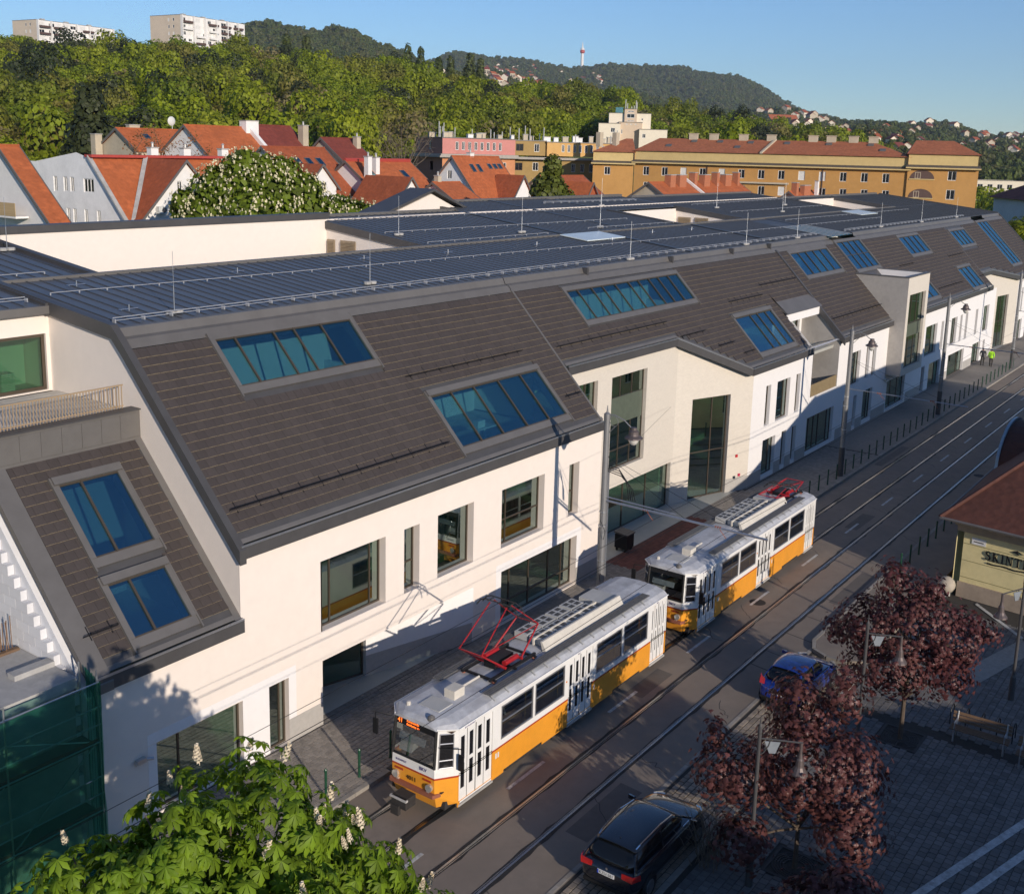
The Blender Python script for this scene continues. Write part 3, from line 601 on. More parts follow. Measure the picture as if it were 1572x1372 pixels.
def rooflight(x0, x1, ya, yb, dz, bars, gm, head=True, mid=False):
    """Sheet-metal kerb frame, glazing bars, one pane per bay."""
    P = lambda x, y, k=0.0: Vector((x, y, zS(y, dz)))+SNM*k
    f = MB(); fw = .16; fl = fw*1.2; hh = .10
    ex, ey = Vector((1, 0, 0)), SUP
    Ls_ = (yb-ya)/COSS
    f.obox(P(x0-fw, ya, .02)-ey*.30, ex*(x1-x0+2*fw), ey*(.30), SNM*(hh-.03))           # apron
    f.obox(P(x0-fw, yb, .02), ex*(x1-x0+2*fw), ey*.26, SNM*(hh+(.08 if head else 0)))
    f.obox(P(x0-fw, ya, .021), ex*fw, ey*Ls_, SNM*(hh)); f.obox(P(x1, ya, .021), ex*fw, ey*Ls_, SNM*hh)
    f.obox(P(x0-fw-.05, ya, .0)-ey*.42, ex*.05, ey*(Ls_+.7), SNM*(hh+.03)); f.obox(P(x1+fw, ya, .0)-ey*.42, ex*.05, ey*(Ls_+.7), SNM*(hh+.03))
    part = f.build('rooflight', m_sheet, B)
    xs = [x0]+[x0+(x1-x0)*t for t in bars]+[x1]
    for x in xs[1:-1]:
        q = MB(); q.obox(P(x-.035, ya, .055), ex*.07, ey*Ls_, SNM*.055); q.build('glazing_bar', m_bronze, part)
    q = MB(); q.obox(P(x0, ya, .05), ex*(x1-x0), ey*.05, SNM*.04); q.obox(P(x0, yb, .05)-ey*.05, ex*(x1-x0), ey*.05, SNM*.04)
    if mid: q.obox(P(x0, (ya+yb)/2, .05), ex*(x1-x0), ey*.05, SNM*.04)
    q.build('glazing_bar', m_bronze, part)
    for a, c in zip(xs[:-1], xs[1:]):
        q = MB(); q.obox(P(a, ya, .05), ex*(c-a), ey*Ls_, SNM*.012); q.build('pane', gm, part)
    return part
LWZ = -2.35
def S_(x0, x1, ya, yb): return (x0, x1, ya, yb)
sk_lw = [(17.2, 19.15, 28.08-.03, 29.62-.0), (17.15, 19.05, 26.30, 27.55)]
# rooflights of the lower wing measured on its own plane
sk_lw = [(17.45, 19.45, 27.48, 29.25), (17.35, 19.3, 25.62, 26.86)]
slope(16.25, 20.62, 25.25, 29.95, LWZ, lambda x: 25.22, sk_lw, True)
for h in sk_lw: rooflight(*h, LWZ, (.36,), g_blue)
sk1 = [(24.2, 30.78, 28.92, 30.3), (32.4, 39.75, 25.75, 27.45)]
slope(20.98, 41.85, 25.25, 30.42, 0, lambda x: 25.22, sk1, True)
rooflight(*sk1[0], 0, (.13, .40, .55, .76), g_sky, head=False); rooflight(*sk1[1], 0, (.17, .37, .60, .82), g_sky)
sk2 = [(46.0, 57.85, 28.8, 30.1), (60.65, 66.0, 25.7, 27.5)]
def yl2(x): return 27.35 if x < 53.0 else (27.35-(x-53.0)*2.13/5.4 if x < 58.4 else (25.22 if x < 67.7 else 27.3))
slope(41.95, 73.45, 25.25, 30.42, 0, yl2, sk2, False)
rooflight(*sk2[0], 0, (.085, .20, .29, .40, .52, .61, .71, .80, .90), g_sky, head=False); rooflight(*sk2[1], 0, (.40, .60, .82), g_blue)
sk4 = [(75.3, 82.5, 28.8, 30.2)]
slope(73.65, 84.9, 25.25, 30.42, 0, lambda x: 25.22, sk4, False)
rooflight(*sk4[0], 0, (.2, .4, .6, .8), g_blue, head=False)
sk5 = [(85.2, 90.6, 28.55, 30.45), (93.5, 98.9, 25.7, 27.2), (100.2, 106.2, 28.8, 30.15), (109.4, 113.9, 25.45, 27.05), (116.0, 116.01, 30.3, 30.31)]
slope(84.95, 116.1, 25.25, 30.42, 0, lambda x: 28.45 if x < 90.0 else 25.22, sk5[:4], False)
rooflight(*sk5[0], 0, (.25, .5, .75), g_blue, head=False, mid=True); rooflight(*sk5[1], 0, (.33, .66), g_blue); rooflight(*sk5[2], 0, (.25, .5, .75), g_blue, head=False); rooflight(*sk5[3], 0, (.3, .65), g_blue)
sk6 = [(116.6, 122.2, 28.7, 30.0), (129.0, 133.6, 26.25, 30.4)]
slope(116.2, 142, 25.25, 30.42, 0, lambda x: 26.35 if x < 120.3 else (26.35-(x-120.3)*1.13/8.3 if x < 128.6 else 25.22), sk6, False)
rooflight(*sk6[0], 0, (.25, .5, .75), g_blue, head=False); rooflight(*sk6[1], 0, (.33, .66), g_blue, head=False, mid=True)
# eaves: fascia, gutter, tile-foot flashing
def eave(pa, pb, dz=0.0, out=.16, h=.42):
    pa, pb = Vector(pa), Vector(pb); d = (pb-pa); L = d.length; d.normalize(); n = Vector((d.y, -d.x, 0)); z = EA+dz+SL*0
    za, zb = zS(pa.y, dz), zS(pb.y, dz); up = Vector((0, 0, 1)); A = Vector((pa.x, pa.y, za)); D = Vector((pb.x, pb.y, zb))-A
    f = MB(); f.obox(A+n*.02-up*h, D, n*out, up*(h-.02)); f.build('fascia', m_sheetd, B)
    g = MB(); g.obox(A+n*(out-.03)-up*.02, D, n*.05, up*.055); g.build('gutter_lip', m_galv, B)
    g = MB(); g.obox(A+n*.06-up*.022, D, n*(out-.10), up*.012); g.build('gutter', m_black, B)
    k = MB(); k.obox(A+Vector((0, .0, .018)), D, SUP*.16, SNM*.016); k.build('foot_flashing', m_sheet, B)
eave((15.75, FY, 0), (20.86, FY, 0), LWZ); eave((20.82, FY, 0), (42.1, FY, 0))
eave((42.1, 27.33, 0), (53.0, 27.33, 0)); eave((53.0, 27.33, 0), (58.5, 25.2, 0)); eave((58.5, 25.2, 0), (67.9, 25.2, 0))
eave((73.6, 25.2, 0), (84.9, 25.2, 0)); eave((90.0, 25.2, 0), (116.2, 25.2, 0)); eave((116.2, 26.33, 0), (120.3, 26.33, 0)); eave((120.3, 26.33, 0), (128.6, 25.2, 0)); eave((128.6, 25.2, 0), (142.1, 25.2, 0))
# verges
def verge(x, pts, w=.26, h=.16, drop=.30, mt=m_sheetd):
    v = MB()
    for (ya, za), (yb, zb) in zip(pts[:-1], pts[1:]):
        a = Vector((x, ya, za-drop)); e = Vector((0, yb-ya, zb-za)); v.obox(a, Vector((w, 0, 0)), e, Vector((0, 0, h+drop)))
    v.build('verge_flashing', mt, B)
vp = [(24.98, 7.32), (30.55, 13.1), (31.06, 13.58), (38.3, zP(38.3))]
verge(20.70, vp, .26, .14, .32)
verge(15.62, [(24.99, 4.99), (29.95, 10.12)], .62, .05, .22, m_sheet)
verge(20.62, [(25.06, 5.03), (29.95, 10.12)], .24, .07, .05, m_sheet)
verge(41.84, [(24.99, 7.33), (30.45, 13.02)], .12, .09, .1, m_sheet)
verge(73.45, [(24.99, 7.33), (30.45, 13.0)], .22, .16, .32); verge(84.9, [(28.4, 10.9), (30.45, 13.0)], .1, .1, .1); verge(116.1, [(25.1, 7.5), (30.45, 13.0)], .1, .06, .1, m_sheet); verge(141.9, [(24.99, 7.33), (30.5, 13.05), (31.1, 13.6), (45.5, zP(45.5))], .26, .14, .3)
# sheet band between tiles and flat roof, with kerb
for x0, x1 in ((20.96, 41.9), (41.95, 73.5), (73.5, 85.0), (90.6, 128.8), (133.8, 142)):
    k = MB(); y0_ = 30.40
    k.poly((x0, y0_, zS(y0_)+.045), (x1, y0_, zS(y0_)+.045), (x1, 30.66, 13.26), (x0, 30.66, 13.26)); k.poly((x0, 30.66, 13.26), (x1, 30.66, 13.26), (x1, 30.85, 13.32), (x0, 30.85, 13.32)); k.poly((x0, 30.85, 13.32), (x1, 30.85, 13.32), (x1, 30.98, 13.60), (x0, 30.98, 13.60)); k.poly((x0, 30.98, 13.60), (x1, 30.98, 13.60), (x1, 31.2, 13.62), (x0, 31.2, 13.62))
    k.build('ridge_band', m_sheet, B)
for x in (48.9, 58.4, 66.8, 72.9):
    MB().box(x, x+.16, 30.62, 30.9, 13.2, 13.62).build('band_joint', m_sheetd, B)
# ------------------------------------------------------------------ flat standing-seam roof
PW = .55
def panel_mesh(y0, y1):
    q = MB(); L = y1-y0; dz_ = .115*L
    q.add([(0, 0, 0), (PW-.02, 0, 0), (PW-.02, L, dz_), (0, L, dz_), (0, 0, -.03), (PW-.02, 0, -.03)], [(0, 1, 2, 3), (4, 5, 1, 0)])
    s = MB(); s.add([(PW-.045, 0, -.02), (PW-.010, 0, -.02), (PW-.010, L, dz_-.02), (PW-.045, L, dz_-.02), (PW-.040, 0, .034), (PW-.012, 0, .034), (PW-.012, L, dz_+.034), (PW-.040, L, dz_+.034)], [(0, 1, 5, 4), (4, 5, 6, 7), (1, 2, 6, 5), (3, 0, 4, 7), (2, 3, 7, 6)])
    nq = len(q.f); q.add(s.v, s.f); me = q.mesh('roof_panel'); me.materials.append(m_panel); me.materials.append(m_seam)
    for p in me.polygons[nq:]: p.material_index = 1
    return me, q, nq
ROOFS = [(20.9, 142, 31.15, 38.15), (4.0, 20.85, 34.75, 38.15), (4.0, 24.9, 38.25, 46.0), (44.9, 58.4, 38.25, 47.4), (58.4, 74.25, 38.25, 50.6), (74.3, 85.6, 44.8, 50.2), (85.6, 111.5, 38.25, 49.6), (111.5, 124.8, 45.2, 46.2), (124.9, 142, 38.25, 45.6)]
roofpart = MB()
for x0, x1, y0, y1 in ROOFS: roofpart.poly((x0, y0, zP(y0)-.035), (x1, y0, zP(y0)-.035), (x1, y1, zP(y1)-.035), (x0, y1, zP(y1)-.035))
RP = roofpart.build('metal_roof', m_sheetd, B); ro = wloc(RP)
farp = MB(); farn = []
for x0, x1, y0, y1 in ROOFS:
    me, q, nq = panel_mesh(y0, y1); n = int((x1-x0)/PW)
    for k in range(n):
        x = x0+k*PW
        if (57.3 < x+.3 < 62.1 and y0 < 37 < y1): pass
        if x > 84 and y0 < 32:
            if 84.4 < x < 89.1: continue
        if x < 84: link('roof_panel', me, RP, (x-ro.x, y0-ro.y, zP(y0)-ro.z))
        else:
            b_ = len(farp.f); farp.add([(v[0]+x, v[1]+y0, v[2]+zP(y0)) for v in q.v], q.f); farn += [1 if i >= nq else 0 for i in range(len(q.f))]
ff = farp.build('panel_field', m_panel, RP); ff.data.materials.append(m_seam); ff.data.polygons.foreach_set('material_index', np.array(farn, dtype=np.int32)); tag(ff, kind='stuff')
# kerbs along edges of the flat roofs
kk = MB()
for x0, x1, y in ((24.9, 44.9, 38.2), (44.9, 57.4, 38.18), (62.1, 74.3, 38.18), (74.3, 86, 38.3), (4, 24.9, 38.2), (86, 111, 38.18), (111.5, 124.9, 38.2)):
    kk.box(x0, x1, y-.10, y+.14, zP(y)-.05, zP(y)+.10)
for x0, x1, y in ((44.7, 58.5, 47.4), (58.3, 86, 50.6 if True else 0), (86, 111.5, 49.6), (111, 142, 45.9)): kk.box(x0, x1, y-.1, y+.3, zP(y)-.4, zP(y)+.14)
kk.build('roof_kerb', m_sheet, B)
def edge_strip(x, y0, y1, w=.3, h=.10):
    q = MB(); q.obox(Vector((x-w/2, y0, zP(y0)-.32)), Vector((w, 0, 0)), Vector((0, y1-y0, zP(y1)-zP(y0))), Vector((0, 0, h+.32))); q.build('roof_edge', m_sheetd, B)
for x, y0, y1 in ((44.75, 38.2, 47.5), (24.95, 38.3, 46), (74.3, 38.3, 44.9), (85.6, 38.3, 45), (111.5, 38.3, 45.5), (124.9, 38.3, 45.5), (58.45, 47.2, 50.7), (20.75, 34.6, 38.3)): edge_strip(x, y0, y1)
for x, y0, y1 in ((58.4, 38.3, 46.5), (66.3, 38.3, 50.4), (62.2, 31.3, 38), (75.3, 31.3, 38.0)):
    q = MB(); q.obox(Vector((x-.2, y0, zP(y0)+.046)), Vector((.4, 0, 0)), Vector((0, y1-y0, zP(y1)-zP(y0))), Vector((0, 0, .02))); q.build('valley_strip', m_seam, B)
# courtyards
def court(x0, x1, y0, y1, top, zb=7.5):
    wall('court_back_wall', (0, y1), (1, 0), x0, x1, zb, top, [], m_cream, B)
    MB().poly((x1, y0, zb), (x1, y1, zb), (x1, y1, zP(y1)-.2), (x1, y0, zP(y0)-.2)).build('court_side_wall', m_cream, B)
    MB().poly((x0, y1, zb), (x0, y0, zb), (x0, y0, zP(y0)-.2), (x0, y1, zP(y1)-.2)).build('court_side_wall', m_cream, B)
    MB().poly((x0, y0, zb), (x1, y0, zb), (x1, y1, zb), (x0, y1, zb)).build('court_floor', m_conc, B)
    MB().poly((x1, y0, zb), (x0, y0, zb), (x0, y0, zP(y0)-.05), (x1, y0, zP(y0)-.05)).build('court_near_wall', m_cream, B)
court(25.0, 44.72, 38.3, 45.7, 15.5); court(74.4, 85.5, 38.4, 44.75, 15.0); court(111.6, 124.8, 38.3, 45.15, 15.1)
MB().box(4, 44.9, 45.62, 46.35, 15.48, 15.82).build('court_coping', m_sheetd, B)
MB().box(4, 142, 46.3, 46.5, 0, 15.4).build('rear_wall', m_cream, B)
MB().box(58.5, 111, 50.55, 50.7, 0, 15.6).build('rear_wall', m_cream, B)
m_louv = mat('louvre_brown', (.30, .23, .15), .5, .1, 4)
for (x, ya, yb, za, zb) in ((44.7, 45.0, 46.0, 13.4, 14.34), (44.7, 43.37, 44.54, 13.4, 14.34), (85.48, 43.3, 44.5, 13.5, 14.31), (85.48, 41.65, 42.9, 13.5, 14.33)):
    yb = min(yb, 45.6)
    f = MB(); f.box(x-.03, x+.01, ya, yb, za, zb); lv = f.build('louvre', m_louv, B)
    n = 11
    for k in range(n):
        z = za+.04+(zb-za-.06)*k/n; q = MB(); q.obox(Vector((x-.035, ya+.03, z)), Vector((-.05, 0, -.04)), Vector((0, yb-ya-.06, 0)), Vector((0, 0, .02))); q.build('slat', m_louv, lv)
# small gable beyond the roof
gz = MB(); gz.prism([(52.2, 48.6, 15.0), (57.4, 48.6, 16.55), (61.5, 48.6, 15.0)], (0, 1.6, 0)); gz.build('rear_gable', m_cream, B, fix=True)
gz = MB()
for a, b_ in (((51.6, 15.02), (57.4, 16.75)), ((57.4, 16.75), (62.2, 14.95))): gz.obox(Vector((a[0], 48.3, a[1])), Vector((b_[0]-a[0], 0, b_[1]-a[1])), Vector((0, 2.2, 0)), Vector((0, 0, .16)))
gz.build('rear_gable_roof', m_sheetd, B)
# pale translucent rooflight and blue glass on the flat roof
q = MB(); q.obox(Vector((57.45, 36.05, zP(36.05)+.05)), Vector((4.6, 0, 0)), Vector((0, 2.05, .236)), Vector((0, 0, .06))); q.build('flat_rooflight', mat('opal_sheet', (.62, .68, .68), .3, .08, 2), B)
q = MB(); q.obox(Vector((107.5, 36.0, zP(36)+.05)), Vector((5, 0, 0)), Vector((0, 2.0, .23)), Vector((0, 0, .06))); q.build('flat_rooflight', MATS['opal_sheet'], B)
fl = MB(); fl.obox(Vector((84.5, 30.5, zP(30.5)+.02)), Vector((4.6, 0, 0)), Vector((0, 4.1, .47)), Vector((0, 0, .02))); fg = fl.build('flat_glazing', g_blue, B)
for k in range(6):
    q = MB(); q.obox(Vector((84.5+k*.92, 30.5, zP(30.5)+.045)), Vector((.06, 0, 0)), Vector((0, 4.1, .47)), Vector((0, 0, .05))); q.build('glazing_bar', m_whitemetal, fg)
MB().poly((84.4, 30.4, 12.9), (90.6, 30.4, 12.9), (90.6, 35, 13.4), (84.4, 35, 13.4)).build('glazing_bed', m_sheetd, B)
# --- roof fittings
def rod(x, y, h=2.2):
    z = zP(y); p = MB(); p.tube((x, y, z+.12), (x, y, z+h*.45), .016, 5); p.tube((x, y, z+h*.45), (x, y, z+h), .008, 5); pr = p.build('lightning_rod', m_galv, B)
    q = MB(); q.lathe((x-.17, y, z+.03), [(.16, 0), (.17, .09), (.13, .12)], 10); q.lathe((x+.17, y, z+.03), [(.16, 0), (.17, .09), (.13, .12)], 10); q.build('weight', m_conc, pr)
for x, y in ((23.79, 31.85), (34.45, 32.58), (45.93, 41.25), (55.49, 39.64), (64.31, 39.39), (54.52, 31.3), (70.28, 31.3), (79.41, 31.3), (90.07, 43.15), (97.0, 39.84), (99.2, 31.4), (111.3, 31.3), (124.5, 31.4), (24.3, 43.4), (76, 46.5), (104, 42.5)): rod(x, y)
def conductor(x0, y0, x1, y1, double=False):
    p = MB(); z0, z1 = zP(y0)+.13, zP(y1)+.13
    p.tube((x0, y0, z0), (x1, y1, z1), .016, 5)
    if double: p.tube((x0, y0+.14, z0+.07), (x1, y1+.14, z1+.07), .018, 5)
    n = int(abs(x1-x0)/1.1)
    for k in range(n+1):
        t = k/max(n, 1); x, y = x0+(x1-x0)*t, y0+(y1-y0)*t; p.box(x-.02, x+.02, y-.02, y+(.15 if double else .02), zP(y)+.04, zP(y)+(.17 if double else .13))
    p.build('roof_rail', m_whitemetal, B)
conductor(21.2, 31.52, 41.5, 31.55, True); conductor(41.6, 31.55, 83.9, 31.5, True); conductor(90.5, 31.5, 128, 31.5, True); conductor(14, 35.2, 20.3, 35.2, True)
conductor(21.5, 35.75, 66, 34.5); conductor(66, 34.5, 108, 34.3); conductor(23.2, 38.9, 12, 38.9); conductor(46, 46.0, 72, 45.2); conductor(45.4, 41.8, 71, 41.2); conductor(45.5, 38.75, 57, 38.7); conductor(62.5, 39.2, 74, 38.9); conductor(24, 43.4, 14, 43.4)
conductor(88.5, 44.8, 110, 45.2); conductor(88.5, 41.0, 110, 41); conductor(90, 36.6, 124, 36.4); conductor(70.6, 48.3, 84, 47.9, True)
for x, y in ((23.2, 36.8), (22.7, 32.9), (30.6, 36.6), (38.5, 36.8), (44.5, 36.5), (52.5, 36.4), (60.0, 35.8), (67.0, 36.8), (72.5, 36.6), (48.0, 46.3)):
    p = MB(); p.tube((x, y, zP(y)), (x, y, zP(y)+.22), .02, 5); p.tube((x-.35, y, zP(y)+.07), (x+.35, y, zP(y)+.07), .018, 5); p.tube((x-.35, y-.08, zP(y)+.07), (x-.35, y+.08, zP(y)+.07), .02, 5); p.build('roof_anchor', m_galv, B)
def snow(x0, x1, y, dz=0.0):
    p = MB(); b0 = Vector((0, y, zS(y, dz))); up = SNM
    for k in (.07, .13, .19): p.obox(Vector((x0, y, zS(y, dz)))+up*k, Vector((x1-x0, 0, 0)), SUP*.012, up*.014)
    n = max(1, int((x1-x0)/.18))
    for i in range(n+1): x = x0+(x1-x0)*i/n; p.obox(Vector((x, y, zS(y, dz)))+up*.06, Vector((.010, 0, 0)), SUP*.012, up*.15)
    n = max(1, int((x1-x0)/.95))
    for i in range(n+1): x = x0+(x1-x0)*(i+.3)/(n+.6); p.obox(Vector((x, y, zS(y, dz)))+up*.03, Vector((.03, 0, 0)), SUP*.30, up*.02); p.obox(Vector((x, y, zS(y, dz)))+up*.03, Vector((.03, 0, 0)), SUP*.02, up*.18); p.obox(Vector((x, y, zS(y, dz)))+up*.0-SUP*.14, Vector((.03, 0, 0)), SUP*.16, up*.05)
    p.build('snow_guard', m_black, B)
for a in ((21.15, 31.8, 26.0), (31.8, 39.6, 28.2), (40.5, 41.7, 26.3), (42.3, 53.0, 28.05), (53.4, 56.3, 27.3), (56.6, 58.6, 26.5), (58.8, 60.3, 25.9), (61.5, 66.4, 28.3), (67.0, 73.2, 28.8), (74, 84.5, 26.2), (95, 99, 28.2), (100, 108, 26.1), (114, 116, 26.1), (110, 115, 28.1)): snow(*a)
snow(15.98, 17.05, 26.0, LWZ)
# terrace on the lower wing
MB().box(4.5, 20.86, 30.3, 34.95, 10.4, 10.97).build('terrace_floor', m_conc, B)
fl = MB(); tl_ = MB().box(0, .56, 0, .56, 0, .03).mesh('terrace_slab'); tl_.materials.append(mat('terrace_slab', (.52, .49, .44), .8, .1, 5, rnd=.12))
tf = MB().box(4.6, 20.8, 30.5, 34.9, 10.97, 10.974).build('terrace_deck', m_pavebed, B); to = wloc(tf)
for i in range(9):
    for j in range(7): link('terrace_slab', tl_, tf, (15.75+i*.575-to.x, 30.62+j*.575-to.y, 10.975-to.z))
MB().box(4.5, 20.86, 29.92, 30.28, 10.0, 11.08).build('terrace_parapet', m_sheet, B)
for k in range(11):
    x = 20.8-.68*(k+1); MB().box(x+.006, x+.674, 29.90, 29.918, 10.22, 11.0).build('cladding_panel', m_sheet, B)
MB().box(4.5, 20.86, 29.84, 30.36, 11.08, 11.12).build('terrace_coping', m_sheetd, B)
MB().box(4.5, 20.8, 29.9, 29.95, 10.08, 10.2).build('wall_flashing', m_sheet, B)
rl = MB(); rl.box(9, 20.55, 30.30, 30.34, 11.86, 11.90); rl.box(9, 20.55, 30.31, 30.33, 11.18, 11.21)
RL = rl.build('terrace_railing', mat('brass_rail', (.46, .33, .20), .45, .05, 5, metal=.3), B); rlo = wloc(RL)
bal = MB().box(-.012, .012, -.012, .012, 0, .76).mesh('baluster'); bal.materials.append(MATS['brass_rail'])
for k in range(56): link('baluster', bal, RL, (20.5-k*.105-rlo.x, 30.32-rlo.y, 11.12-rlo.z))
wall('terrace_wall', (0, 34.9), (1, 0), 4.5, 20.86, 10.97, 14.0, [(12.0, 20.72, 11.02, 13.0)], m_cream, B, .15)
window(B, (0, 34.9), (1, 0), 12.0, 20.72, 11.02, 13.0, vb=(.26, .53, .80), fw=.12, inset=.1, name='terrace_door', **bw)
MB().box(4.5, 20.8, 34.55, 34.9, 13.72, 14.0).build('fascia', m_sheet, B)
MB().box(10, 20.8, 36.5, 36.6, 10.9, 14).build('interior_wall', m_intw, B); MB().box(10, 20.8, 34.95, 36.6, 10.9, 10.99).build('interior_floor', m_intf, B)
q = MB()
for k in range(9): q.box(19.4+.01*(k % 3), 19.9+.01*(k % 2), 35.6, 36.1, 11.0+k*.07, 11.06+k*.07)
q.build('stacked_boards', m_intw, B)
# ------------------------------------------------------------------ trams
m_ty = mat('tram_yellow', (0.80, 0.33, 0.030), 0.35, 0.06, 2, coat=.3, stain=.25, stain_scale=1.2, stain_col=(.52, .24, .03))
m_tw = mat('tram_white', (0.80, 0.79, 0.76), 0.35, 0.04, 2, coat=.3, stain=.2, stain_scale=1.5, stain_col=(.60, .58, .54))
m_tr = mat('tram_red_line', (0.40, 0.05, 0.02), 0.4)
m_trf = mat('tram_roof', (0.50, 0.51, 0.53), 0.55, 0.12, 3, stain=.6, stain_scale=1.1, stain_col=(.26, .26, .27))
m_tg = mat('tram_underframe', (0.035, 0.032, 0.03), 0.7, .3, 4)
m_tbx = mat('tram_resistor_box', (0.46, 0.46, 0.44), 0.5, .1, 4, stain=.4, stain_scale=2)
m_tvent = mat('vent_dark', (0.06, 0.06, 0.06), 0.6, .2, 20)
m_cream2 = mat('tram_cream', (0.62, 0.58, 0.50), 0.5, .08, 4)
m_rub = mat('rubber', (0.012, 0.012, 0.012), 0.6)
m_pred = mat('pantograph_red', (0.36, 0.016, 0.02), 0.4, .1, 6)
m_bump = mat('tram_bumper', (0.28, 0.10, 0.06), 0.6, .1, 6)
m_yrail = mat('handrail_yellow', (0.75, 0.45, 0.02), 0.4)
m_lens = mat('headlamp', (0.75, 0.75, 0.72), 0.08, .1, 20, metal=.7)
m_led = mat('led_orange', (0.9, 0.16, 0.02), 0.5, emit=(1, .16, .02, 2.5))
m_alu = mat('window_rim', (0.45, 0.45, 0.46), 0.35, metal=.7)
g_tram = glass('tram_glass', (0.55, 0.58, 0.58), 0.06)
m_seatb = mat('tram_seat', (0.10, 0.05, 0.03), 0.6)
def to_mesh_obj(name, cu, parent):
    t = bpy.data.objects.new(name, cu); COL.objects.link(t); dg = bpy.context.evaluated_depsgraph_get(); me = bpy.data.meshes.new_from_object(t.evaluated_get(dg)); me.name = name
    bpy.data.objects.remove(t); return link(name, me, parent)
def text(parent, body, loc, rot, size, material, name='lettering', ext=.002, align='LEFT', shear=0.0):
    if not body: return None
    cu = bpy.data.curves.new(name, 'FONT'); cu.body = body; cu.size = size; cu.extrude = ext; cu.align_x = align; cu.shear = shear; cu.resolution_u = 3
    cu.materials.append(material)
    o = to_mesh_obj(name, cu, parent); o.location = Vector(loc)-wloc(parent); o.rotation_euler = rot
    return o
def tram(XF, label, number, raised):
    T = thing('tram', (XF, YT, 0), label, 'tram', 'two coupled yellow trams')
    U = lambda u, v, z: Vector((XF+u, YT+v, z))
    hw = 1.25
    doors = [(1.5, 3.15), (7.4, 8.95), (13.15, 14.3)]
    wins = [(3.6, 5.27), (5.45, 7.12), (9.2, 10.9), (11.1, 12.82)]
    for sg in (-1, 1):
        o = (XF, YT+sg*hw); d = (1, 0) if sg < 0 else (-1, 0)
        S2 = (lambda a, b: (a, b)) if sg < 0 else (lambda a, b: (-b, -a))
        dh = [S2(*x) for x in doors] if sg < 0 else []
        wh = [S2(*x) for x in wins]
        s0, s1 = S2(1.45, 14.35)
        wall('body_side_upper', o, d, s0, s1, 1.36, 2.86, [(a, b, 1.36, 2.72) for a, b in dh]+[(a, b, 1.60, 2.66) for a, b in wh], m_tw, T, .05)
        lowh = [(a, b, .45, 1.30) for a, b in dh]
        wall('body_side_lower', o, d, s0, s1, .45, 1.30, lowh, m_ty, T, .05)
        wall('waist_line', o, d, s0, s1, 1.30, 1.36, [(a, b, 1.30, 1.36) for a, b in dh], m_tr, T, .05)
        # skirts, lower at the wheels' sides
        for a, b, zz in ((1.45, 1.55, .3), (3.15, 3.75, .36), (5.9, 7.4, .34), (8.95, 10.4, .34), (12.4, 13.15, .36)):
            a_, b_ = S2(a, b); dv = Vector((d[0], d[1], 0)); q = MB(); q.obox(Vector((o[0], o[1], zz))+dv*a_+Vector((0, sg*-.03, 0)), dv*(b_-a_), Vector((0, sg*.03, 0)), Vector((0, 0, .45-zz))); q.build('skirt', m_ty, T)
        for a, b in wh:
            w = window(T, o, d, a-.03, b+.03, 1.57, 2.69, vb=(), hb=(.52,), inset=-.012, fm=m_alu, gm=g_tram, fw=.045, dep=.05)
        if sg < 0:
            for a, b in dh:
                n = 4; lw = (b-a)/n
                dr = MB(); dr.box(XF+a, XF+b, YT-hw+.03, YT-hw+.045, .36, .42); D = dr.build('door', m_tw, T)
                for k in range(n):
                    x0 = XF+a+k*lw+.012; x1 = XF+a+(k+1)*lw-.012; yy = YT-hw+.03
                    wall('door_leaf', (0, yy), (1, 0), x0, x1, .42, 2.70, [(x0+.10, x1-.10, .82, 1.62), (x0+.10, x1-.10, 1.74, 2.52)], m_tw, D, .03)
                    for za, zb in ((.82, 1.62), (1.74, 2.52)): MB().box(x0+.085, x1-.085, yy+.012, yy+.022, za-.012, zb+.012).build('door_pane', mat('door_glass', (.012, .012, .014), .06, spec=.6), D)
                q = MB(); q.box(XF+a+2*lw-.012, XF+a+2*lw+.012, YT-hw+.02, YT-hw+.04, .42, 2.70); q.build('door_seal', m_rub, D)
                MB().box(XF+a-.02, XF+b+.02, YT-hw-.02, YT-hw+.1, .30, .37).build('door_step', m_conc, T)
    # noses, front and rear
    for rear in (False, True):
        if not rear:
            F = lambda z: {.35: 1.0, .78: .88, 1.30: .86, 1.36: .86, 1.68: .87, 2.62: .97, 2.86: 1.0}[z]; cu_ = 1.45; fh = {.35: .80, .78: .83, 1.30: .83, 1.36: .83, 1.68: .82, 2.62: .80, 2.86: .79}; sgn = 1
        else:
            F = lambda z: {.35: 14.5, .78: 14.56, 1.30: 14.56, 1.36: 14.56, 1.68: 14.55, 2.62: 14.47, 2.86: 14.44}[z]; cu_ = 14.35; fh = {.35: 1.0, .78: 1.02, 1.30: 1.02, 1.36: 1.02, 1.68: 1.0, 2.62: .98, 2.86: .97}; sgn = -1
        def band(z0, z1, mt, nm, sides=True, front=True):
            q = MB()
            if front: q.poly(U(F(z0), -fh[z0], z0), U(F(z0), fh[z0], z0), U(F(z1), fh[z1], z1), U(F(z1), -fh[z1], z1))
            if sides:
                zl = max(z0, .45)
                for sd in (-1, 1):
                    w_ = MB(); w_.poly(U(cu_, sd*hw, zl), U(F(z0), sd*fh[z0], z0), U(F(z1), sd*fh[z1], z1), U(cu_, sd*hw, z1)); w_.build(nm, mt, T)
            if q.v: q.build(nm, mt, T)
        band(.35, .78, m_ty, 'nose_skirt'); band(.78, 1.30, m_ty, 'nose_panel'); band(1.30, 1.36, m_tr, 'waist_line'); band(1.36, 1.68, m_tw, 'nose_panel')
        band(1.68, 2.62, m_tw, 'cab_side', front=False); band(2.62, 2.86, m_tw, 'cab_head', front=False)
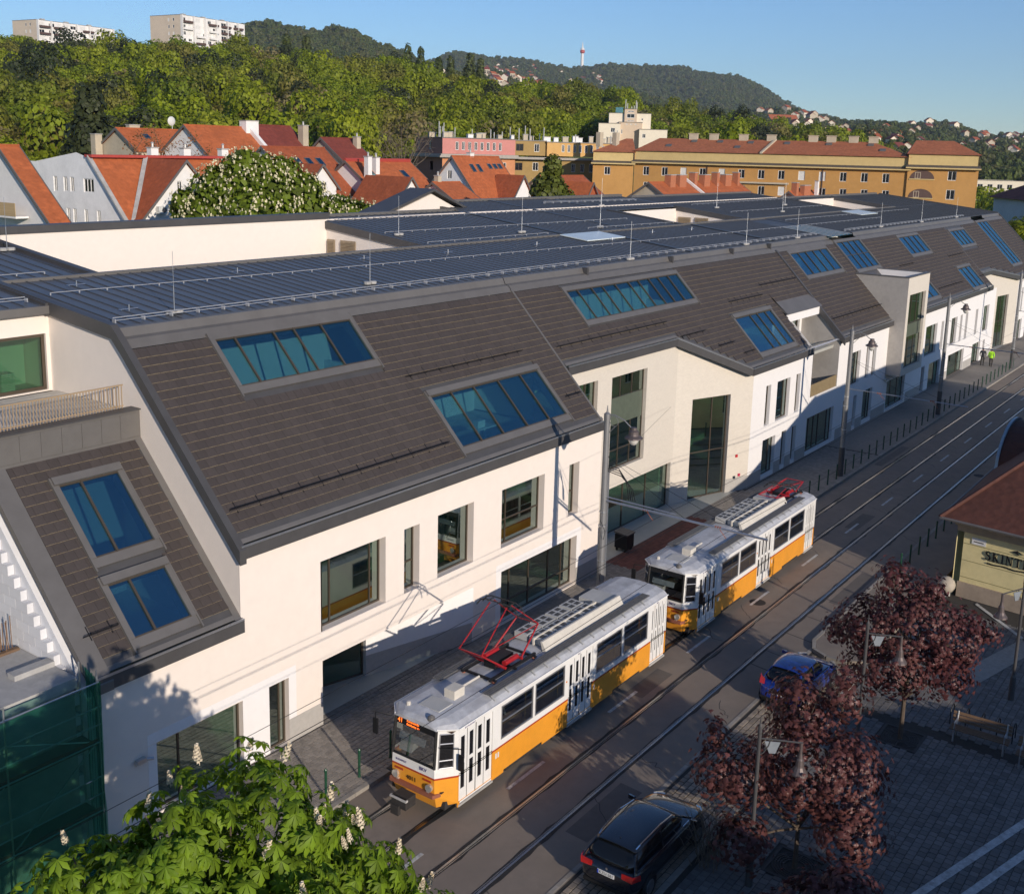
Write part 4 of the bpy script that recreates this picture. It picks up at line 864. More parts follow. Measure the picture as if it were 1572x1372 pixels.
        ws = MB(); e = .006*sgn
        ws.poly(U(F(1.68), -fh[1.68], 1.68), U(F(1.68), fh[1.68], 1.68), U(F(2.62), fh[2.62], 2.62), U(F(2.62), -fh[2.62], 2.62)); ws.build('windscreen', g_tram, T)
        ds = MB(); ds.poly(U(F(2.62), -fh[2.62], 2.62), U(F(2.62), fh[2.62], 2.62), U(F(2.86), fh[2.86], 2.86), U(F(2.86), -fh[2.86], 2.86)); DS = ds.build('destination_box', m_black, T)
        fr = MB()
        for sd in (-1, 1): fr.tube(U(F(1.68)-e, sd*fh[1.68], 1.66), U(F(2.86)-e, sd*fh[2.86], 2.86), .05, 5)
        fr.tube(U(F(1.68)-e, -.82, 1.68), U(F(1.68)-e, .82, 1.68), .035, 5); fr.build('windscreen_seal', m_rub, T)
        # cab side glass
        for sd in (-1, 1):
            a0, a1 = .16, .78
            def C_(t, z):
                zs = [1.36, 1.68, 2.62, 2.86]; i = 0 if z < 1.68 else (1 if z <= 2.62 else 2); k = (z-zs[i])/(zs[i+1]-zs[i])
                fu = F(zs[i])+(F(zs[i+1])-F(zs[i]))*k; fv = fh[zs[i]]+(fh[zs[i+1]]-fh[zs[i]])*k
                return U(fu+(cu_-fu)*t, sd*(fv+(hw-fv)*t+.008), z)
            if rear: a0, a1 = .2, .8
            rim = MB(); zs_ = (1.66, 1.9, 2.42, 2.72)
            for zz in zs_: rim.tube(C_(a0, zz), C_(a1, zz), .022, 5)
            for t in (a0, a1): rim.tube(C_(t, 1.66), C_(t, 2.72), .022, 5)
            CW = rim.build('cab_window', m_alu, T)
            for za, zb in zip(zs_[:-1], zs_[1:]): MB().poly(C_(a0, za), C_(a1, za), C_(a1, zb), C_(a0, zb)).build('cab_pane', mat('door_glass', (.012, .012, .014), .06, spec=.6), CW)
        if not rear:
            n = Vector((-1, 0, .25)).normalized()
            if raised == 1: text(DS, '41', U(.972, .72, 2.66), (R(83), 0, R(-90)), .20, m_led); raised == 1 and text(DS, 'Kamaraerdo', U(.978, .36, 2.745), (R(83), 0, R(-90)), .095, m_led); text(DS, 'Batthyany ter', U(.968, .36, 2.645), (R(83), 0, R(-90)), .095, m_led)
            MB().obox(U(.95, -.35, 2.15), Vector((.04, 0, 0)), Vector((0, 1.0, 0)), Vector((.07, 0, .2))).build('sun_blind', mat('blind_grey', (.35, .40, .42), .8), T)
            MB().obox(U(1.0, .2, 1.75), Vector((.3, 0, .05)), Vector((0, .5, 0)), Vector((.1, 0, .25))).build('driver_papers', m_intw, T)
            text(T, number, U(.85, .26, .98), (R(90), 0, R(-90)), .20, m_black, 'fleet_number')
            text(T, 'BKV', U(.85, -.25, 1.46), (R(90), 0, R(-90)), .16, mat('logo_blue', (.10, .08, .22), .5), 'operator_logo'); text(T, 'BUDAPEST', U(.85, .68, 1.47), (R(90), 0, R(-90)), .09, MATS['logo_blue'], 'operator_logo')
            for sd in (-1, 1):
                q = MB(); q.lathe(U(.86, sd*.66, 1.02), [(.03, -.08), (.12, -.08), (.12, .0), (.09, .03)], 12, 'x'); q.build('headlight', m_lens, T)
                q = MB(); q.lathe(U(.86, sd*.60, .86), [(.02, -.05), (.055, -.05), (.055, .03)], 8, 'x'); q.build('fog_lamp', m_lens, T)
                MB().box(XF+.845, XF+.862, YT+sd*.55-.16, YT+sd*.55+.16, 1.18, 1.24).build('vent_grille', m_tr, T)
            q = MB()
            q.obox(U(.76, -.85, .74), Vector((.14, 0, 0)), Vector((0, 1.70, 0)), Vector((0, 0, .12)))
            for sd in (-1, 1): q.obox(U(.76, sd*.85, .74), Vector((.35, sd*.12, 0)), Vector((.1, 0, 0)), Vector((0, 0, .12)))
            q.build('bumper', m_bump, T, fix=True)
            q = MB(); q.obox(U(.22, -.28, .42), Vector((.45, 0, 0)), Vector((0, .56, 0)), Vector((0, 0, .34))); q.obox(U(.14, -.05, .2), Vector((.12, 0, 0)), Vector((0, .3, 0)), Vector((0, 0, .3))); Cp = q.build('coupler', m_tg, T)
            q = MB(); q.obox(U(.18, -.32, .70), Vector((.1, 0, 0)), Vector((0, .64, 0)), Vector((0, 0, .06))); q.build('coupler_cover', m_conc, Cp)
            for sd in (-1, 1):
                q = MB(); b0 = U(.95, sd*.95, 2.75 if sd > 0 else 2.35); b1 = U(.75 if sd > 0 else 1.38, sd*1.42, 2.6 if sd > 0 else 2.1)
                q.path([b0, b1+Vector((0, 0, .2)), b1], .015, 5); q.obox(b1-Vector((.03, .09, .5)), Vector((.06, 0, 0)), Vector((0, .18, 0)), Vector((0, 0, .5))); q.build('wing_mirror', m_black, T)
            q = MB(); q.path([U(.85, -.2, 1.7), U(.86, -.5, 1.95), U(.88, -.68, 2.1)], .012, 4); q.path([U(.85, -.2, 1.68), U(.85, -.7, 1.72)], .012, 4); q.build('wiper', m_black, T)
    text(T, 'BKV BUDAPEST', U(1.75, -1.253, 2.745), (R(90), 0, 0), .075, MATS['logo_blue'], 'operator_logo'); text(T, number, U(7.95, -1.253, 2.745), (R(90), 0, 0), .085, MATS['logo_blue'], 'fleet_number'); text(T, number, U(13.5, -1.253, 2.745), (R(90), 0, 0), .085, MATS['logo_blue'], 'fleet_number')
    for u in (3.3, 3.42, 9.05): MB().box(XF+u, XF+u+.07, YT-1.256 if u > 1.45 else YT-1.2, YT-1.24 if u > 1.45 else YT-1.15, 1.02, 1.2).build('sticker', m_intw, T)
    for u in (7.25,): MB().box(XF+u, XF+u+.05, YT-1.27, YT-1.25, 2.0, 2.05).build('marker_lamp', mat('amber', (.7, .2, .02), .3), T)
    # roof shell
    prof = [(-1.0, -.03), (-.86, .11), (-.6, .20), (0, .24), (.6, .20), (.86, .11), (1.0, -.03)]
    st = [(.93, .82, 2.86, .45), (1.08, .92, 2.87, .75), (1.45, 1.27, 2.87, 1), (14.35, 1.27, 2.87, 1), (14.47, .99, 2.87, .7)]
    rf = MB()
    for u, w, z, k in st:
        for a, b in prof: rf.v.append(tuple(U(u, a*w, z+b*k)))
    n = len(prof)
    for i in range(len(st)-1):
        for j in range(n-1): rf.f.append((i*n+j, (i+1)*n+j, (i+1)*n+j+1, i*n+j+1))
    rf.f += [tuple(range(n)), tuple(range((len(st)-1)*n, len(st)*n))[::-1]]
    rf.build('roof', m_trf, T, fix=True)
    gt = MB()
    for sd in (-1, 1): gt.tube(U(1.45, sd*1.28, 2.85), U(14.35, sd*1.28, 2.85), .022, 5); gt.tube(U(.97, sd*.82, 2.88), U(1.45, sd*1.28, 2.85), .022, 5)
    gt.build('rain_gutter', m_tw, T)
    for sd in (-1, 1):
        wk = MB(); wu0, wu1 = (3.2, 13.2) if sd < 0 else (3.0, 12.5)
        for k in range(4): wk.obox(U(wu0, sd*.93-.16+k*.085, 3.12), Vector((wu1-wu0, 0, 0)), Vector((0, .06, 0)), Vector((0, 0, .035)))
        WK = wk.build('roof_walkway', mat('walkway_board', (.12, .12, .12), .8, .2, 6), T)
        bk = MB(); kn = int((wu1-wu0)/.72)
        for k in range(kn+1): u = wu0+.1+k*.72; bk.obox(U(u, sd*1.2, 2.95), Vector((.035, 0, 0)), Vector((0, -sd*.25, .14)), Vector((0, 0, .035)))
        bk.build('walkway_bracket', m_tbx, WK)
    # resistor boxes and shield
    for k in range(4):
        for j in range(2):
            q = MB(); u = 7.05+k*.92; v = -.36+j*.62; q.box(XF+u, XF+u+.82, YT+v, YT+v+.54, 3.12, 3.36); rb = q.build('resistor_box', m_tbx, T)
            for a in (.1, .47):
                for b in (.06, .30): MB().box(XF+u+a, XF+u+a+.25, YT+v+b, YT+v+b+.17, 3.36, 3.366).build('vent', m_tvent, rb)
    q = MB(); q.box(XF+6.9, XF+10.9, YT-.12, YT-.06, 3.15, 3.40); q.build('cable_duct', m_cream2, T)
    q = MB(); q.prism([tuple(U(6.8, -.72, 3.08)), tuple(U(6.8, -.55, 3.08)), tuple(U(6.8, -.45, 3.42)), tuple(U(6.8, -.52, 3.42))], (5.1, 0, 0)); q.build('resistor_shield', m_cream2, T, fix=True)
    q = MB(); q.box(XF+11.0, XF+12.0, YT-.4, YT+.7, 3.1, 3.34); q.build('roof_cabinet', m_tbx, T)
    q = MB(); q.box(XF+2.35, XF+2.85, YT-.35, YT+.05, 3.08, 3.38); q.build('fan_box', m_cream2, T)
    q = MB(); q.box(XF+1.5, XF+2.15, YT-.45, YT+.35, 3.05, 3.12); q.build('roof_hatch', m_tbx, T)
    q = MB(); q.lathe(U(1.35, .62, 3.0), [(.07, 0), (.07, .14), (.04, .17)], 8); q.build('roof_antenna', m_cream2, T)
    q = MB(); q.lathe(U(1.15, -.45, 3.0), [(.12, 0), (.11, .10), (.04, .16)], 10); q.build('roof_beacon', m_sheet, T)
    q = MB(); q.path([U(3.0, -.1, 3.2), U(3.9, -.1, 3.2)], .04, 6); q.build('roof_cable', m_cream2, T)
    # pantograph
    pc = 5.1 if not raised == 2 else 12.9
    if raised == 2:      # second car: folded, near the rear end
        pc = 11.6+1.2
    p0 = MB()
    for v in (-.55, .55): p0.obox(U(pc-1.25, v-.04, 3.16), Vector((2.5, 0, 0)), Vector((0, .08, 0)), Vector((0, 0, .08)))
    for u in (-1.1, 0, 1.1): p0.obox(U(pc+u-.04, -.7, 3.14), Vector((.08, 0, 0)), Vector((0, 1.4, 0)), Vector((0, 0, .06)))
    p0.box(XF+pc-.5, XF+pc+.5, YT-.2, YT+.25, 3.18, 3.42); p0.build('pantograph_base', m_black, T)
    q = MB(); q.tube(U(pc-.35, -.45, 3.42), U(pc+.35, -.45, 3.42), .09, 8); q.tube(U(pc-.35, .35, 3.42), U(pc+.35, .35, 3.42), .09, 8); q.build('pantograph_spring', m_pred, T)
    for k in range(4): q = MB(); q.lathe(U(pc+(-1.1 if k < 2 else 1.1), -.6 if k % 2 else .6, 3.0), [(.05, 0), (.08, .05), (.05, .1), (.08, .13), (.05, .16)], 8); q.build('insulator', m_bump, T)
    kz, ku, hz, hd = (4.12, 1.55, 5.22, .12) if raised == 1 else (3.52, 1.75, 3.62, .3)
    pa = MB()
    for s in (-1, 1):
        for v in (-.55, .55):
            pa.tube(U(pc+s*.45, v, 3.34), U(pc+s*ku, v*.8, kz), .035, 6, .028); pa.tube(U(pc+s*ku, v*.8, kz), U(pc+s*hd, v*.62, hz), .022, 5)
        pa.tube(U(pc+s*ku, -.46, kz), U(pc+s*ku, .46, kz), .022, 5); pa.tube(U(pc+s*.45, -.6, 3.34), U(pc+s*.45, .6, 3.34), .05, 6)
        pa.tube(U(pc+s*.45, .55, 3.34), U(pc+s*ku, -.45, kz), .016, 4)
    pa.build('pantograph_arm', m_pred, T)
    ph = MB()
    for s in (-1, 1):
        ph.path([U(pc+s*.16, -.85, hz-.18), U(pc+s*.16, -.68, hz+.03), U(pc+s*.16, -.5, hz+.1), U(pc+s*.16, .5, hz+.1), U(pc+s*.16, .68, hz+.03), U(pc+s*.16, .85, hz-.18)], .022, 5)
    for v in (-.4, 0, .4): ph.tube(U(pc-.16, v, hz+.06), U(pc+.16, v, hz+.06), .02, 5)
    ph.build('collector_head', m_tg, T)
    # underframe, bogies
    q = MB(); q.box(XF+1.1, XF+14.3, YT-1.05, YT+1.05, .30, .55); q.box(XF+4.0, XF+10.6, YT-1.15, YT+1.15, .25, .5); q.build('underframe', m_tg, T)
    for bc in (4.85, 11.4):
        q = MB(); q.box(XF+bc-1.5, XF+bc+1.5, YT-1.05, YT-.95, .18, .42); q.box(XF+bc-1.5, XF+bc+1.5, YT+.95, YT+1.05, .18, .42); Bg = q.build('bogie', m_tg, T)
        for a in (-.95, .95):
            for v in (-.76, .76): q = MB(); q.lathe(U(bc+a, v, .33), [(.1, -.06), (.32, -.06), (.32, .06), (.1, .06)], 16, 'y'); q.build('wheel', m_rail, Bg)
    # inside
    q = MB(); q.box(XF+1.0, XF+14.3, YT-1.0, YT+1.2, .86, .90); q.build('floor', m_tg, T)
    q = MB(); q.poly(U(1.2, -1.2, 2.80), U(14.3, -1.2, 2.80), U(14.3, 1.2, 2.80), U(1.2, 1.2, 2.80)); q.build('inner_ceiling', m_seatb, T)
    for u in (3.7, 4.6, 5.5, 6.4, 9.3, 10.2, 11.1, 12.0):
        for v in (-1.0, .62):
            q = MB(); q.box(XF+u, XF+u+.42, YT+v, YT+v+.4, 1.25, 1.32); q.box(XF+u+.36, XF+u+.44, YT+v, YT+v+.4, 1.32, 1.85); q.build('passenger_seat', m_seatb, T)
    hr = MB()
    hr.tube(U(3.3, -1.16, 1.98), U(7.2, -1.16, 1.98), .018, 5); hr.tube(U(9.1, -1.16, 1.98), U(12.9, -1.16, 1.98), .018, 5)
    for u in (3.4, 5.3, 7.2, 9.1, 11.0, 12.9): hr.tube(U(u, -.95, .9), U(u, -.95, 2.8), .018, 5)
    hr.tube(U(3.3, -.5, 2.6), U(12.9, -.5, 2.6), .018, 5); hr.tube(U(3.3, .5, 2.6), U(12.9, .5, 2.6), .018, 5); hr.build('handrail', m_yrail, T)
    return T
tram(21.7, 'front yellow and white tram car with its red pantograph raised', '4011', 1)
tram(37.35, 'rear yellow and white tram car coupled behind, with its red pantograph folded down', '', 2)
MB_ = MB().box(36.2, 37.6, YT-.15, YT+.15, .48, .62)
tag(MB_.build('coupling_bar', m_tg), 'dark steel coupling bar between the two tram cars', 'coupling')

# ------------------------------------------------------------------ cars
m_carblk = mat('car_paint_black', (0.006, 0.008, 0.014), 0.22, .1, 2, spec=.5, coat=1.0)
m_carblu = mat('car_paint_blue', (0.008, 0.030, 0.22), 0.22, .08, 2, spec=.5, coat=1.0)
m_carg = mat('car_glass', (0.006, 0.007, 0.008), 0.05, .05, 2, spec=.6)
m_tail = mat('tail_lamp', (0.42, 0.015, 0.015), 0.12, .1, 8, coat=.6)
m_chrome = mat('chrome', (0.70, 0.72, 0.75), 0.12, .03, 8, metal=1)
m_rim = mat('alloy_rim', (0.42, 0.42, 0.44), 0.28, .06, 8, metal=.8)
m_plate = mat('plate_white', (0.72, 0.72, 0.70), 0.5)
m_plateb = mat('plate_blue', (0.02, 0.06, 0.42), 0.5)
def ring_loft(secs, close=True):
    b = MB(); n = len(secs[0])
    for s in secs: b.v += [tuple(p) for p in s]
    for i in range(len(secs)-1):
        for j in range(n): b.f.append((i*n+j, (i+1)*n+j, (i+1)*n+(j+1) % n, i*n+(j+1) % n))
    b.f += [tuple(range(n))[::-1], tuple(range((len(secs)-1)*n, len(secs)*n))]
    return b
def car(name, loc, rz, paint, label, L, Wd, H, stations, gh, plate, estate):
    Cc = thing(name, loc, label, 'car', rz=rz)
    secs = []
    for x, w, zb, zt, crown in stations:
        half = [(w*.80, zb), (w*.97, zb+.10), (w, zb+.28), (w*.995, zt-.16), (w*.955, zt-.04), (w*.86, zt), (w*.45, zt+crown)]
        secs.append([(x, y, z) for y, z in half]+[(x, -y, z) for y, z in half[::-1]])
    body = ring_loft(secs).build('body', paint, Cc, smooth=True, world=False, fix=True)
    md = body.modifiers.new('s', 'SUBSURF'); md.levels = 2; md.render_levels = 2
    # greenhouse: rings from rear to front
    gs = []
    for x, wb, zb, wt, zt in gh:
        half = [(wb, zb), (wb*.55+wt*.45, zb+(zt-zb)*.5), (wt, zt-.05*(zt-zb)), (wt*.82, zt), (0.001, zt+.02*(zt > zb+.1))]
        gs.append([(x, y, z) for y, z in half]+[(x, -y, z) for y, z in half[::-1]])
    g = ring_loft(gs); go = g.build('glasshouse', m_carg, Cc, smooth=True, world=False, fix=True)
    md = go.modifiers.new('s', 'SUBSURF'); md.levels = 1; md.render_levels = 1
    # roof skin and pillars in body colour, a little proud of the glass
    r0, r1 = 1, len(gh)-2
    rs = []
    for i in range(r0, r1+1):
        x, wb, zb, wt, zt = gh[i]
        rs.append([(x, wt+.012, zt-.05), (x, wt*.8, zt+.018), (x, 0, zt+.035), (x, -wt*.8, zt+.018), (x, -wt-.012, zt-.05)])
    rb = MB(); n = 5
    for s_ in rs: rb.v += s_
    for i in range(len(rs)-1):
        for j in range(n-1): rb.f.append((i*n+j, (i+1)*n+j, (i+1)*n+j+1, i*n+j+1))
    ro_ = rb.build('roof', paint, Cc, smooth=True, world=False); md = ro_.modifiers.new('t', 'SOLIDIFY'); md.thickness = .02; md.offset = -1; md = ro_.modifiers.new('s', 'SUBSURF'); md.levels = 2; md.render_levels = 2
    for sd in (-1, 1):
        pl = MB()
        a, b_ = gh[-2], gh[-1]; pl.obox(Vector((a[0], sd*(a[3]+.0), a[4]-.06)), Vector((b_[0]-a[0], sd*(b_[1]-a[3]), b_[2]-a[4]+.06)), Vector((.06, 0, .03)), Vector((0, sd*.02, 0)))
        a, b_ = gh[1], gh[0]; pl.obox(Vector((a[0], sd*(a[3]-.02), a[4]-.05)), Vector((b_[0]-a[0], sd*(b_[1]-a[3]), b_[2]-a[4]+.03)), Vector((.13, 0, .02)), Vector((0, sd*.035, 0)))
        xm = gh[2][0]+(.62 if estate else .45)
        pl.obox(Vector((xm, sd*(gh[0][1]+.0), gh[2][2]-.02)), Vector((.07, 0, 0)), Vector((-.02, -sd*(gh[0][1]-gh[2][3]-.015), gh[2][4]-gh[2][2]-.03)), Vector((0, sd*.016, 0)))
        pl.build('pillar', paint, Cc, world=False, fix=True)
        cr = MB(); cr.path([(gh[0][0]+.15, sd*(gh[0][1]+.015), gh[0][2]+.01), (gh[-1][0]-.1, sd*(gh[-1][1]+.01), gh[-1][2]+.01)], .014, 5); cr.build('window_trim', m_chrome if estate else m_rub, Cc, world=False)
        if estate:
            rr = MB(); pts = [(gh[1][0]+.12, sd*(gh[1][3]-.05), gh[1][4]+.04), (gh[1][0]+.3, sd*(gh[1][3]-.03), gh[1][4]+.085), (gh[2][0]+.7, sd*(gh[2][3]-.03), gh[2][4]+.08), (gh[-2][0]-.1, sd*(gh[-2][3]-.03), gh[-2][4]+.03)]
            rr.path(pts, .020, 6); rr.build('roof_rail', m_chrome, Cc, world=False)
        mi = MB(); mx = gh[-1][0]-.28; mi.add([(mx, sd*Wd*.5, .98), (mx+.16, sd*Wd*.5, .97), (mx+.16, sd*(Wd*.5+.2), .98), (mx, sd*(Wd*.5+.2), .99), (mx, sd*Wd*.5, 1.10), (mx+.08, sd*Wd*.5, 1.09), (mx+.09, sd*(Wd*.5+.19), 1.10), (mx, sd*(Wd*.5+.2), 1.12)], [(0, 3, 2, 1), (4, 5, 6, 7), (0, 1, 5, 4), (1, 2, 6, 5), (2, 3, 7, 6), (3, 0, 4, 7)]); mi.build('door_mirror', paint, Cc, world=False, fix=True)
        # rear lamps, front lamps
        tl = MB()
        if estate: tl.add([(.02, sd*.46, .80), (-.005, sd*.78, .80), (.28, sd*.895, .80), (.02, sd*.46, .95), (.02, sd*.80, .97), (.26, sd*.885, .95)], [(0, 1, 4, 3), (1, 2, 5, 4)])
        else: tl.add([(.03, sd*.56, .86), (.02, sd*.74, .86), (.22, sd*.845, .88), (.09, sd*.58, 1.04), (.12, sd*.74, 1.12), (.26, sd*.80, 1.12)], [(0, 1, 4, 3), (1, 2, 5, 4)])
        t_ = tl.build('tail_lamp', m_tail, Cc, world=False, fix=True); md = t_.modifiers.new('t', 'SOLIDIFY'); md.thickness = .03; md.offset = 0
        hl = MB(); hl.add([(L-.42, sd*(Wd*.5-.10), .70), (L-.10, sd*(Wd*.5-.22), .66), (L-.12, sd*(Wd*.5-.38), .66), (L-.45, sd*(Wd*.5-.12), .80), (L-.2, sd*(Wd*.5-.26), .76), (L-.24, sd*(Wd*.5-.40), .77)], [(0, 1, 4, 3), (1, 2, 5, 4), (3, 4, 5)]); h_ = hl.build('headlight', m_lens, Cc, world=False, fix=True); md = h_.modifiers.new('t', 'SOLIDIFY'); md.thickness = .04; md.offset = 0
        for wx in (.82 if estate else .62, L-.82 if estate else L-.72):
            ar = MB(); ar.lathe((wx, sd*(Wd*.5-.02), .33), [(.385, -.01), (.385, .012)], 20, 'y'); ar.build('wheel_arch', m_rub, Cc, world=False)
            ty = MB(); ty.lathe((wx, sd*(Wd*.5-.09), .315), [(.2, -.10), (.29, -.105), (.315, -.07), (.315, .07), (.29, .105), (.2, .10)], 24, 'y'); TY = ty.build('wheel', m_rub, Cc, smooth=False, world=False)
            rm = MB(); rm.lathe((wx, sd*(Wd*.5-.005), .315), [(.205, -.02), (.215, .018), (.19, .018), (.185, -.02)], 20, 'y')
            for k in range(7):
                a = 2*math.pi*k/7; dv = Vector((math.cos(a), 0, math.sin(a))); pv = Vector((-math.sin(a), 0, math.cos(a))); rm.obox(Vector((wx, sd*(Wd*.5-.004), .315))+dv*.03-pv*.018, dv*.17, pv*.036, Vector((0, sd*.016, 0)))
            rm.lathe((wx, sd*(Wd*.5-.0), .315), [(.05, -.02), (.05, .02)], 10, 'y'); rm.build('rim', m_rim, TY, world=False)
            br = MB(); br.lathe((wx, sd*(Wd*.5-.05), .315), [(.19, -.005), (.19, .005)], 16, 'y'); br.build('brake_disc', m_tg, TY, world=False)
    pq = MB(); pz = .72 if estate else .60; pq.box(-.035, -.018, -.26, .26, pz, pz+.115); P_ = pq.build('number_plate', m_plate, Cc, world=False)
    pq = MB(); pq.box(-.038, -.034, .215, .26, pz, pz+.115); pq.build('plate_band', m_plateb, P_, world=False)
    cu = bpy.data.curves.new('plate_text', 'FONT'); cu.body = plate or ' '; cu.size = .115; cu.extrude = .001; cu.align_x = 'CENTER'; cu.materials.append(m_black)
    if plate:
        to_ = to_mesh_obj('plate_text', cu, P_); to_.location = (-.037, -.02, pz+.022); to_.rotation_euler = (R(90), 0, R(-90))
    q = MB(); q.box(-.01, .06, -.7, .7, .34, .42); q.build('bumper_strip', m_rub, Cc, world=False)
    q = MB(); q.lathe((.02, 0, .99 if not estate else .90), [(.035, -.01), (.035, .0)], 10, 'x'); q.build('badge', m_chrome, Cc, world=False)
    q = MB(); q.box(.15, L-.2, -Wd*.42, Wd*.42, .18, .5); q.build('underbody', m_rub, Cc, world=False)
    q = MB(); q.path([(gh[1][0]+.35, 0, gh[1][4]+.03), (gh[1][0]+.27, 0, gh[1][4]+.10)], .018, 5); q.build('aerial', m_rub, Cc, world=False)
    return Cc
est = [(-.02, .66, .40, .78, .01), (.06, .80, .32, .93, .01), (.35, .885, .24, .99, .01), (1.1, .905, .20, .98, .01), (2.1, .905, .20, .965, .01), (2.95, .905, .20, .955, .015), (3.35, .90, .21, .94, .03), (3.9, .885, .23, .87, .04), (4.3, .82, .27, .76, .04), (4.5, .70, .34, .62, .02), (4.54, .60, .40, .54, .0)]
egh = [(.10, .80, .96, .74, 1.00), (.42, .82, .97, .62, 1.38), (1.05, .83, .96, .66, 1.455), (2.1, .83, .95, .67, 1.46), (2.62, .82, .94, .64, 1.40), (3.38, .78, .93, .72, .965)]
car('parked_car', (22.72, 12.92, 0), R(0.5), m_carblk, 'black estate car with chrome roof rails parked by the bottom edge', 4.54, 1.81, 1.46, est, egh, 'KZU-261', True)
hat = [(-.02, .62, .36, .70, .01), (.06, .76, .28, .86, .01), (.30, .83, .22, .98, .01), (.9, .85, .19, .97, .01), (1.7, .85, .19, .95, .01), (2.45, .85, .19, .93, .015), (2.8, .845, .2, .91, .03), (3.25, .82, .22, .83, .04), (3.6, .74, .27, .70, .03), (3.78, .60, .34, .56, .01), (3.82, .5, .40, .5, .0)]
hgh = [(.14, .74, .97, .66, 1.02), (.52, .76, .97, .56, 1.38), (1.0, .77, .96, .60, 1.44), (1.6, .77, .94, .60, 1.44), (2.05, .76, .93, .58, 1.38), (2.85, .72, .91, .66, .94)]
car('parked_car', (35.25, 13.32, 0), R(-2), m_carblu, 'blue hatchback parked beside the purple-leaved tree', 3.82, 1.70, 1.45, hat, hgh, '', False)
# ------------------------------------------------------------------ poles, lamps, wires
m_pole = mat('pole_grey', (0.25, 0.25, 0.25), 0.5, .1, 3, metal=.4, stain=.4, stain_scale=1.5)
m_lampg = mat('lantern_bronze', (0.13, 0.105, 0.10), 0.5, .1, 6, metal=.4)
g_lamp = mat('lantern_bowl', (0.62, 0.60, 0.55), 0.15, spec=.6)
def street_pole(x, label, arm=True, top=9.3, heavy=False):
    P = thing('tram_pole', (x, 21.9, .12), label, 'pole', 'tram poles along the kerb')
    y = 21.9
    q = MB(); q.lathe((x, y, .12), [(.17, 0), (.165, 1.9), (.15, 1.95), (.12, top-.35), (.135, top-.35), (.135, top-.1), (.04, top-.02), (.015, top+.25)], 12); q.build('shaft', m_pole, P, smooth=False)
    q = MB(); q.lathe((x, y, .12), [(.18, 0), (.175, 1.85), (.172, 1.86)], 12); q.build('dark_foot', m_sheetd, P)
    # lantern bracket, reaching out over the street
    lp = [(x, y, top), (x, y-.35, top+.02), (x, y-.8, top-.12), (x, y-1.2, top-.42)]
    q = MB(); q.path(lp, .026, 6)
    for k in range(12):
        a0, a1 = k*R(30), (k+1)*R(30); q.tube((x, y-.32+.2*math.cos(a0), top-.24+.2*math.sin(a0)), (x, y-.32+.2*math.cos(a1), top-.24+.2*math.sin(a1)), .012, 4)
    q.tube((x, y-.1, top-.75), (x, y-.42, top-.4), .016, 5); q.build('lamp_bracket', m_pole, P)
    q = MB(); q.lathe((x, y-1.25, top-.95), [(.12, .62), (.13, .52), (.20, .46), (.21, .36), (.23, .30), (.36, .22), (.37, .17), (.2, .17)][::-1], 14); Lh = q.build('lantern', m_lampg, P)
    q = MB(); q.lathe((x, y-1.25, top-.95), [(.03, -.12), (.14, -.04), (.20, .08), (.21, .17)], 12); q.build('lantern_glass', g_lamp, Lh, smooth=True)
    if arm:
        za = 5.72
        q = MB(); q.tube((x, y, za), (x, 14.8, za-.05), .035 if not heavy else .05, 6)
        if heavy: q.tube((x, y, za+.16), (x, 18.6, za+.1), .03, 6)
        q.build('cantilever_arm', m_galv, P)
        q = MB(); q.tube((x, y, za+1.9), (x, 18.2, za), .008, 4); q.tube((x, y, za+1.9), (x, 15.8, za), .008, 4); q.build('stay_wire', m_black, P)
        for yy in (19.6, 16.46):
            q = MB(); q.lathe((x, yy+.35, za-.02), [(.03, -.14), (.055, -.1), (.03, -.05), (.055, 0), (.03, .05), (.055, .1), (.03, .14)], 8, 'y'); q.tube((x, yy+.3, za-.06), (x, yy, 5.34), .014, 5); q.build('insulator', m_bump, P)
    for z in (1.4, 3.1, 4.6, 5.2):
        q = MB(); q.lathe((x, y, z), [(.165, 0), (.165, .05)], 12); q.build('clamp_band', m_galv, P)
    return P
p1 = street_pole(36.9, 'grey tram pole with bronze lantern between the two tram cars', heavy=True)
q = MB()
for k in range(4):
    pts = [(36.9, 21.75, 7.2-.08*k), (36.95, 21.3-.05*k, 7.15-.1*k), (37.0, 20.95-.1*k, 6.7-.1*k), (37.0, 20.8-.1*k, 5.9)]
    q.path(pts, .018, 5)
q.path([(36.7, 21.9, 4.9), (36.6, 21.6, 4.5), (36.75, 21.75, 4.1)], .012, 4); q.path([(36.75, 21.8, 2.6), (36.3, 21.6, 2.75), (36.2, 21.5, 2.5)], .014, 4); q.build('hanging_cable', m_black, p1)
q = MB(); q.path([(37.05, 21.8, 7.0), (37.06, 21.8, 2.2)], .035, 6); q.build('cable_pipe', m_galv, p1)
street_pole(65.6, 'grey tram pole with bronze lantern in front of the loggia house')
street_pole(87.4, 'grey tram pole with bronze lantern beyond the grey projecting bay')
street_pole(112.6, 'farthest tram pole at the picture edge')
def wire(pts, r, label, name='overhead_wire'):
    q = MB(); q.path(pts, r, 4); return tag(q.build(name, m_black), label, 'wire', 'overhead wires above the tracks')
def sag(x0, x1, y0, y1, z, n=6, s=.12):
    return [(x0+(x1-x0)*k/n, y0+(y1-y0)*k/n, z-s*4*(k/n)*(1-k/n)) for k in range(n+1)]
wire(sag(-5, 36.9, 19.5, 19.6, 5.38)+sag(36.9, 65.6, 19.6, 19.5, 5.38)[1:]+sag(65.6, 87.4, 19.5, 19.7, 5.38)[1:]+sag(87.4, 140, 19.7, 19.6, 5.38)[1:], .0075, 'contact wire above the track nearest the building')
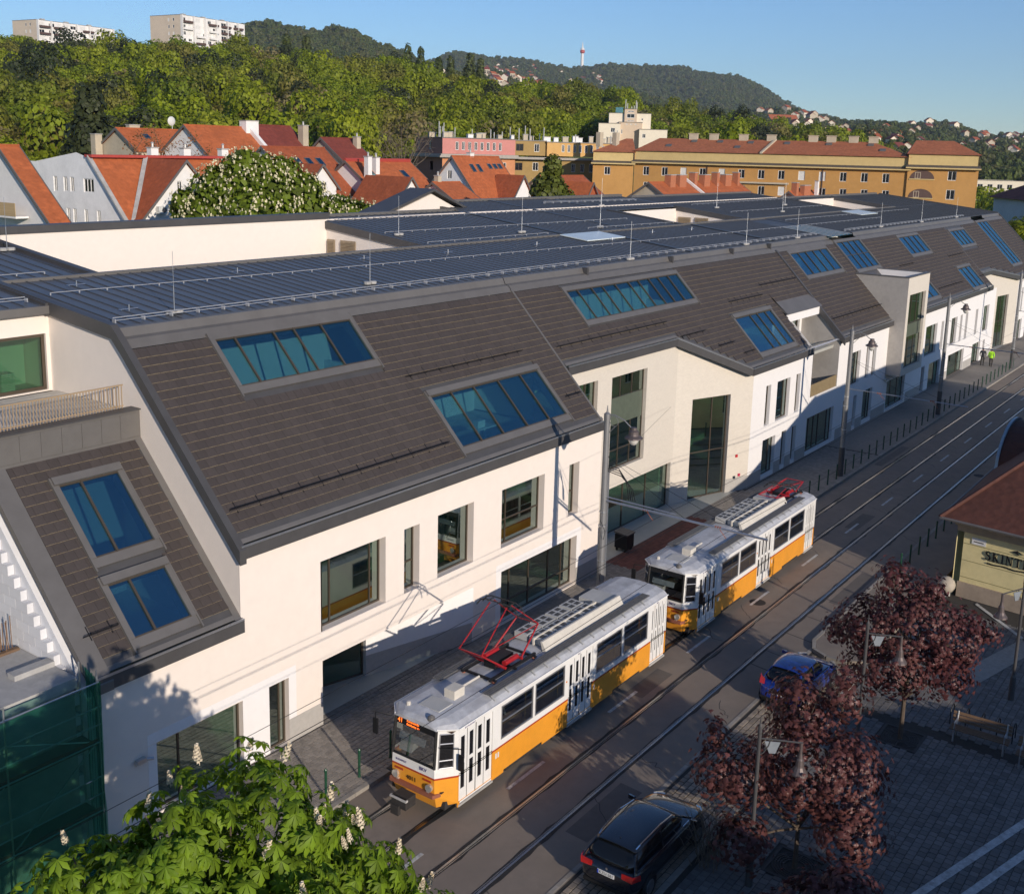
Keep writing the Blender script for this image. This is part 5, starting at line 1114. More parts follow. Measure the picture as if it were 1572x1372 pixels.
wire(sag(-5, 36.9, 16.2, 16.7, 5.38)+sag(36.9, 65.6, 16.7, 16.3, 5.38)[1:]+sag(65.6, 87.4, 16.3, 16.6, 5.38)[1:]+sag(87.4, 140, 16.6, 16.5, 5.38)[1:], .0075, 'contact wire above the track farther from the building')
for dy in (0, .16): wire(sag(-5, 36.9, 18.45+dy, 18.45+dy, 5.42)+sag(36.9, 65.6, 18.45+dy, 18.4+dy, 5.42)[1:]+sag(65.6, 110, 18.4+dy, 18.4+dy, 5.42)[1:], .009, 'feeder wire between the tracks, the one %s' % ('farther from the building' if dy == 0 else 'nearer the building'))
q = MB(); q.path([(36.9, 21.9, 6.9), (52.6, 27.2, 6.0)], .006, 4); tag(q.build('span_wire', m_black), 'thin span wire from the near tram pole to the court wall', 'wire')

# bollards
bo = MB(); bo.lathe((0, 0, 0), [(.055, 0), (.05, .03), (.042, .04), (.042, .86), (.05, .88), (.05, .93), (.03, .97), (.0, .985)], 10)
bme = bo.mesh('bollard'); bme.materials.append(m_green)
def bollard(x, y, label, grp): o = link('bollard', bme, None, (x, y, .12)); tag(o, label, 'bollard', grp)
ORD = ('first', 'second', 'third', 'fourth', 'fifth', 'sixth')
for k, x in enumerate((19.8, 21.28, 22.73, 24.18)): bollard(x, 21.98, ('dark green bollard by the kerb, farthest left, behind the chestnut crown', 'dark green bollard by the kerb just above the chestnut leaves', 'dark green bollard standing in sun left of the front tram', 'dark green bollard in shade just left of the front tram nose')[k], 'bollards on the building side')
for k in range(6): bollard(25.7+1.5*k, 21.95, 'dark green bollard hidden behind the front tram car, %s from its nose' % ORD[k], 'bollards on the building side')
ORD = ('first', 'second', 'third', 'fourth', 'fifth', 'sixth', 'seventh', 'eighth', 'ninth', 'tenth', 'eleventh', 'twelfth', 'thirteenth', 'fourteenth', 'fifteenth', 'sixteenth', 'seventeenth', 'eighteenth')
cnt = {}
for k in range(36):
    x = 60.2+1.51*k
    if abs(x-65.6) < .4 or abs(x-87.4) < .4: continue
    pl = 'short of the tram pole at the loggia house' if x < 65.6 else 'beyond the tram pole at the loggia house' if x < 87.4 else 'beyond the tram pole after the grey bay'
    cnt[pl] = cnt.get(pl, 0)+1; kk_ = 4-cnt[pl] if x < 65.6 else cnt[pl]-1
    bollard(x, 21.82, 'dark green kerb bollard, %s %s' % (ORD[kk_], pl), 'long row of bollards beyond the trams')
for k in range(9): bollard(50.05+1.52*k, 13.9, 'dark green bollard beside the yellow house, %s from the purple tree' % ORD[k], 'bollards beside the yellow house')

# square lamps with hanging bell lantern
def square_lamp(x, y, label, dirv, h=4.85):
    P = thing('square_lamp', (x, y, 0), label, 'street lamp', 'lamp posts of the square'); d = Vector(dirv).normalized()
    q = MB(); q.lathe((x, y, 0), [(.11, 0), (.10, .9), (.075, .95), (.06, 1.0), (.05, h-.3), (.06, h-.28), (.05, h-.1), (.02, h), (.01, h+.2)], 10); q.build('post', m_sheetd, P)
    b0 = Vector((x, y, h-.45)); q = MB(); q.tube(b0, b0+d*1.15+Vector((0, 0, -.05)), .025, 6)
    q.path([b0-Vector((0, 0, .5)), b0+d*.12-Vector((0, 0, .42)), b0+d*.25-Vector((0, 0, .2)), b0+d*.3], .018, 5); q.build('bracket', m_sheetd, P)
    e = b0+d*1.1; q = MB(); q.lathe(tuple(e-Vector((0, 0, .95))), [(.25, 0), (.24, .05), (.17, .13), (.12, .22), (.10, .42), (.07, .46), (.05, .6), (.045, .9)], 12); Bl = q.build('bell_lantern', m_lampg, P)
    q = MB(); q.lathe(tuple(e-Vector((0, 0, .98))), [(.06, -.04), (.15, 0), (.2, .03)], 12); q.build('lamp_glass', g_lamp, Bl)
    pn = MB(); n_ = Vector((-d.y, d.x, 0)); s0 = b0+d*.14-Vector((0, 0, .08)); pn.prism([s0, s0+d*.42, s0+d*.30-Vector((0, 0, .34)), s0+d*.14-Vector((0, 0, .34))], n_*.02); pn.build('shield_plate', mat('pale_shield', (.22, .24, .26), .5), P, fix=True)
    return P
square_lamp(25.66, 10.11, 'dark lamp post with bell lantern rising through the middle purple tree', (.5, -.85, 0))
square_lamp(34.05, 10.02, 'dark lamp post with bell lantern in front of the upper purple tree', (.5, -.85, 0))
square_lamp(41.6, 6.77, 'dark lamp post with bell lantern on the open square near the yellow house', (-.75, .4, 0))
# tree grates
m_grate = mat('cast_iron', (.045, .043, .042), .6, .15, 10, metal=.4)
for k, (gx, gy) in enumerate(GRATES):
    G_ = thing('tree_grate', (gx, gy, 0), ('round-slotted iron tree grate under the upper purple tree', 'round-slotted iron tree grate under the middle purple tree', 'iron tree grate under the lowest purple tree')[k], 'tree grate', 'tree grates on the square')
    q = MB()
    for i in range(4):
        a = [(-.72, -.72), (.72, -.72), (.72, .72), (-.72, .72)]; (xa, ya), (xb, yb) = a[i], a[(i+1) % 4]; q.prism([(gx+xa, gy+ya, -.01), (gx+xb, gy+yb, -.01), (gx+xb*.86, gy+yb*.86, -.01), (gx+xa*.86, gy+ya*.86, -.01)], (0, 0, .02))
    q.build('frame', m_grate, G_, fix=True)
    for r_ in (.30, .38, .46, .54, .61):
        q = MB(); n = 28
        for i in range(n):
            a0, a1 = 2*math.pi*i/n, 2*math.pi*(i+1)/n; q.add([(gx+rr*math.cos(a), gy+rr*math.sin(a), z) for z in (-.01, .008) for rr, a in ((r_, a0), (r_, a1), (r_+.04, a1), (r_+.04, a0))], [(4, 5, 6, 7), (0, 1, 5, 4), (2, 3, 7, 6)])
        q.build('ring', m_grate, G_)
    q = MB()
    for i in range(8): a = math.pi*i/4; q.obox(Vector((gx, gy, -.012))+Vector((math.cos(a), math.sin(a), 0))*.28, Vector((math.cos(a), math.sin(a), 0))*.36, Vector((-math.sin(a), math.cos(a), 0))*.035, Vector((0, 0, .018)))
    q.build('spoke', m_grate, G_)
# benches
m_wood = mat('bench_wood', (.16, .10, .06), .6, .2, 6, stretch=(1, 8, 8))
def bench(x, y, ang, label):
    P = thing('bench', (x, y, 0), label, 'bench', 'benches on the square', rz=ang)
    for k in range(4):
        q = MB(); q.box(-.95, .95, -.22+k*.115, -.125+k*.115, .42, .455); q.build('seat_slat', m_wood, P, world=False)
    for k in range(3):
        q = MB(); q.obox(Vector((-.95, .27+k*.025, .54+k*.12)), Vector((1.9, 0, 0)), Vector((0, .02, .09)), Vector((0, .03, 0))); q.build('back_slat', m_wood, P, world=False, fix=True)
    for sx in (-.8, .8):
        q = MB(); q.path([(sx, -.25, 0), (sx, -.2, .42), (sx, .22, .42), (sx, .36, .9)], .03, 6); q.path([(sx, .2, .42), (sx, .3, 0)], .03, 6); q.path([(sx, -.2, .42), (sx, -.18, .66), (sx, .26, .66)], .025, 6); q.build('leg', m_galv, P, world=False)
bench(37.35, 6.9, R(-88), 'slatted wooden bench with steel legs nearest the purple trees'); bench(36.95, 4.7, R(-88), 'slatted wooden bench at the picture edge')
bench(24.4, 8.2, R(95), 'wooden bench under the middle purple tree at the bottom edge')
for k in range(5):
    x, y = 38.55-.02*k, 8.1-.52*k; q = MB(); n = 9
    q.path([(x-.25, y, 0)]+[(x-.25+.25*(1-math.cos(math.pi*i/n)), y, .35+.3*math.sin(math.pi*i/n)) for i in range(n+1)]+[(x+.25, y, 0)], .02, 5)
    tag(q.build('bicycle_hoop', m_black), 'black steel bicycle hoop behind the bench, %s from the purple tree' % ORD[k], 'bicycle rack', 'bicycle hoops in a row')
# bin trolley in the court
T_ = thing('waste_container', (45.6, 25.7, .12), 'black wheeled waste container at the house corner behind the tram pole', 'waste container')
q = MB(); q.box(45.2, 45.9, 25.4, 26.1, .3, 1.0); q.build('body', m_black, T_); q = MB(); q.prism([(45.15, 25.35, 1.0), (45.95, 25.35, 1.0), (45.95, 26.15, 1.08), (45.15, 26.15, 1.08)], (0, 0, .06)); q.build('lid', m_sheetd, T_, fix=True)
for sx in (45.3, 45.8):
    for sy in (25.5, 26.0): q = MB(); q.lathe((sx, sy, .22), [(.03, -.03), (.1, -.03), (.1, .03), (.03, .03)], 10, 'y'); q.build('wheel', m_rub, T_)

# ------------------------------------------------------------------ people
m_skin = mat('skin', (.48, .28, .2), .6); m_hv = mat('hi_vis', (.42, .85, .03), .7, .08, 5); m_navy = mat('dark_clothes', (.022, .024, .032), .8); m_trou = mat('dark_trousers', (.04, .035, .03), .8); m_hair = mat('hair_dark', (.03, .02, .015), .8)
def person(loc, rz, label, top, step):
    bm = bmesh.new(); J = {}
    pts = dict(pel=(0, 0, .95, .15), sp=(0, 0, 1.15, .15), ch=(0, .01, 1.36, .17), nk=(0, .0, 1.52, .06), hd=(0, .02, 1.66, .105), tp=(0, .02, 1.76, .07),
               hl=(.1, 0, .9, .1), kl=(.11, .06*step, .5, .07), al=(.11, -.10*step, .09, .05), fl=(.12, .1-.1*step, .04, .045), hr=(-.1, 0, .9, .1), kr=(-.11, .08*step, .5, .07), ar=(-.11, .14*step, .09, .05), fr=(-.12, .22*step+.06, .04, .045),
               sl=(.2, 0, 1.44, .08), el=(.27, -.03, 1.16, .058), wl=(.25, .12, .95, .042), ml=(.24, .17, .88, .04), sr=(-.2, 0, 1.44, .08), er=(-.27, -.02, 1.16, .058), wr=(-.25, .14, .96, .042), mr=(-.24, .19, .89, .04))
    me = bpy.data.meshes.new('person'); names = list(pts)
    ed = [('pel', 'sp'), ('sp', 'ch'), ('ch', 'nk'), ('nk', 'hd'), ('hd', 'tp'), ('pel', 'hl'), ('hl', 'kl'), ('kl', 'al'), ('al', 'fl'), ('pel', 'hr'), ('hr', 'kr'), ('kr', 'ar'), ('ar', 'fr'), ('ch', 'sl'), ('sl', 'el'), ('el', 'wl'), ('wl', 'ml'), ('ch', 'sr'), ('sr', 'er'), ('er', 'wr'), ('wr', 'mr')]
    me.from_pydata([pts[n][:3] for n in names], [(names.index(a), names.index(b)) for a, b in ed], [])
    o = bpy.data.objects.new('person', me); COL.objects.link(o)
    sk = o.modifiers.new('skin', 'SKIN'); o.modifiers.new('sub', 'SUBSURF').levels = 1
    for i, n in enumerate(names): me.skin_vertices[0].data[i].radius = (pts[n][3], pts[n][3]*(.8 if n in ('ch', 'sp', 'pel') else 1)); me.skin_vertices[0].data[i].use_root = (n == 'pel')
    dg = bpy.context.evaluated_depsgraph_get(); ev = bpy.data.meshes.new_from_object(o.evaluated_get(dg)); ev.materials.clear()
    for mt in (top, m_trou, m_skin, m_hair, m_black): ev.materials.append(mt)
    for p in ev.polygons:
        c = p.center; p.use_smooth = True
        p.material_index = 3 if c.z > 1.68 or (c.z > 1.58 and c.y < 0) else 2 if c.z > 1.53 or (c.z < .97 and abs(c.x) > .19) else 0 if c.z > .88 else 4 if c.z < .09 else 1
    o.modifiers.clear(); o.data = ev; o.location = loc; o.rotation_euler = (0, 0, rz)
    tag(o, label, 'person')
person((111.8, 23.6, .12), R(-95), 'person in a bright yellow-green jacket walking on the far pavement', m_hv, 1)
person((111.9, 24.4, .12), R(-80), 'person in dark clothes walking beside the yellow-green jacket', m_navy, .6)

person((23.55, 19.9, .62), R(90), 'tram driver in dark clothes behind the windscreen of the front tram', m_navy, .2)
person((25.9, 18.95, .9), R(180), 'passenger in a pale top standing at the front tram window', m_intw, .2)
person((28.1, 19.3, .9), R(150), 'passenger in dark clothes standing in the front tram near the middle door', m_navy, .2)
person((42.0, 19.0, .9), R(200), 'passenger in dark clothes standing at the first window of the rear tram', m_trou, .2)
# ------------------------------------------------------------------ yellow corner house on the square
m_yel = mat('plaster_yellow', (.74, .64, .33), .85, .06, 3, bump=.2, bscale=60, stain=.25, stain_scale=.7)
def roofmat(name, col, row=.33, amt=.5, var=.24, stain=.55):
    """Clay tile roof: rows from a wave along height, streaks and worn patches."""
    if name in MATS: return MATS[name]
    mt = mat(name, col, .8, var, 2.6, bump=0, rnd=0, stain=stain, stain_scale=.5, stain_col=tuple(x*.68 for x in col)); t = mt.node_tree; N = t.nodes; L = t.links; p = N['Principled BSDF']
    tc = N.new('ShaderNodeTexCoord'); wv = N.new('ShaderNodeTexWave'); wv.bands_direction = 'Z'; wv.wave_profile = 'SAW'; wv.inputs['Scale'].default_value = 0.314/row*.9; wv.inputs['Distortion'].default_value = .15
    vo = N.new('ShaderNodeTexVoronoi'); vo.inputs['Scale'].default_value = 3.2; L.new(tc.outputs['Object'], vo.inputs['Vector'])
    L.new(tc.outputs['Object'], wv.inputs['Vector']); ad = N.new('ShaderNodeMath'); ad.operation = 'MULTIPLY_ADD'; ad.inputs[1].default_value = .5
    L.new(vo.outputs['Distance'], ad.inputs[0]); L.new(wv.outputs['Fac'], ad.inputs[2])
    b = N.new('ShaderNodeBump'); b.inputs['Strength'].default_value = amt; b.inputs['Distance'].default_value = .08; L.new(ad.outputs[0], b.inputs['Height']); L.new(b.outputs[0], p.inputs['Normal'])
    return mt
m_rbrown = roofmat('roof_redbrown', (.095, .034, .022), .28)
YH = thing('yellow_house', (55, 5, 0), 'low yellow corner house with red-brown hipped roof and black serif sign', 'house')
A_ = Vector((50.69, 11.0, 0)); dY = Vector((-.12, -.993, 0)).normalized(); nY = Vector((dY.y, -dY.x, 0))
wall('side_wall', (A_.x, A_.y), dY, 0, 13, .0, 3.45, [], m_yel, YH)
wall('street_wall', (92, 11.3), (-1, 0), 0, 41.31, .0, 3.45, [(2+6*k, 3.3+6*k, 1.0, 2.8) for k in range(6)], m_yel, YH, .2)
for k in range(6): window(YH, (92, 11.3), (-1, 0), 2+6*k, 3.3+6*k, 1.0, 2.8, vb=(.5,), hb=(.6,), fm=m_tw, gm=m_carg, inset=.12)
for z in (.95, 1.75, 2.55):
    q = MB(); q.obox(A_+nY*.0005+Vector((0, 0, z)), dY*13, nY*.006, Vector((0, 0, .022))); q.build('wall_groove', mat('groove_dark', (.20, .17, .07), .9), YH)
q = MB(); q.obox(A_-dY*.05+Vector((0, 0, 0)), dY*13, nY*.12, Vector((0, 0, .72))); q.build('plinth', mat('plinth_stone', (.36, .29, .22), .9, .12, 4, stain=.3), YH)
q = MB(); q.obox(A_-dY*.25+Vector((0, 0, 3.15)), dY*13, nY*.22, Vector((0, 0, .32))); q.obox(A_-dY*.3+Vector((0, 0, 3.45)), dY*13, nY*.42, Vector((0, 0, .14))); q.build('cornice', mat('cornice_buff', (.36, .28, .18), .9, .12, 4), YH)
E0 = Vector((49.95, 11.95, 3.75)); E1 = E0+dY*14.5; E2 = Vector((93, 11.95, 3.75)); RA = Vector((60.5, 4.2, 10.6)); RB = Vector((90, 4.2, 10.6)); E3 = Vector((93, -3.5, 3.75))
q = MB(); q.poly(E0, E1, RA); q.poly(E2, E0, RA, RB); q.poly(E1, E3, RB, RA); q.poly(E3, E2, RB); q.build('roof', m_rbrown, YH, fix=True)
q = MB(); q.tube(E0+Vector((0, 0, .02)), RA, .11, 6); q.build('hip_tile', m_rbrown, YH)
q = MB(); q.tube(E0, E1, .07, 6); q.tube(E0, E2, .07, 6); q.build('gutter', m_sheet, YH)
q = MB(); q.poly(E0-Vector((0, 0, .03)), E2-Vector((0, 0, .03)), Vector((93, 11.2, 3.6)), Vector((50.6, 11.0, 3.6))); q.poly(E1-Vector((0, 0, .03)), E0-Vector((0, 0, .03)), Vector((50.6, 11.0, 3.6)), A_+dY*13+Vector((0, 0, 3.6))); q.build('soffit', MATS['cornice_buff'], YH)
for cx_ in (63.2, 71.8, 80.4):
    n = 12; hw_, hh_ = 3.3, 2.1
    arc = [(cx_-hw_*math.cos(math.pi*i/n), 3.7+hh_*math.sin(math.pi*i/n)) for i in range(n+1)]
    q = MB()
    for (xa, za), (xb, zb) in zip(arc[:-1], arc[1:]): q.poly((xa, 11.8, za), (xb, 11.8, zb), (xb, 6.5, zb), (xa, 6.5, za))
    DR = q.build('barrel_dormer', m_rbrown, YH, smooth=True)
    q = MB()
    for (xa, za), (xb, zb) in zip(arc[:-1], arc[1:]): q.obox(Vector((xa, 11.75, za-.12)), Vector((xb-xa, 0, zb-za)), Vector((0, .14, 0)), Vector((0, 0, .26)))
    q.build('dormer_rim', mat('zinc_rim', (.30, .38, .42), .4, .1, 4, metal=.3), DR)
    q = MB(); q.poly(*[(x, 11.7, z) for x, z in arc]); q.build('dormer_front', m_yel, DR, fix=True)
# serif sign letters, built from strokes
def letters(parent, txt, o, d, h, mt):
    up = Vector((0, 0, 1)); n = Vector((d.y, -d.x, 0)); x = 0.0; th, tn = h*.15, h*.06
    for ch in txt:
        q = MB(); P = lambda a, z: o+d*(x+a)+up*z
        def st(a0, z0, a1, z1, w): q.prism([P(a0-w/2, z0), P(a0+w/2, z0), P(a1+w/2, z1), P(a1-w/2, z1)], n*.04)
        def serif(a, z, w): st(a-w/2, z+tn/2, a-w/2, z-tn/2, .0001); q.prism([P(a-w/2, z-tn/2), P(a+w/2, z-tn/2), P(a+w/2, z+tn/2), P(a-w/2, z+tn/2)], n*.041)
        if ch == 'I': st(h*.18, 0, h*.18, h, th); serif(h*.18, tn/2, h*.34); serif(h*.18, h-tn/2, h*.34); w = h*.42
        elif ch == 'T': st(h*.38, 0, h*.38, h, th); serif(h*.38, tn/2, h*.34); q.prism([P(h*.04, h-tn*1.2), P(h*.72, h-tn*1.2), P(h*.72, h), P(h*.04, h)], n*.042); st(h*.06, h*.78, h*.06, h-tn, tn); st(h*.70, h*.78, h*.70, h-tn, tn); w = h*.82
        elif ch == 'K': st(h*.18, 0, h*.18, h, th); st(h*.26, h*.42, h*.64, h, tn*1.2); st(h*.66, 0, h*.34, h*.56, th); serif(h*.18, tn/2, h*.34); serif(h*.18, h-tn/2, h*.34); serif(h*.66, tn/2, h*.32); serif(h*.64, h-tn/2, h*.3); w = h*.86
        elif ch == 'N': st(h*.14, 0, h*.14, h, tn*1.3); st(h*.66, 0, h*.66, h, tn*1.3); st(h*.64, 0, h*.16, h, th); serif(h*.14, tn/2, h*.28); serif(h*.12, h-tn/2, h*.22); serif(h*.66, h-tn/2, h*.28); w = h*.86
        elif ch == 'M': st(h*.14, 0, h*.14, h, tn*1.3); st(h*.80, 0, h*.80, h, th); st(h*.47, h*.06, h*.18, h, th); st(h*.47, h*.06, h*.78, h, tn*1.3); serif(h*.14, tn/2, h*.28); serif(h*.80, tn/2, h*.3); serif(h*.82, h-tn/2, h*.24); serif(h*.12, h-tn/2, h*.2); w = h*1.0
        else:
            pts = [(.50, .80), (.44, .93), (.28, .97), (.13, .90), (.10, .76), (.18, .63), (.32, .53), (.46, .43), (.53, .28), (.48, .11), (.32, .03), (.15, .06), (.07, .20)]
            wds = [tn, tn, tn*1.1, th*.7, th, th, th*1.05, th, th, th*.7, tn*1.1, tn, tn]
            for (a0, z0), (a1, z1), w_ in zip(pts[:-1], pts[1:], wds):
                e = Vector((a1-a0, z1-z0)); e.normalize(); pv = Vector((-e.y, e.x))*w_/2/h; q.prism([P((a0+pv.x)*h, (z0+pv.y)*h), P((a0-pv.x)*h, (z0-pv.y)*h), P((a1-pv.x+e.x*.02)*h, (z1-pv.y+e.y*.02)*h), P((a1+pv.x+e.x*.02)*h, (z1+pv.y+e.y*.02)*h)], n*.04)
            serif(h*.50, h*.84, h*.05); w = h*.66
        q.build('sign_letter', m_black, parent, fix=True); x += w+h*.05
    return x
sg0 = A_+dY*1.02+nY*.02+Vector((0, 0, 2.05))
Lsg = letters(YH, 'SKINTIM', sg0, dY, .42, m_black)
q = MB()
for k in range(26): a = sg0+dY*(.1+k*.13)-Vector((0, 0, .17+.02*math.sin(k*.9))); q.obox(a, dY*.14, nY*.02, Vector((0, 0, .05)))
q.build('sign_underline', m_black, YH)
q = MB(); a = sg0+dY*1.15+Vector((0, 0, .66))
q.prism([a, a+dY*.18+Vector((0, 0, .10)), a+dY*.5-Vector((0, 0, .04)), a+dY*.25+Vector((0, 0, .03))], nY*.03); q.prism([a-dY*.02, a+dY*.2+Vector((0, 0, .02)), a+dY*.3-Vector((0, 0, .10))], nY*.03); q.build('sign_emblem', m_black, YH, fix=True)
q = MB(); a = A_+dY*.38+nY*.01+Vector((0, 0, 2.62)); q.obox(a, dY*.62, nY*.02, Vector((0, 0, .30))); SP = q.build('wall_plate', m_plate, YH)
q = MB(); q.obox(a+dY*.08+nY*.021+Vector((0, 0, .10)), dY*.44, nY*.002, Vector((0, 0, .05))); q.build('plate_print', m_sheetd, SP)
SB = thing('stone_ball', (50.35, 11.45, 0), 'pale round stone ball on a block at the yellow house corner', 'stone ball')
q = MB(); q.lathe((50.35, 11.45, 0), [(.2, 0), (.2, .16), (.14, .2)], 12); q.build('block', m_conc, SB); q = MB(); q.lathe((50.35, 11.45, .52), [(.02, -.4), (.16, -.36), (.29, -.27), (.38, -.1), (.39, .05), (.34, .2), (.2, .34), (.02, .4)], 18); q.build('ball', mat('pale_stone', (.42, .37, .30), .85, .1, 6, stain=.3, stain_scale=2), SB, smooth=True)
q = MB(); q.lathe((47.0, 12.9, .12), [(.05, 0), (.05, .55), (.07, .6), (.02, .7)], 8); tag(q.build('marker_post', m_galv), 'short pale marker post behind the upper purple tree', 'post')

# ------------------------------------------------------------------ building site beyond the lower wing
m_blk = mat('insulation_block', (.66, .66, .67), .9, .03, 4, rnd=.05)
bk = MB().box(-.20, -.01, 0, .585, 0, .292).mesh('insulation_board'); bk.materials.append(m_blk)
WB = thing('insulated_wall', (15.62, 30, 0), 'white block-built gable wall stepped below the sloping roof edge', 'wall')
q = MB(); q.prism([(15.60, 25.3, 0), (15.60, 25.3, 4.6), (15.60, 29.9, 9.4), (15.60, 34.9, 9.4), (15.60, 34.9, 0)], (.2, 0, 0)); q.build('core', m_blk, WB, fix=True)
wo = wloc(WB)
for i in range(31):
    z = .2+i*.3; y0 = max(25.4, 25.2+(z+.3-4.55)/SL+.25) if z > 4.2 else 25.4
    y = 34.8
    off = (i % 2)*.3; y = 34.6-off
    while y-.6 > y0:
        link('block', bk, WB, (15.60-wo.x, y-.6-wo.y, z-wo.z)); y -= .6
CS = thing('concrete_slab', (12, 30, 0), 'raw concrete slab and wall of the unfinished building at the edge', 'slab')
q = MB(); q.box(2, 15.37, 25.36, 28.2, 5.05, 5.35); q.build('deck', m_conc, CS); q = MB(); q.box(2, 15.37, 28.25, 34, 3.6, 3.9); q.build('lower_deck', m_conc, CS)
q = MB(); q.box(2, 15.3, 25.42, 25.6, 0, 5.05); q.build('lower_wall', m_conc, CS)
q = MB(); q.box(14.2, 15.36, 26.4, 26.75, 5.35, 5.5); q.box(2, 13.5, 33.9, 34.1, 3.9, 6); q.build('upstand', m_conc, CS)
q = MB(); q.box(8, 15.3, 28.05, 28.2, 5.35, 5.43); q.build('timber_edge', m_wood, CS)
rb_ = MB(); rr_ = random.Random(3)
m_rust = mat('rebar_rust', (.20, .12, .07), .8, .3, 10)
for k in range(46):
    x = 11.6+rr_.random()*3.6; y = 28.0+rr_.random()*.5; h = .6+.5*rr_.random()
    q = MB(); q.tube((x, y, 5.2), (x+rr_.uniform(-.1, .1), y+rr_.uniform(-.1, .1), 5.35+h), .014, 5); q.build('rebar', m_rust, CS)
# scaffold with green net in front of it
SC = thing('scaffold', (13, 24.5, 0), 'scaffold wrapped in green safety net beside the white facade', 'scaffold')
m_net = bpy.data.materials.new('green_net'); m_net.use_nodes = True; _t = m_net.node_tree; _p = _t.nodes['Principled BSDF']; _p.inputs['Base Color'].default_value = (.010, .13, .075, 1); _p.inputs['Roughness'].default_value = .8
_ms = _t.nodes.new('ShaderNodeMixShader'); _tr = _t.nodes.new('ShaderNodeBsdfTransparent'); _tr.inputs[0].default_value = (.42, .72, .58, 1)
_nz = _t.nodes.new('ShaderNodeTexNoise'); _nz.inputs['Scale'].default_value = 1.2; _mr = _t.nodes.new('ShaderNodeMapRange'); _mr.inputs['To Min'].default_value = .25; _mr.inputs['To Max'].default_value = .52
_t.links.new(_nz.outputs['Fac'], _mr.inputs['Value']); _t.links.new(_mr.outputs[0], _ms.inputs[0])
_t.links.new(_tr.outputs[0], _ms.inputs[1]); _t.links.new(_p.outputs[0], _ms.inputs[2]); _t.links.new(_ms.outputs[0], _t.nodes['Material Output'].inputs[0])
def net(pts_a, pts_b, nm='safety_net'):
    q = MB(); n = 26; rr2 = random.Random(5); mrow = 9
    a0, a1, b0, b1 = map(Vector, (pts_a[0], pts_a[1], pts_b[0], pts_b[1])); nn = (a1-a0).cross(Vector((0, 0, 1))).normalized()
    for j in range(mrow+1):
        for i in range(n+1):
            p = (a0.lerp(a1, i/n)).lerp(b0.lerp(b1, i/n), j/mrow)+nn*(math.sin(i*1.3+j*.8)*.03+rr2.uniform(-.012, .012)); q.v.append(tuple(p))
    for j in range(mrow):
        for i in range(n): q.f.append((j*(n+1)+i, j*(n+1)+i+1, (j+1)*(n+1)+i+1, (j+1)*(n+1)+i))
    return q.build(nm, m_net, SC, smooth=True)
net(((4, 24.2, 0), (15.3, 24.2, 0)), ((4, 24.2, 5.6), (15.3, 24.2, 5.6))); net(((15.3, 24.2, 0), (15.45, 25.1, 0)), ((15.3, 24.2, 5.6), (15.45, 25.1, 5.7)))
for x in (15.25, 12.7, 10.2, 7.7):
    for y in (24.25, 25.05):
        q = MB(); q.tube((x, y, 0), (x, y, 5.95), .025, 6); q.build('standard', m_galv, SC)
for z in (1.9, 2.4, 2.9, 3.9, 4.4, 4.9, 5.6):
    q = MB(); q.tube((4, 24.25, z), (15.3, 24.25, z), .022, 6); q.build('ledger', m_galv, SC)
for x in (12.7, 10.2): q = MB(); q.tube((x, 24.3, 1.9), (x+2.5, 24.3, 3.9), .02, 5); q.tube((x, 24.3, 4.9), (x+2.5, 24.3, 3.9), .02, 5); q.build('brace', m_galv, SC)
m_tb = mat('toe_board_red', (.26, .05, .03), .7, .15, 4)
for z in (1.85, 3.85):
    q = MB(); q.box(4, 15.2, 24.3, 25.0, z-.05, z); q.build('scaffold_deck', m_wood, SC); q = MB(); q.box(4, 15.2, 24.27, 24.29, z, z+.16); q.build('toe_board', m_tb, SC)
# wall lamp / camera boxes on the facade
for x, z in ((16.9, 2.1), (84.0, 2.9)):
    q = MB(); q.box(x, x+.3, FY-.16, FY-.02, z, z+.13); q.tube((x+.3, FY-.1, z+.06), (x+.5, FY-.2, z+.04), .05, 6); tag(q.build('wall_camera', m_galv), 'small pale camera box on the near white wall' if x < 50 else 'small pale camera by the projecting bay', 'camera')
# ------------------------------------------------------------------ background houses
m_orange = roofmat('roof_orange', (.42, .115, .038), .33); m_orange2 = roofmat('roof_orange_dark', (.33, .085, .032), .33); m_dred = roofmat('roof_dark_red', (.20, .045, .030), .33); m_brick2 = mat('chimney_brick', (.40, .15, .075), .85, .15, 5)
m_hw = mat('house_white', (.78, .76, .73), .85, .04, 2, stain=.15); m_hg = mat('house_greywhite', (.84, .83, .81), .85, .05, 2, stain=.3, stain_scale=.4); m_hb = mat('house_beige', (.50, .43, .32), .85, .08, 2, stain=.35, stain_scale=.4)
m_pink = mat('plaster_pink', (.55, .23, .20), .85, .06, 1.5, stain=.25, stain_scale=.3); m_salmon = mat('plaster_salmon', (.56, .25, .12), .85, .06, 1.5, stain=.25, stain_scale=.3); m_ochre = mat('plaster_ochre', (.50, .27, .085), .85, .06, 1.5, stain=.25, stain_scale=.3, stain_col=(.36, .18, .05)); m_oyel = mat('plaster_yellow_ochre', (.62, .37, .13), .85, .06, 1.5, stain=.2); m_oliv = mat('plaster_olive', (.36, .24, .09), .85, .06, 1.5, stain=.25); m_creamy = mat('plaster_cream_yellow', (.60, .45, .20), .85, .05, 1.5, stain=.2)
m_wf = mat('window_white', (.75, .74, .71), .5); m_shut = mat('shutter_pale', (.68, .67, .64), .6); m_pg = mat('far_pane', (.015, .017, .02), .06, spec=.6); m_flue = mat('flue_steel', (.60, .58, .54), .4, .1, 4, metal=.4); m_panelb = mat('panel_beige', (.66, .55, .43), .85, .05, 1, stain=.2, stain_scale=.2); m_brn = mat('balcony_brown', (.10, .06, .05), .7)
wf = dict(fm=m_wf, gm=m_pg, inset=.05, dep=.09)
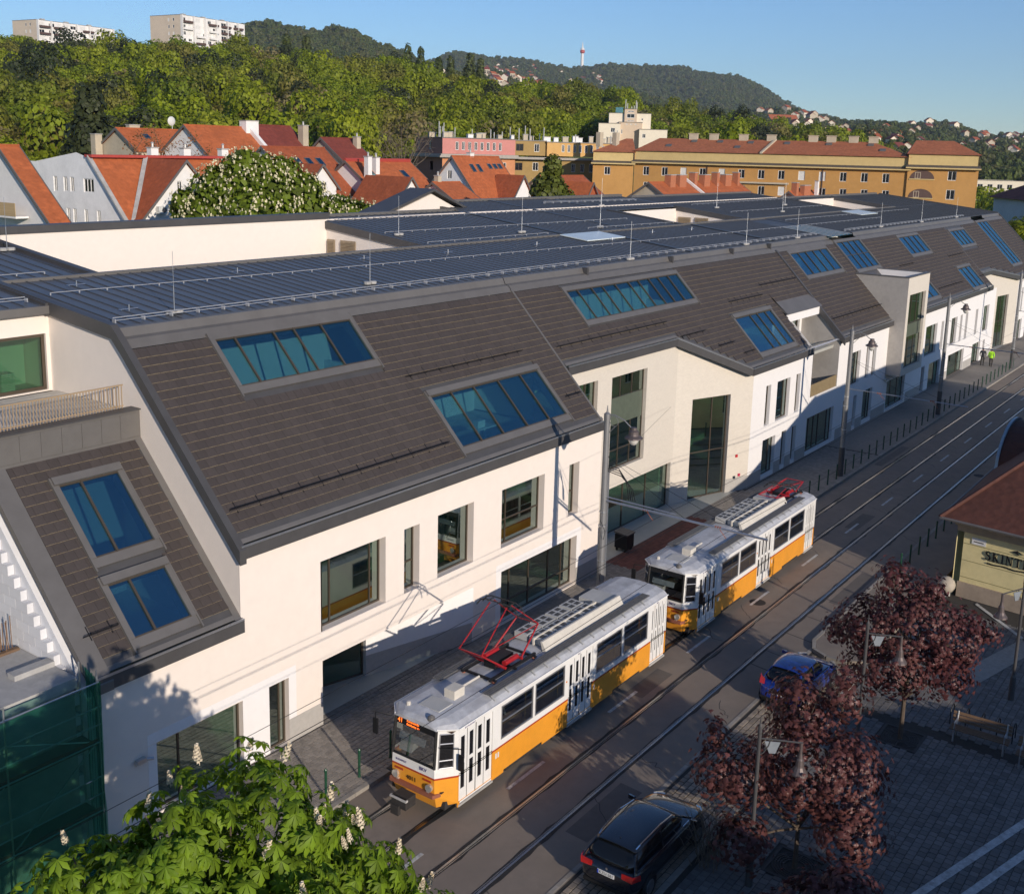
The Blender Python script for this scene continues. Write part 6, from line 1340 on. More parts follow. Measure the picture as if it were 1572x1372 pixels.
def house(name, label, x0, x1, yf, yb, ze, zr, wm, rm, yr=None, over=.35, holes_l=(), holes_f=(), cat='house', group='tiled houses behind the long building', z0=0.0):
    """Gabled house, ridge along X."""
    yr = (yf+yb)/2 if yr is None else yr
    Hh = thing(name, (x0, yf, 0), label, cat, group)
    wall('wall', (0, yf), (1, 0), x0, x1, z0, ze, list(holes_f), wm, Hh, .15)
    wall('gable_wall', (x0, yb), (0, -1), 0, yb-yf, z0, [(0, ze), (yb-yr, zr-.1), (yb-yf, ze)], list(holes_l), wm, Hh, .15)
    q = MB(); q.poly((x1, yf, z0), (x1, yb, z0), (x1, yb, ze), (x1, yr, zr-.1), (x1, yf, ze)); q.build('gable_wall', wm, Hh)
    q = MB(); q.poly((x1, yb, z0), (x0, yb, z0), (x0, yb, ze), (x1, yb, ze)); q.build('wall', wm, Hh)
    q = MB(); sf = (zr-ze)/(yr-yf); sb = (zr-ze)/(yb-yr)
    for a, b in (((yf-over, ze-over*sf), (yr, zr)), ((yr, zr), (yb+over, ze-over*sb))):
        q.obox(Vector((x0-.25, a[0], a[1])), Vector((x1-x0+.5, 0, 0)), Vector((0, b[0]-a[0], b[1]-a[1])), Vector((0, 0, .14)))
    q.build('roof', rm, Hh)
    q = MB()
    for xx in (x0-.30, x1+.22):
        for a, b in (((yf-over, ze-over*sf), (yr, zr)), ((yr, zr), (yb+over, ze-over*sb))): q.obox(Vector((xx, a[0], a[1]-.12)), Vector((.08, 0, 0)), Vector((0, b[0]-a[0], b[1]-a[1])), Vector((0, 0, .30)))
    q.build('barge_board', m_sheet, Hh)
    q = MB(); q.tube((x0-.25, yr, zr+.10), (x1+.25, yr, zr+.10), .13, 6); q.build('ridge', rm, Hh)
    return Hh
def slope_z(y, yf, yr, ze, zr): return ze+(zr-ze)*(y-yf)/(yr-yf)
def roof_win(Hh, x, y, w, l, yf, yr, ze, zr):
    sl_ = (zr-ze)/(yr-yf); e = Vector((0, 1, sl_)).normalized(); n = Vector((0, -sl_, 1)).normalized(); o = Vector((x, y, slope_z(y, yf, yr, ze, zr)+.15))
    q = MB(); q.obox(o, Vector((w, 0, 0)), e*l, n*.08); W_ = q.build('roof_window', m_sheet, Hh)
    q = MB(); q.obox(o+Vector((.07, 0, 0))+e*.08+n*.08, Vector((w-.14, 0, 0)), e*(l-.16), n*.01); q.build('pane', g_blue, W_)
def chimney(Hh, x, y, z0, z1, w=.6, d=.6, mt=None, pots=True, cap=True):
    q = MB(); q.box(x-w/2, x+w/2, y-d/2, y+d/2, z0, z1); Ch = q.build('chimney', mt or m_hw, Hh)
    if cap: q = MB(); q.box(x-w/2-.06, x+w/2+.06, y-d/2-.06, y+d/2+.06, z1, z1+.09); q.build('chimney_cap', m_conc, Ch)
    if pots: q = MB(); q.lathe((x, y, z1+.09), [(.1, 0), (.1, .3), (.16, .32), (.03, .45)], 8); q.build('flue', m_flue, Ch)
def cross_gable(Hh, xc, hw, yf, yr, zb, zt, wm, rm, holes=(), over=.3, z0=None):
    """Gable facing the street, its ridge running back to the main roof."""
    sl_ = (zt-zb)/hw
    wall('gable_front', (0, yf), (1, 0), xc-hw, xc+hw, zb-3.5 if z0 is None else z0, [(xc-hw, zb), (xc, zt-.08), (xc+hw, zb)], list(holes), wm, Hh, .12)
    q = MB()
    for sd in (-1, 1): q.obox(Vector((xc+sd*(hw+over), yf-over, zb-over*sl_)), Vector((-sd*(hw+over), 0, zt-zb+over*sl_)), Vector((0, yr-yf+over, 0)), Vector((0, 0, .13)))
    q.build('gable_roof', rm, Hh, fix=True)
    q = MB()
    for sd in (-1, 1): q.obox(Vector((xc+sd*(hw+over+.02), yf-over-.06, zb-over*sl_-.1)), Vector((-sd*(hw+over+.02), 0, zt-zb+over*sl_)), Vector((0, .07, 0)), Vector((0, 0, .26)))
    q.build('barge_board', m_sheet, Hh, fix=True)
# leftmost house, end wall seen
h = house('gabled_house', 'white gabled house with balcony at the picture edge behind the site', 44.0, 45.2, 72.4, 85.0, 13.6, 18.9, m_hw, m_orange, yr=78.6, holes_l=[(4.2, 5.4, 12.5, 14.0)])
q = MB(); q.box(42.9, 43.9, 75.2, 79.5, 13.9, 14.05); BL = q.build('balcony', m_hw, h); bs = MB().box(-.02, .02, -.05, .05, 0, .95).mesh('slat'); bs.materials.append(mat('reed_screen', (.45, .33, .18), .9, .2, 9))
bo_ = wloc(BL)
for k in range(38): link('slat', bs, BL, (42.9-bo_.x, 75.25+.112*k-bo_.y, 14.05-bo_.z))
# white house with cross gable
hl = [(90.4-y1, 90.4-y0, z0, z1) for y0, y1, z0, z1 in ((84.95, 85.5, 15.3, 16.55), (83.5, 84.05, 15.35, 16.55), (82.55, 83.1, 15.35, 16.55), (84.8, 85.35, 12.8, 14.0), (83.3, 83.8, 12.8, 14.0), (82.4, 82.9, 12.8, 14.0), (80.8, 81.3, 12.8, 14.0), (79.05, 79.55, 12.8, 14.0), (79.8, 81.2, 15.4, 16.5))]
H2 = thing('gabled_house', (52.3, 75, 0), 'white house with orange cross-gable roof and red ridge left of the flowering tree', 'house', 'tiled houses behind the long building')
wall('end_wall', (52.3, 90.4), (0, -1), 0, 15.0, 0, [(0, 17.7), (2.4, 17.7), (8.4, 18.55), (10.3, 18.1), (14.6, 13.1), (15.0, 12.9)], hl, m_hg, H2, .15)
for w in hl: window(H2, (52.3, 90.4), (0, -1), *w, vb=(.5,) if w[1]-w[0] < 1 else (.33, .66), **wf)
wall('front_wall', (0, 75.4), (1, 0), 52.3, 70, 0, 12.9, [], m_hw, H2)
q = MB(); q.obox(Vector((52.1, 75.0, 12.75)), Vector((18, 0, 0)), Vector((0, 5.1, 5.35)), Vector((0, 0, .14))); q.poly((52.5, 80.1, 18.2), (70.1, 80.1, 18.2), (70.1, 88, 14), (52.5, 88, 14)); q.build('roof', m_orange, H2, fix=True)
q = MB(); q.obox(Vector((52.1, 79.6, 18.2)), Vector((18, 0, 0)), Vector((0, 1.0, 0)), Vector((0, 0, .22))); q.build('ridge', mat('ridge_red', (.40, .06, .045), .5, .08, 3), H2)
q = MB(); q.obox(Vector((52.0, 75.0, 12.8)), Vector((.35, 0, 0)), Vector((0, 5.1, 5.35)), Vector((0, 0, .2))); q.build('verge', m_conc, H2)
cross_gable(H2, 57.3, 4.5, 74.7, 80.0, 13.3, 18.05, m_hw, m_orange2, holes=[(56.5, 57.0, 15.3, 16.5), (55.8, 56.6, 12.6, 13.95)], z0=0)
for w in ((56.5, 57.0, 15.3, 16.5), (55.8, 56.6, 12.6, 13.95)): window(H2, (0, 74.7), (1, 0), *w, vb=(.5,), **wf)
q = MB(); q.obox(Vector((57.0, 79.75, 18.12)), Vector((-4.4, -4.3, -4.75)), Vector((.42, -.1, .2)), Vector((0, 0, .05))); q.build('valley', m_conc, H2, fix=True)
for x in (59.6, 63.0, 67.2): chimney(H2, x, 82.0, 17, 19.0, .75, .6)
AC = thing('air_conditioner', (54.55, 74.5, 13.9), 'air conditioner on the white cross gable by the flowering tree', 'air conditioner'); q = MB(); q.box(54.4, 55.2, 74.3, 74.65, 13.95, 14.5); q.build('case', m_intw, AC); q = MB(); q.lathe((54.9, 74.3, 14.22), [(.22, -.01), (.22, .0)], 14, 'y'); q.build('fan_grille', m_sheet, AC)
# rear houses with long orange and dark red roofs
h3 = house('gabled_house', 'beige gabled house with orange roof and chimney behind the bare tree', 77.0, 90, 108.9, 116.2, 18.6, 20.85, m_hb, m_orange, yr=112.4)
chimney(h3, 76.4, 115.6, 10, 20.2, .9, .9, m_hb, pots=False); chimney(h3, 79.4, 112.8, 20.5, 21.35, 1.4, .7, m_hb, pots=False); roof_win(h3, 79.5, 110.6, .8, .9, 108.9, 112.4, 18.6, 20.85)
q = MB(); q.lathe((84.6, 112.4, 22.0), [(.02, -.1), (.35, -.03), (.55, .1)], 14, 'y'); q.tube((84.6, 112.4, 20.6), (84.6, 112.4, 22), .04, 5); tag(q.build('satellite_dish', m_intw), 'white satellite dish on the orange roof ridge', 'satellite dish')
h3b = house('gabled_house', 'bright orange-roofed house beside a white chimney block', 80.4, 89.0, 100.5, 109, 18.2, 21.35, m_hw, m_orange, yr=104.5)
q = MB(); q.obox(Vector((89.0, 99.5, 17.5)), Vector((.5, 0, 0)), Vector((0, 5, 4.0)), Vector((0, 0, .6))); q.build('fire_wall', m_hw, h3b, fix=True); chimney(h3b, 89.4, 104.2, 18, 22.2, 1.9, 1.2, m_hw, pots=False)
h4 = house('gabled_house', 'house with a broad dark red tiled roof above the flowering tree', 90.2, 96.6, 100.2, 110.2, 17.8, 21.7, m_hb, m_dred, yr=105.2); chimney(h4, 96.6, 102.6, 17, 21.9, .9, .9, m_hb)
h4b = house('gabled_house', 'lower dark red roof with a tall chimney right of the broad one', 97.2, 102.4, 95.5, 104, 17.2, 20.4, m_hb, m_dred, yr=100); chimney(h4b, 101.9, 98.6, 17, 20.7, .7, .7, m_hb)
h5 = house('gabled_house', 'brown-orange roof with three rooflights beside the flowering tree', 79.5, 88.2, 84.6, 96.6, 14.5, 19.2, m_hw, m_orange2, yr=90.6)
for x in (82.3, 83.9, 85.5): roof_win(h5, x, 88.1, .8, 1.3, 84.6, 90.6, 14.5, 19.2)
cross_gable(h5, 80.0, 2.1, 82.4, 88, 15.4, 17.6, m_hw, m_orange2, holes=[(79.2, 80.8, 15.0, 15.95)]); window(h5, (0, 82.4), (1, 0), 79.2, 80.8, 15.0, 15.95, vb=(.33, .66), **wf)
h6 = house('gabled_house', 'orange-roofed house with red ridge, two white chimneys and triangular gable window', 87.3, 97.5, 79.5, 92.7, 13.2, 17.9, m_hw, m_orange, yr=86.1)
q = MB(); q.tube((87.1, 86.1, 18.1), (97.7, 86.1, 18.1), .22, 6); q.build('ridge_cap', MATS['ridge_red'], h6)
chimney(h6, 87.9, 83.4, 15.6, 18.5, .6, .6); chimney(h6, 90.2, 84.4, 16, 18.4, .6, .6)
for x, y in ((88.9, 83.8), (94.2, 83.4), (94.6, 80.4), (88.0, 80.2)): roof_win(h6, x, y, .8, 1.5, 79.5, 86.1, 13.2, 17.9)
cross_gable(h6, 86.6, 2.25, 76.2, 82.5, 13.9, 16.5, m_hw, m_orange2, holes=[(85.9, 87.4, 14.1, 15.3)]); window(h6, (0, 76.2), (1, 0), 85.9, 87.4, 14.1, 15.3, vb=(.36, .66), **wf)
h7 = house('gabled_house', 'small low orange roof with a beige chimney', 96.0, 100.5, 77.6, 84, 13.7, 15.7, m_hw, m_orange, yr=81); chimney(h7, 97.0, 81.2, 14.5, 16.5, .6, .6, m_hb)
h8 = house('gabled_house', 'house with a tall white end gable and orange roof with five rooflights', 104.5, 113.5, 80.8, 90.2, 13.4, 18.6, m_hw, m_orange, yr=85.2, holes_l=[(4.2, 4.9, 16.0, 17.0), (4.4, 5.0, 13.7, 14.7)])
for w in ((4.2, 4.9, 16.0, 17.0), (4.4, 5.0, 13.7, 14.7)): window(h8, (104.5, 90.2), (0, -1), *w, vb=(.5,), **wf)
chimney(h8, 108.2, 85.4, 18, 19.1, .8, .6)
for x in (106.6, 107.9, 110.2, 111.3, 112.3): roof_win(h8, x, 83.6 if x < 109 else 83.9, .7, 1.2 if x < 109 else .8, 80.8, 85.2, 13.4, 18.6)
cross_gable(h8, 110.5, 2.0, 79.0, 83, 13.9, 16.5, m_hw, m_orange2)
h8b = house('gabled_house', 'dark orange roof with a satellite dish beyond the white end gable', 113.8, 124, 74.5, 83, 13.2, 16.4, m_hb, m_orange2, yr=79); cross_gable(h8b, 117.2, 1.6, 73.2, 77, 13.6, 15.8, m_orange2, m_orange)
h9 = house('terrace_houses', 'long low orange roof with brick chimneys in front of the ochre block', 124.2, 150, 62, 76, 11.3, 15.9, m_hb, m_orange, yr=69)
for x, w in ((128.6, 1.4), (131.4, 1.9), (135.1, .8), (138.5, 1.7), (141.9, .8), (145.2, 1.9), (148.6, .7)): chimney(h9, x, 68.4, 14.5, 17.2 if w < 1 else 16.9, w, .9, m_brick2, pots=False)
for x in (130.2, 126.5, 136.4): roof_win(h9, x, 64.6, .9, 1.2, 62, 69, 11.3, 15.9)
q = MB(); q.obox(Vector((134.2, 61.6, 11.2)), Vector((.35, 0, 0)), Vector((0, 7.4, 4.9)), Vector((0, 0, .35))); q.build('party_parapet', m_hw, h9, fix=True)
h9b = house('terrace_houses', 'short orange roof with chimneys below the ochre facade', 150.6, 160, 56, 66, 11.0, 14.7, m_hb, m_orange, yr=61); chimney(h9b, 151.6, 60.6, 13.5, 16.0, .8, .8, m_brick2, pots=False); chimney(h9b, 155, 60.4, 13.5, 15.6, 2.4, .7, m_brick2, pots=False); chimney(h9b, 158.4, 60, 13.5, 16.2, .5, .5, m_hw, pots=False)

def flat_block(Hh, o, d, L, dep, z0, z1, holes, wm, nm='wall', left=None, lholes=()):
    o = Vector((o[0], o[1], 0)); d = Vector((d[0], d[1], 0)).normalized(); b = Vector((-d.y, d.x, 0))
    wall(nm, (o.x, o.y), d, 0, L, z0, z1, list(holes), wm, Hh, .12)
    wall(nm, ((o+b*dep).x, (o+b*dep).y), -b, 0, dep, z0, z1, list(lholes), left or wm, Hh, .12)
    e = o+d*L; q = MB(); q.poly(e+Vector((0, 0, z0)), e+b*dep+Vector((0, 0, z0)), e+b*dep+Vector((0, 0, z1)), e+Vector((0, 0, z1))); q.poly(o+b*dep+Vector((0, 0, z0)), e+b*dep+Vector((0, 0, z0)), e+b*dep+Vector((0, 0, z1)), o+b*dep+Vector((0, 0, z1))); q.build(nm, wm, Hh)
    q = MB(); q.poly(o+Vector((0, 0, z1-.05)), e+Vector((0, 0, z1-.05)), e+b*dep+Vector((0, 0, z1-.05)), o+b*dep+Vector((0, 0, z1-.05))); q.build('flat_roof', m_conc, Hh)
    q = MB(); q.obox(o-d*.12+b*-.12+Vector((0, 0, z1)), d*(L+.24), b*.3, Vector((0, 0, .14))); q.obox(o-d*.12+Vector((0, 0, z1)), d*.3, b*dep, Vector((0, 0, .14))); q.build('roof_edge', m_sheet, Hh)
    return d, b
rq = random.Random(11)
# pink block
dP = Vector((.9, -.43, 0)).normalized(); oP = Vector((142.3, 118.2, 0))
P1 = thing('apartment_block', (142.3, 118.2, 0), 'pink apartment block with white windows and roof chimneys', 'building')
ph = [(2.4+1.16*k, 2.98+1.16*k, 19.4, 20.75) for k in range(8)]
flat_block(P1, oP, dP, 13.7, 11, 18.75, 21.3, ph, m_pink, left=mat('plaster_shaded_end', (.34, .17, .13), .85, .06, 1.5), lholes=[(5.5, 6.5, 19.4, 20.8), (1.0, 1.6, 19.4, 20.8)])  # end wall away from the sun: its shade is put into a darker plaster
for w in ph: window(P1, oP, dP, *w, vb=(.5,), **wf)
bP = Vector((-dP.y, dP.x, 0)); lo = oP+bP*11
for w in ((5.5, 6.5, 19.4, 20.8), (1.0, 1.6, 19.4, 20.8)): window(P1, lo, -bP, *w, vb=(.5,), **wf)
q = MB(); q.obox(oP-dP*.8-bP*.8+Vector((0, 0, 18.15)), dP*15.2, bP*13, Vector((0, 0, .28))); q.obox(oP-dP*.5-bP*.5+Vector((0, 0, 18.43)), dP*14.6, bP*12, Vector((0, 0, .3))); q.build('cornice', mat('cornice_grey', (.36, .33, .29), .85, .1, 2), P1)
flat_block(P1, oP, dP, 13.7, 11, 0, 18.15, [(11.1, 12.0, 16.05, 17.45)], m_salmon, left=MATS['plaster_shaded_end'], lholes=[(6, 7.3, 16.0, 17.5)])
window(P1, oP, dP, 11.1, 12.0, 16.05, 17.45, vb=(.5,), **wf)
def roof_clutter(Hh, o, d, b, L, dep, z, n, flues):
    for k in range(n):
        p = o+d*(L*(k+.5)/n+rq.uniform(-.4, .4))+b*(dep*rq.uniform(.25, .7)); w = rq.uniform(.6, 1.3); hh = rq.uniform(.7, 1.1)
        q = MB(); q.obox(p-d*w*.5+Vector((0, 0, z)), d*w, b*.7, Vector((0, 0, hh))); Ch = q.build('chimney', m_hw if rq.random() < .4 else m_hb, Hh); q = MB(); q.obox(p-d*(w*.5+.08)-b*.08+Vector((0, 0, z+hh)), d*(w+.16), b*.86, Vector((0, 0, .1))); q.build('chimney_cap', m_conc, Ch)
    for k in range(flues):
        p = o+d*(L*rq.random())+b*(dep*rq.uniform(.2, .7)); hh = rq.uniform(1.3, 2.8); q = MB(); q.tube(p+Vector((0, 0, z)), p+Vector((0, 0, z+hh)), .09, 6); q.build('flue', m_flue, Hh)
roof_clutter(P1, oP, dP, bP, 13.7, 11, 21.3, 9, 9)
# olive and yellow continuation
oQ = oP+dP*13.75; dQ = Vector((.72, -.69, 0)).normalized()
P2 = thing('apartment_block', tuple(oQ), 'olive and yellow apartment block with a row of small windows', 'building'); bQ = Vector((-dQ.y, dQ.x, 0))
oQ = oQ+bQ*1.2
flat_block(P2, oQ, dQ, 5.6, 10, 18.75, 21.2, [(.3, 1.6, 19.5, 20.7), (3.5, 4.4, 19.4, 20.75)], m_oliv); window(P2, oQ, dQ, .3, 1.6, 19.5, 20.7, vb=(.5,), fm=m_brn, gm=m_pg, inset=.1); window(P2, oQ, dQ, 3.5, 4.4, 19.4, 20.75, vb=(.5,), **wf)
flat_block(P2, oQ, dQ, 5.6, 10, 0, 18.1, [(3.3, 4.3, 16.2, 17.6), (.2, 1.5, 16.2, 17.5)], m_oliv); window(P2, oQ, dQ, 3.3, 4.3, 16.2, 17.6, vb=(.5,), **wf); window(P2, oQ, dQ, .2, 1.5, 16.2, 17.5, vb=(.5,), fm=m_brn, gm=m_pg, inset=.1)
oS = oQ+dQ*5.65-bQ*.5
yh = [(2.6+1.02*k, 3.1+1.02*k, 19.45, 20.7) for k in range(10)]
flat_block(P2, oS, dQ, 14, 10, 18.75, 21.05, yh, m_oyel); flat_block(P2, oS, dQ, 14, 10, 0, 18.1, [(4.4+1.6*k, 5.1+1.6*k, 16.1, 17.5) for k in range(5)], m_oliv)
for w in yh: window(P2, oS, dQ, *w, vb=(.5,), **wf)
for k in range(5): window(P2, oS, dQ, 4.4+1.6*k, 5.1+1.6*k, 16.1, 17.5, vb=(.5,), **wf)
q = MB(); q.obox(oQ-bQ*1.2+Vector((0, 0, 18.1)), dQ*20.5, bQ*3, Vector((0, 0, .4))); q.build('cornice', MATS['cornice_grey'], P2)
roof_clutter(P2, oQ, dQ, bQ, 19.5, 10, 21.2, 11, 11)
# long ochre block with hipped roof
O1 = thing('ochre_block', (160.4, 92.1, 0), 'long ochre apartment building with cream attic band and red tiled roof', 'building')
def ochre(o, e, zc0, zc1, zr, holes, dep, pj_, hipL, hipR):
    o = Vector((o[0], o[1], 0)); e = Vector((e[0], e[1], 0)); d = (e-o); L = d.length; d.normalize(); b = Vector((-d.y, d.x, 0)); up = Vector((0, 0, 1))
    wall('wall', (o.x, o.y), d, 0, L, 0, zc0-.55, holes, m_ochre, O1, .15)
    for w in holes:
        if w[4] == 'w': window(O1, (o.x, o.y), d, *w[:4], vb=(.5,), **wf)
        elif w[4] == 's':
            window(O1, (o.x, o.y), d, *w[:4], fm=m_wf, gm=m_shut, inset=.05)
    q = MB(); q.poly(e, e+b*dep, e+b*dep+up*zc1, e+up*zc1); q.poly(o, o+b*dep, o+b*dep+up*zc1, o+up*zc1); q.build('end_wall', m_ochre, O1)
    q = MB(); q.obox(o-b*.75-d*.3+up*(zc0-.62), d*(L+.6), b*.8, up*.2); q.build('cornice', m_creamy, O1)
    q = MB(); q.prism([o-b*.7-d*.25+up*(zc0-.42), o+b*.3-d*.25+up*(zc0-.42), o+b*.3-d*.25+up*(zc0)], d*(L+.5)); q.build('cornice_roof', mat('cornice_tile', (.10, .085, .07), .9, .2, 3), O1, fix=True)
    q = MB(); q.obox(o+b*.15+up*(zc0-.5), d*L, b*(dep-.3), up*(zc1-zc0+.5)); q.build('attic_wall', m_creamy, O1)
    ra = o+d*(hipL)+b*dep*.5+up*zr; rb = o+d*(L-hipR)+b*dep*.5+up*zr; c = [o-d*.3-b*.2+up*zc1, e+d*.3-b*.2+up*zc1, e+d*.3+b*(dep+.2)+up*zc1, o-d*.3+b*(dep+.2)+up*zc1]
    q = MB(); q.poly(c[0], c[1], rb, ra); q.poly(c[1], c[2], rb); q.poly(c[2], c[3], ra, rb); q.poly(c[3], c[0], ra); q.build('roof', roofmat('roof_salmon', (.40, .135, .06), .33), O1, fix=True)
    def onroof(s, t): return c[0].lerp(ra, t)*0+(o+d*s-b*.2+b*(dep*.5+.2)*t)+up*(zc1+(zr-zc1)*t)
    return d, b, L, onroof
hm = []
for k in range(13):
    s0 = 1.54+3.13*k
    if s0+1 < 42.5: hm.append((s0, s0+1.0, 16.1, 17.5, 's' if k in (2, 4, 8, 9) else 'w')); hm.append((s0+.15, s0+1.15, 13.6, 15.0, 's' if k in (7,) else 'w'))
d_, b_, L_, onr = ochre((160.4, 92.1), (170.6, 50.5), 18.65, 20.0, 22.2, hm, 12, 0, 2.5, 6)
for s, t in ((4.6, .35), (8.3, .72), (12.6, .72), (15.9, .35), (17.6, .7), (23.4, .7), (29.9, .7), (36.2, .7), (38.2, .35)):
    p = onr(s, t); q = MB(); q.obox(p+Vector((0, 0, .03)), d_*.9, b_*.8+Vector((0, 0, .3)), Vector((0, 0, .12))); W_ = q.build('roof_window', m_sheet, O1)
for s in (7.6, 11.0, 15.9, 20.4, 27, 29.8, 33.2, 36.2):
    p = onr(s, .92); q = MB(); q.obox(p, d_*1.4, b_*.8, Vector((0, 0, .95))); q.obox(p-d_*.1-b_*.1+Vector((0, 0, .95)), d_*1.6, b_*1.0, Vector((0, 0, .1))); q.build('chimney', m_hb, O1)
for s in (21.6,): q = MB(); q.obox(onr(s, 0)-d_*1.2, d_*.35, onr(s, 1)-onr(s, 0)+d_*1.2, Vector((0, 0, .25))); q.build('roof_parapet', m_hb, O1, fix=True)
for s in (12.1, 30.2): q = MB(); q.obox(Vector((160.4, 92.1, 8))+d_*s-b_*.12, d_*.14, b_*.1, Vector((0, 0, 10))); q.build('rain_pipe', m_brn, O1)
q = MB(); q.obox(Vector((160.4, 92.1, 15.35))+d_*15.2-b_*.5, d_*10, b_*.5, Vector((0, 0, .25))); q.build('awning_box', m_hb, O1)
hr = [(5.7, 6.9, 16.75, 18.1, 'w'), (5.7, 6.9, 13.95, 15.4, 'w')]
d_, b_, L_, onr = ochre((170.25, 50.6), (173.3, 41.2), 19.0, 20.5, 22.6, hr, 12, 0, 1.0, 3.4)
for z in (16.85, 14.05):
    q = MB(); n = 12; cc = Vector((170.25, 50.6, z))+d_*2.1-b_*.03; q.poly(*([cc+d_*(1.75*math.cos(math.pi*i/n))+Vector((0, 0, 1.35*math.sin(math.pi*i/n))) for i in range(n+1)])); q.build('arched_loggia', m_brn, O1, fix=True)
    q = MB(); q.obox(cc-d_*1.8-b_*.1-Vector((0, 0, .12)), d_*3.6, b_*.15, Vector((0, 0, .14))); q.build('loggia_sill', m_creamy, O1)
    window(O1, cc-d_*1.0-b_*.01, d_, 0, .8, z+.05, z+1.0, vb=(.5,), fm=m_hb, gm=m_pg, inset=0.0)
hl_ = [(1.9, 2.9, 16.0, 17.3, 'w')]
d_, b_, L_, onr = ochre((157.0, 98.0), (160.3, 92.2), 18.35, 19.7, 22.0, hl_, 12, 0, 5.2, .3)
for p in ((161.5, 96.5), (160.4, 99)): q = MB(); q.box(p[0]-.5, p[0]+.5, p[1]-.4, p[1]+.4, 20.5, 22.9); q.build('chimney', m_hb, O1)
# cream tower building with antennas
T1 = thing('cream_tower_building', (258, 152, 10), 'stepped cream building with a stair tower and antennas on its roof', 'building')
dT = Vector((.53, -.85, 0)).normalized(); bT = Vector((-dT.y, dT.x, 0)); cT = Vector((255.1, 157.9, 0)); m_t1 = mat('plaster_pale', (.76, .68, .54), .85, .05, 1); m_t2 = mat('plaster_tan', (.60, .47, .34), .85, .05, 1)
for s, L_, z1, off, hs, mt in ((0, 5.8, 27.2, 0, [(3.2, 4.4, 24.9, 26.1), (3.4, 4.2, 22.3, 23.6)], m_t1), (2.7, 11.2, 30.0, 3, [(8.6, 9.1, 28.2, 28.8)], m_t1), (5.4, 6.2, 27.6, 1.2, [(1.8, 2.3, 27.0, 27.3), (3.0, 3.5, 27, 27.3), (4.2, 4.7, 27, 27.3), (.6, 1.0, 24.6, 25.8)], m_t2), (10.8, 7.4, 25.8, -.6, [(.8, 1.7, 23.6, 24.7)], m_t1), (6.8, 3.3, 31.1, 2.2, [(.6, 2.7, 28.8, 29.9), (.7, 2.6, 27.9, 28.2), (.8, 2.5, 30.3, 30.7)], m_t2)):
    o = cT+dT*s+bT*off; flat_block(T1, o, dT, L_, 10, 8, z1, hs, mt)
    for w in hs: window(T1, o, dT, *w, vb=(.5,) if w[1]-w[0] > .8 else (), fm=m_wf, gm=m_pg, inset=.06, fw=.1)
q = MB()
for s, h0 in ((7.0, 2.6), (7.5, 1.6), (8.6, .8), (9.3, 1.0), (9.8, 2.4), (10.0, 1.9)): p = cT+dT*s+bT*2.6; q.tube(p+Vector((0, 0, 31)), p+Vector((0, 0, 31+h0)), .14, 6)
q.build('antenna', m_flue, T1); q = MB(); q.obox(cT+dT*4.4+bT*3.5+Vector((0, 0, 30)), dT*2, bT*2, Vector((0, 0, 1.6))); q.build('roof_glasshouse', g_blue, T1)
# hilltop apartment slabs
def hill_block(label, o, e, zt, floors, dep, seed):
    Hb = thing('hilltop_block', (o[0], o[1], ground_z(o[0], o[1])), label, 'building', 'apartment slabs on the hilltop'); o = Vector((o[0], o[1], 0)); e = Vector((e[0], e[1], 0)); d = e-o; L = d.length; d.normalize(); b = Vector((-d.y, d.x, 0)); z0 = zt-floors*3.0-2
    hs = []; rr3 = random.Random(seed); s = 1.0
    while s < L-4:
        w = rr3.choice((2.2, 3.2, 3.2))
        for f in range(floors): hs.append((s, s+w, zt-.9-3*f-1.7, zt-.9-3*f))
        s += w+rr3.choice((.9, 1.3, 2.2))
    lh = [(4.0+3.0*i, 5.0+3.0*i, zt-1.2-3*f-1.5, zt-1.2-3*f) for i in range(2) for f in range(floors)]
    flat_block(Hb, o, d, L, dep, z0-14, zt, hs, m_hw, left=m_panelb, lholes=[(dep-b_1, dep-a_1, c1, c2) for a_1, b_1, c1, c2 in lh])
    for w in hs: window(Hb, o, d, *w, vb=(.5,), fm=m_wf, gm=m_pg if rr3.random() < .6 else m_shut, fw=.18, inset=.1)
    for a_1, b_1, c1, c2 in lh: window(Hb, o+b*dep, -b, dep-b_1, dep-a_1, c1, c2, vb=(), fm=m_wf, gm=m_pg if rr3.random() < .5 else m_shut, fw=.16, inset=.05)
    for f in range(floors):
        for k in range(int(L/8)):
            if rr3.random() < .75: q = MB(); q.obox(o+d*(1+k*8)-b*1.3+Vector((0, 0, zt-3*f-3.2)), d*5.5, b*1.3, Vector((0, 0, .9))); q.build('balcony', m_brn if rr3.random() < .7 else m_hw, Hb)
    for k in range(int(L/7)+1): q = MB(); q.obox(o+d*min(L-.4, k*7.0)-b*1.4+Vector((0, 0, z0)), d*.35, b*1.5, Vector((0, 0, zt-z0))); q.build('fin_wall', m_hw, Hb)
    for k in range(3): p = o+d*(L*(.15+.3*k))+b*5; q = MB(); q.obox(p+Vector((0, 0, zt)), d*2, b*1.5, Vector((0, 0, 1.3))); q.build('roof_hut', m_conc, Hb)
hill_block('taller beige apartment slab on the wooded hilltop', (325.8, 424.3), (366.1, 428.3), 75.6, 5, 19.5, 4)
hill_block('long pale apartment slab on the hilltop at the picture edge', (289.3, 479.5), (332.1, 483.8), 72.2, 4, 17.0, 9)
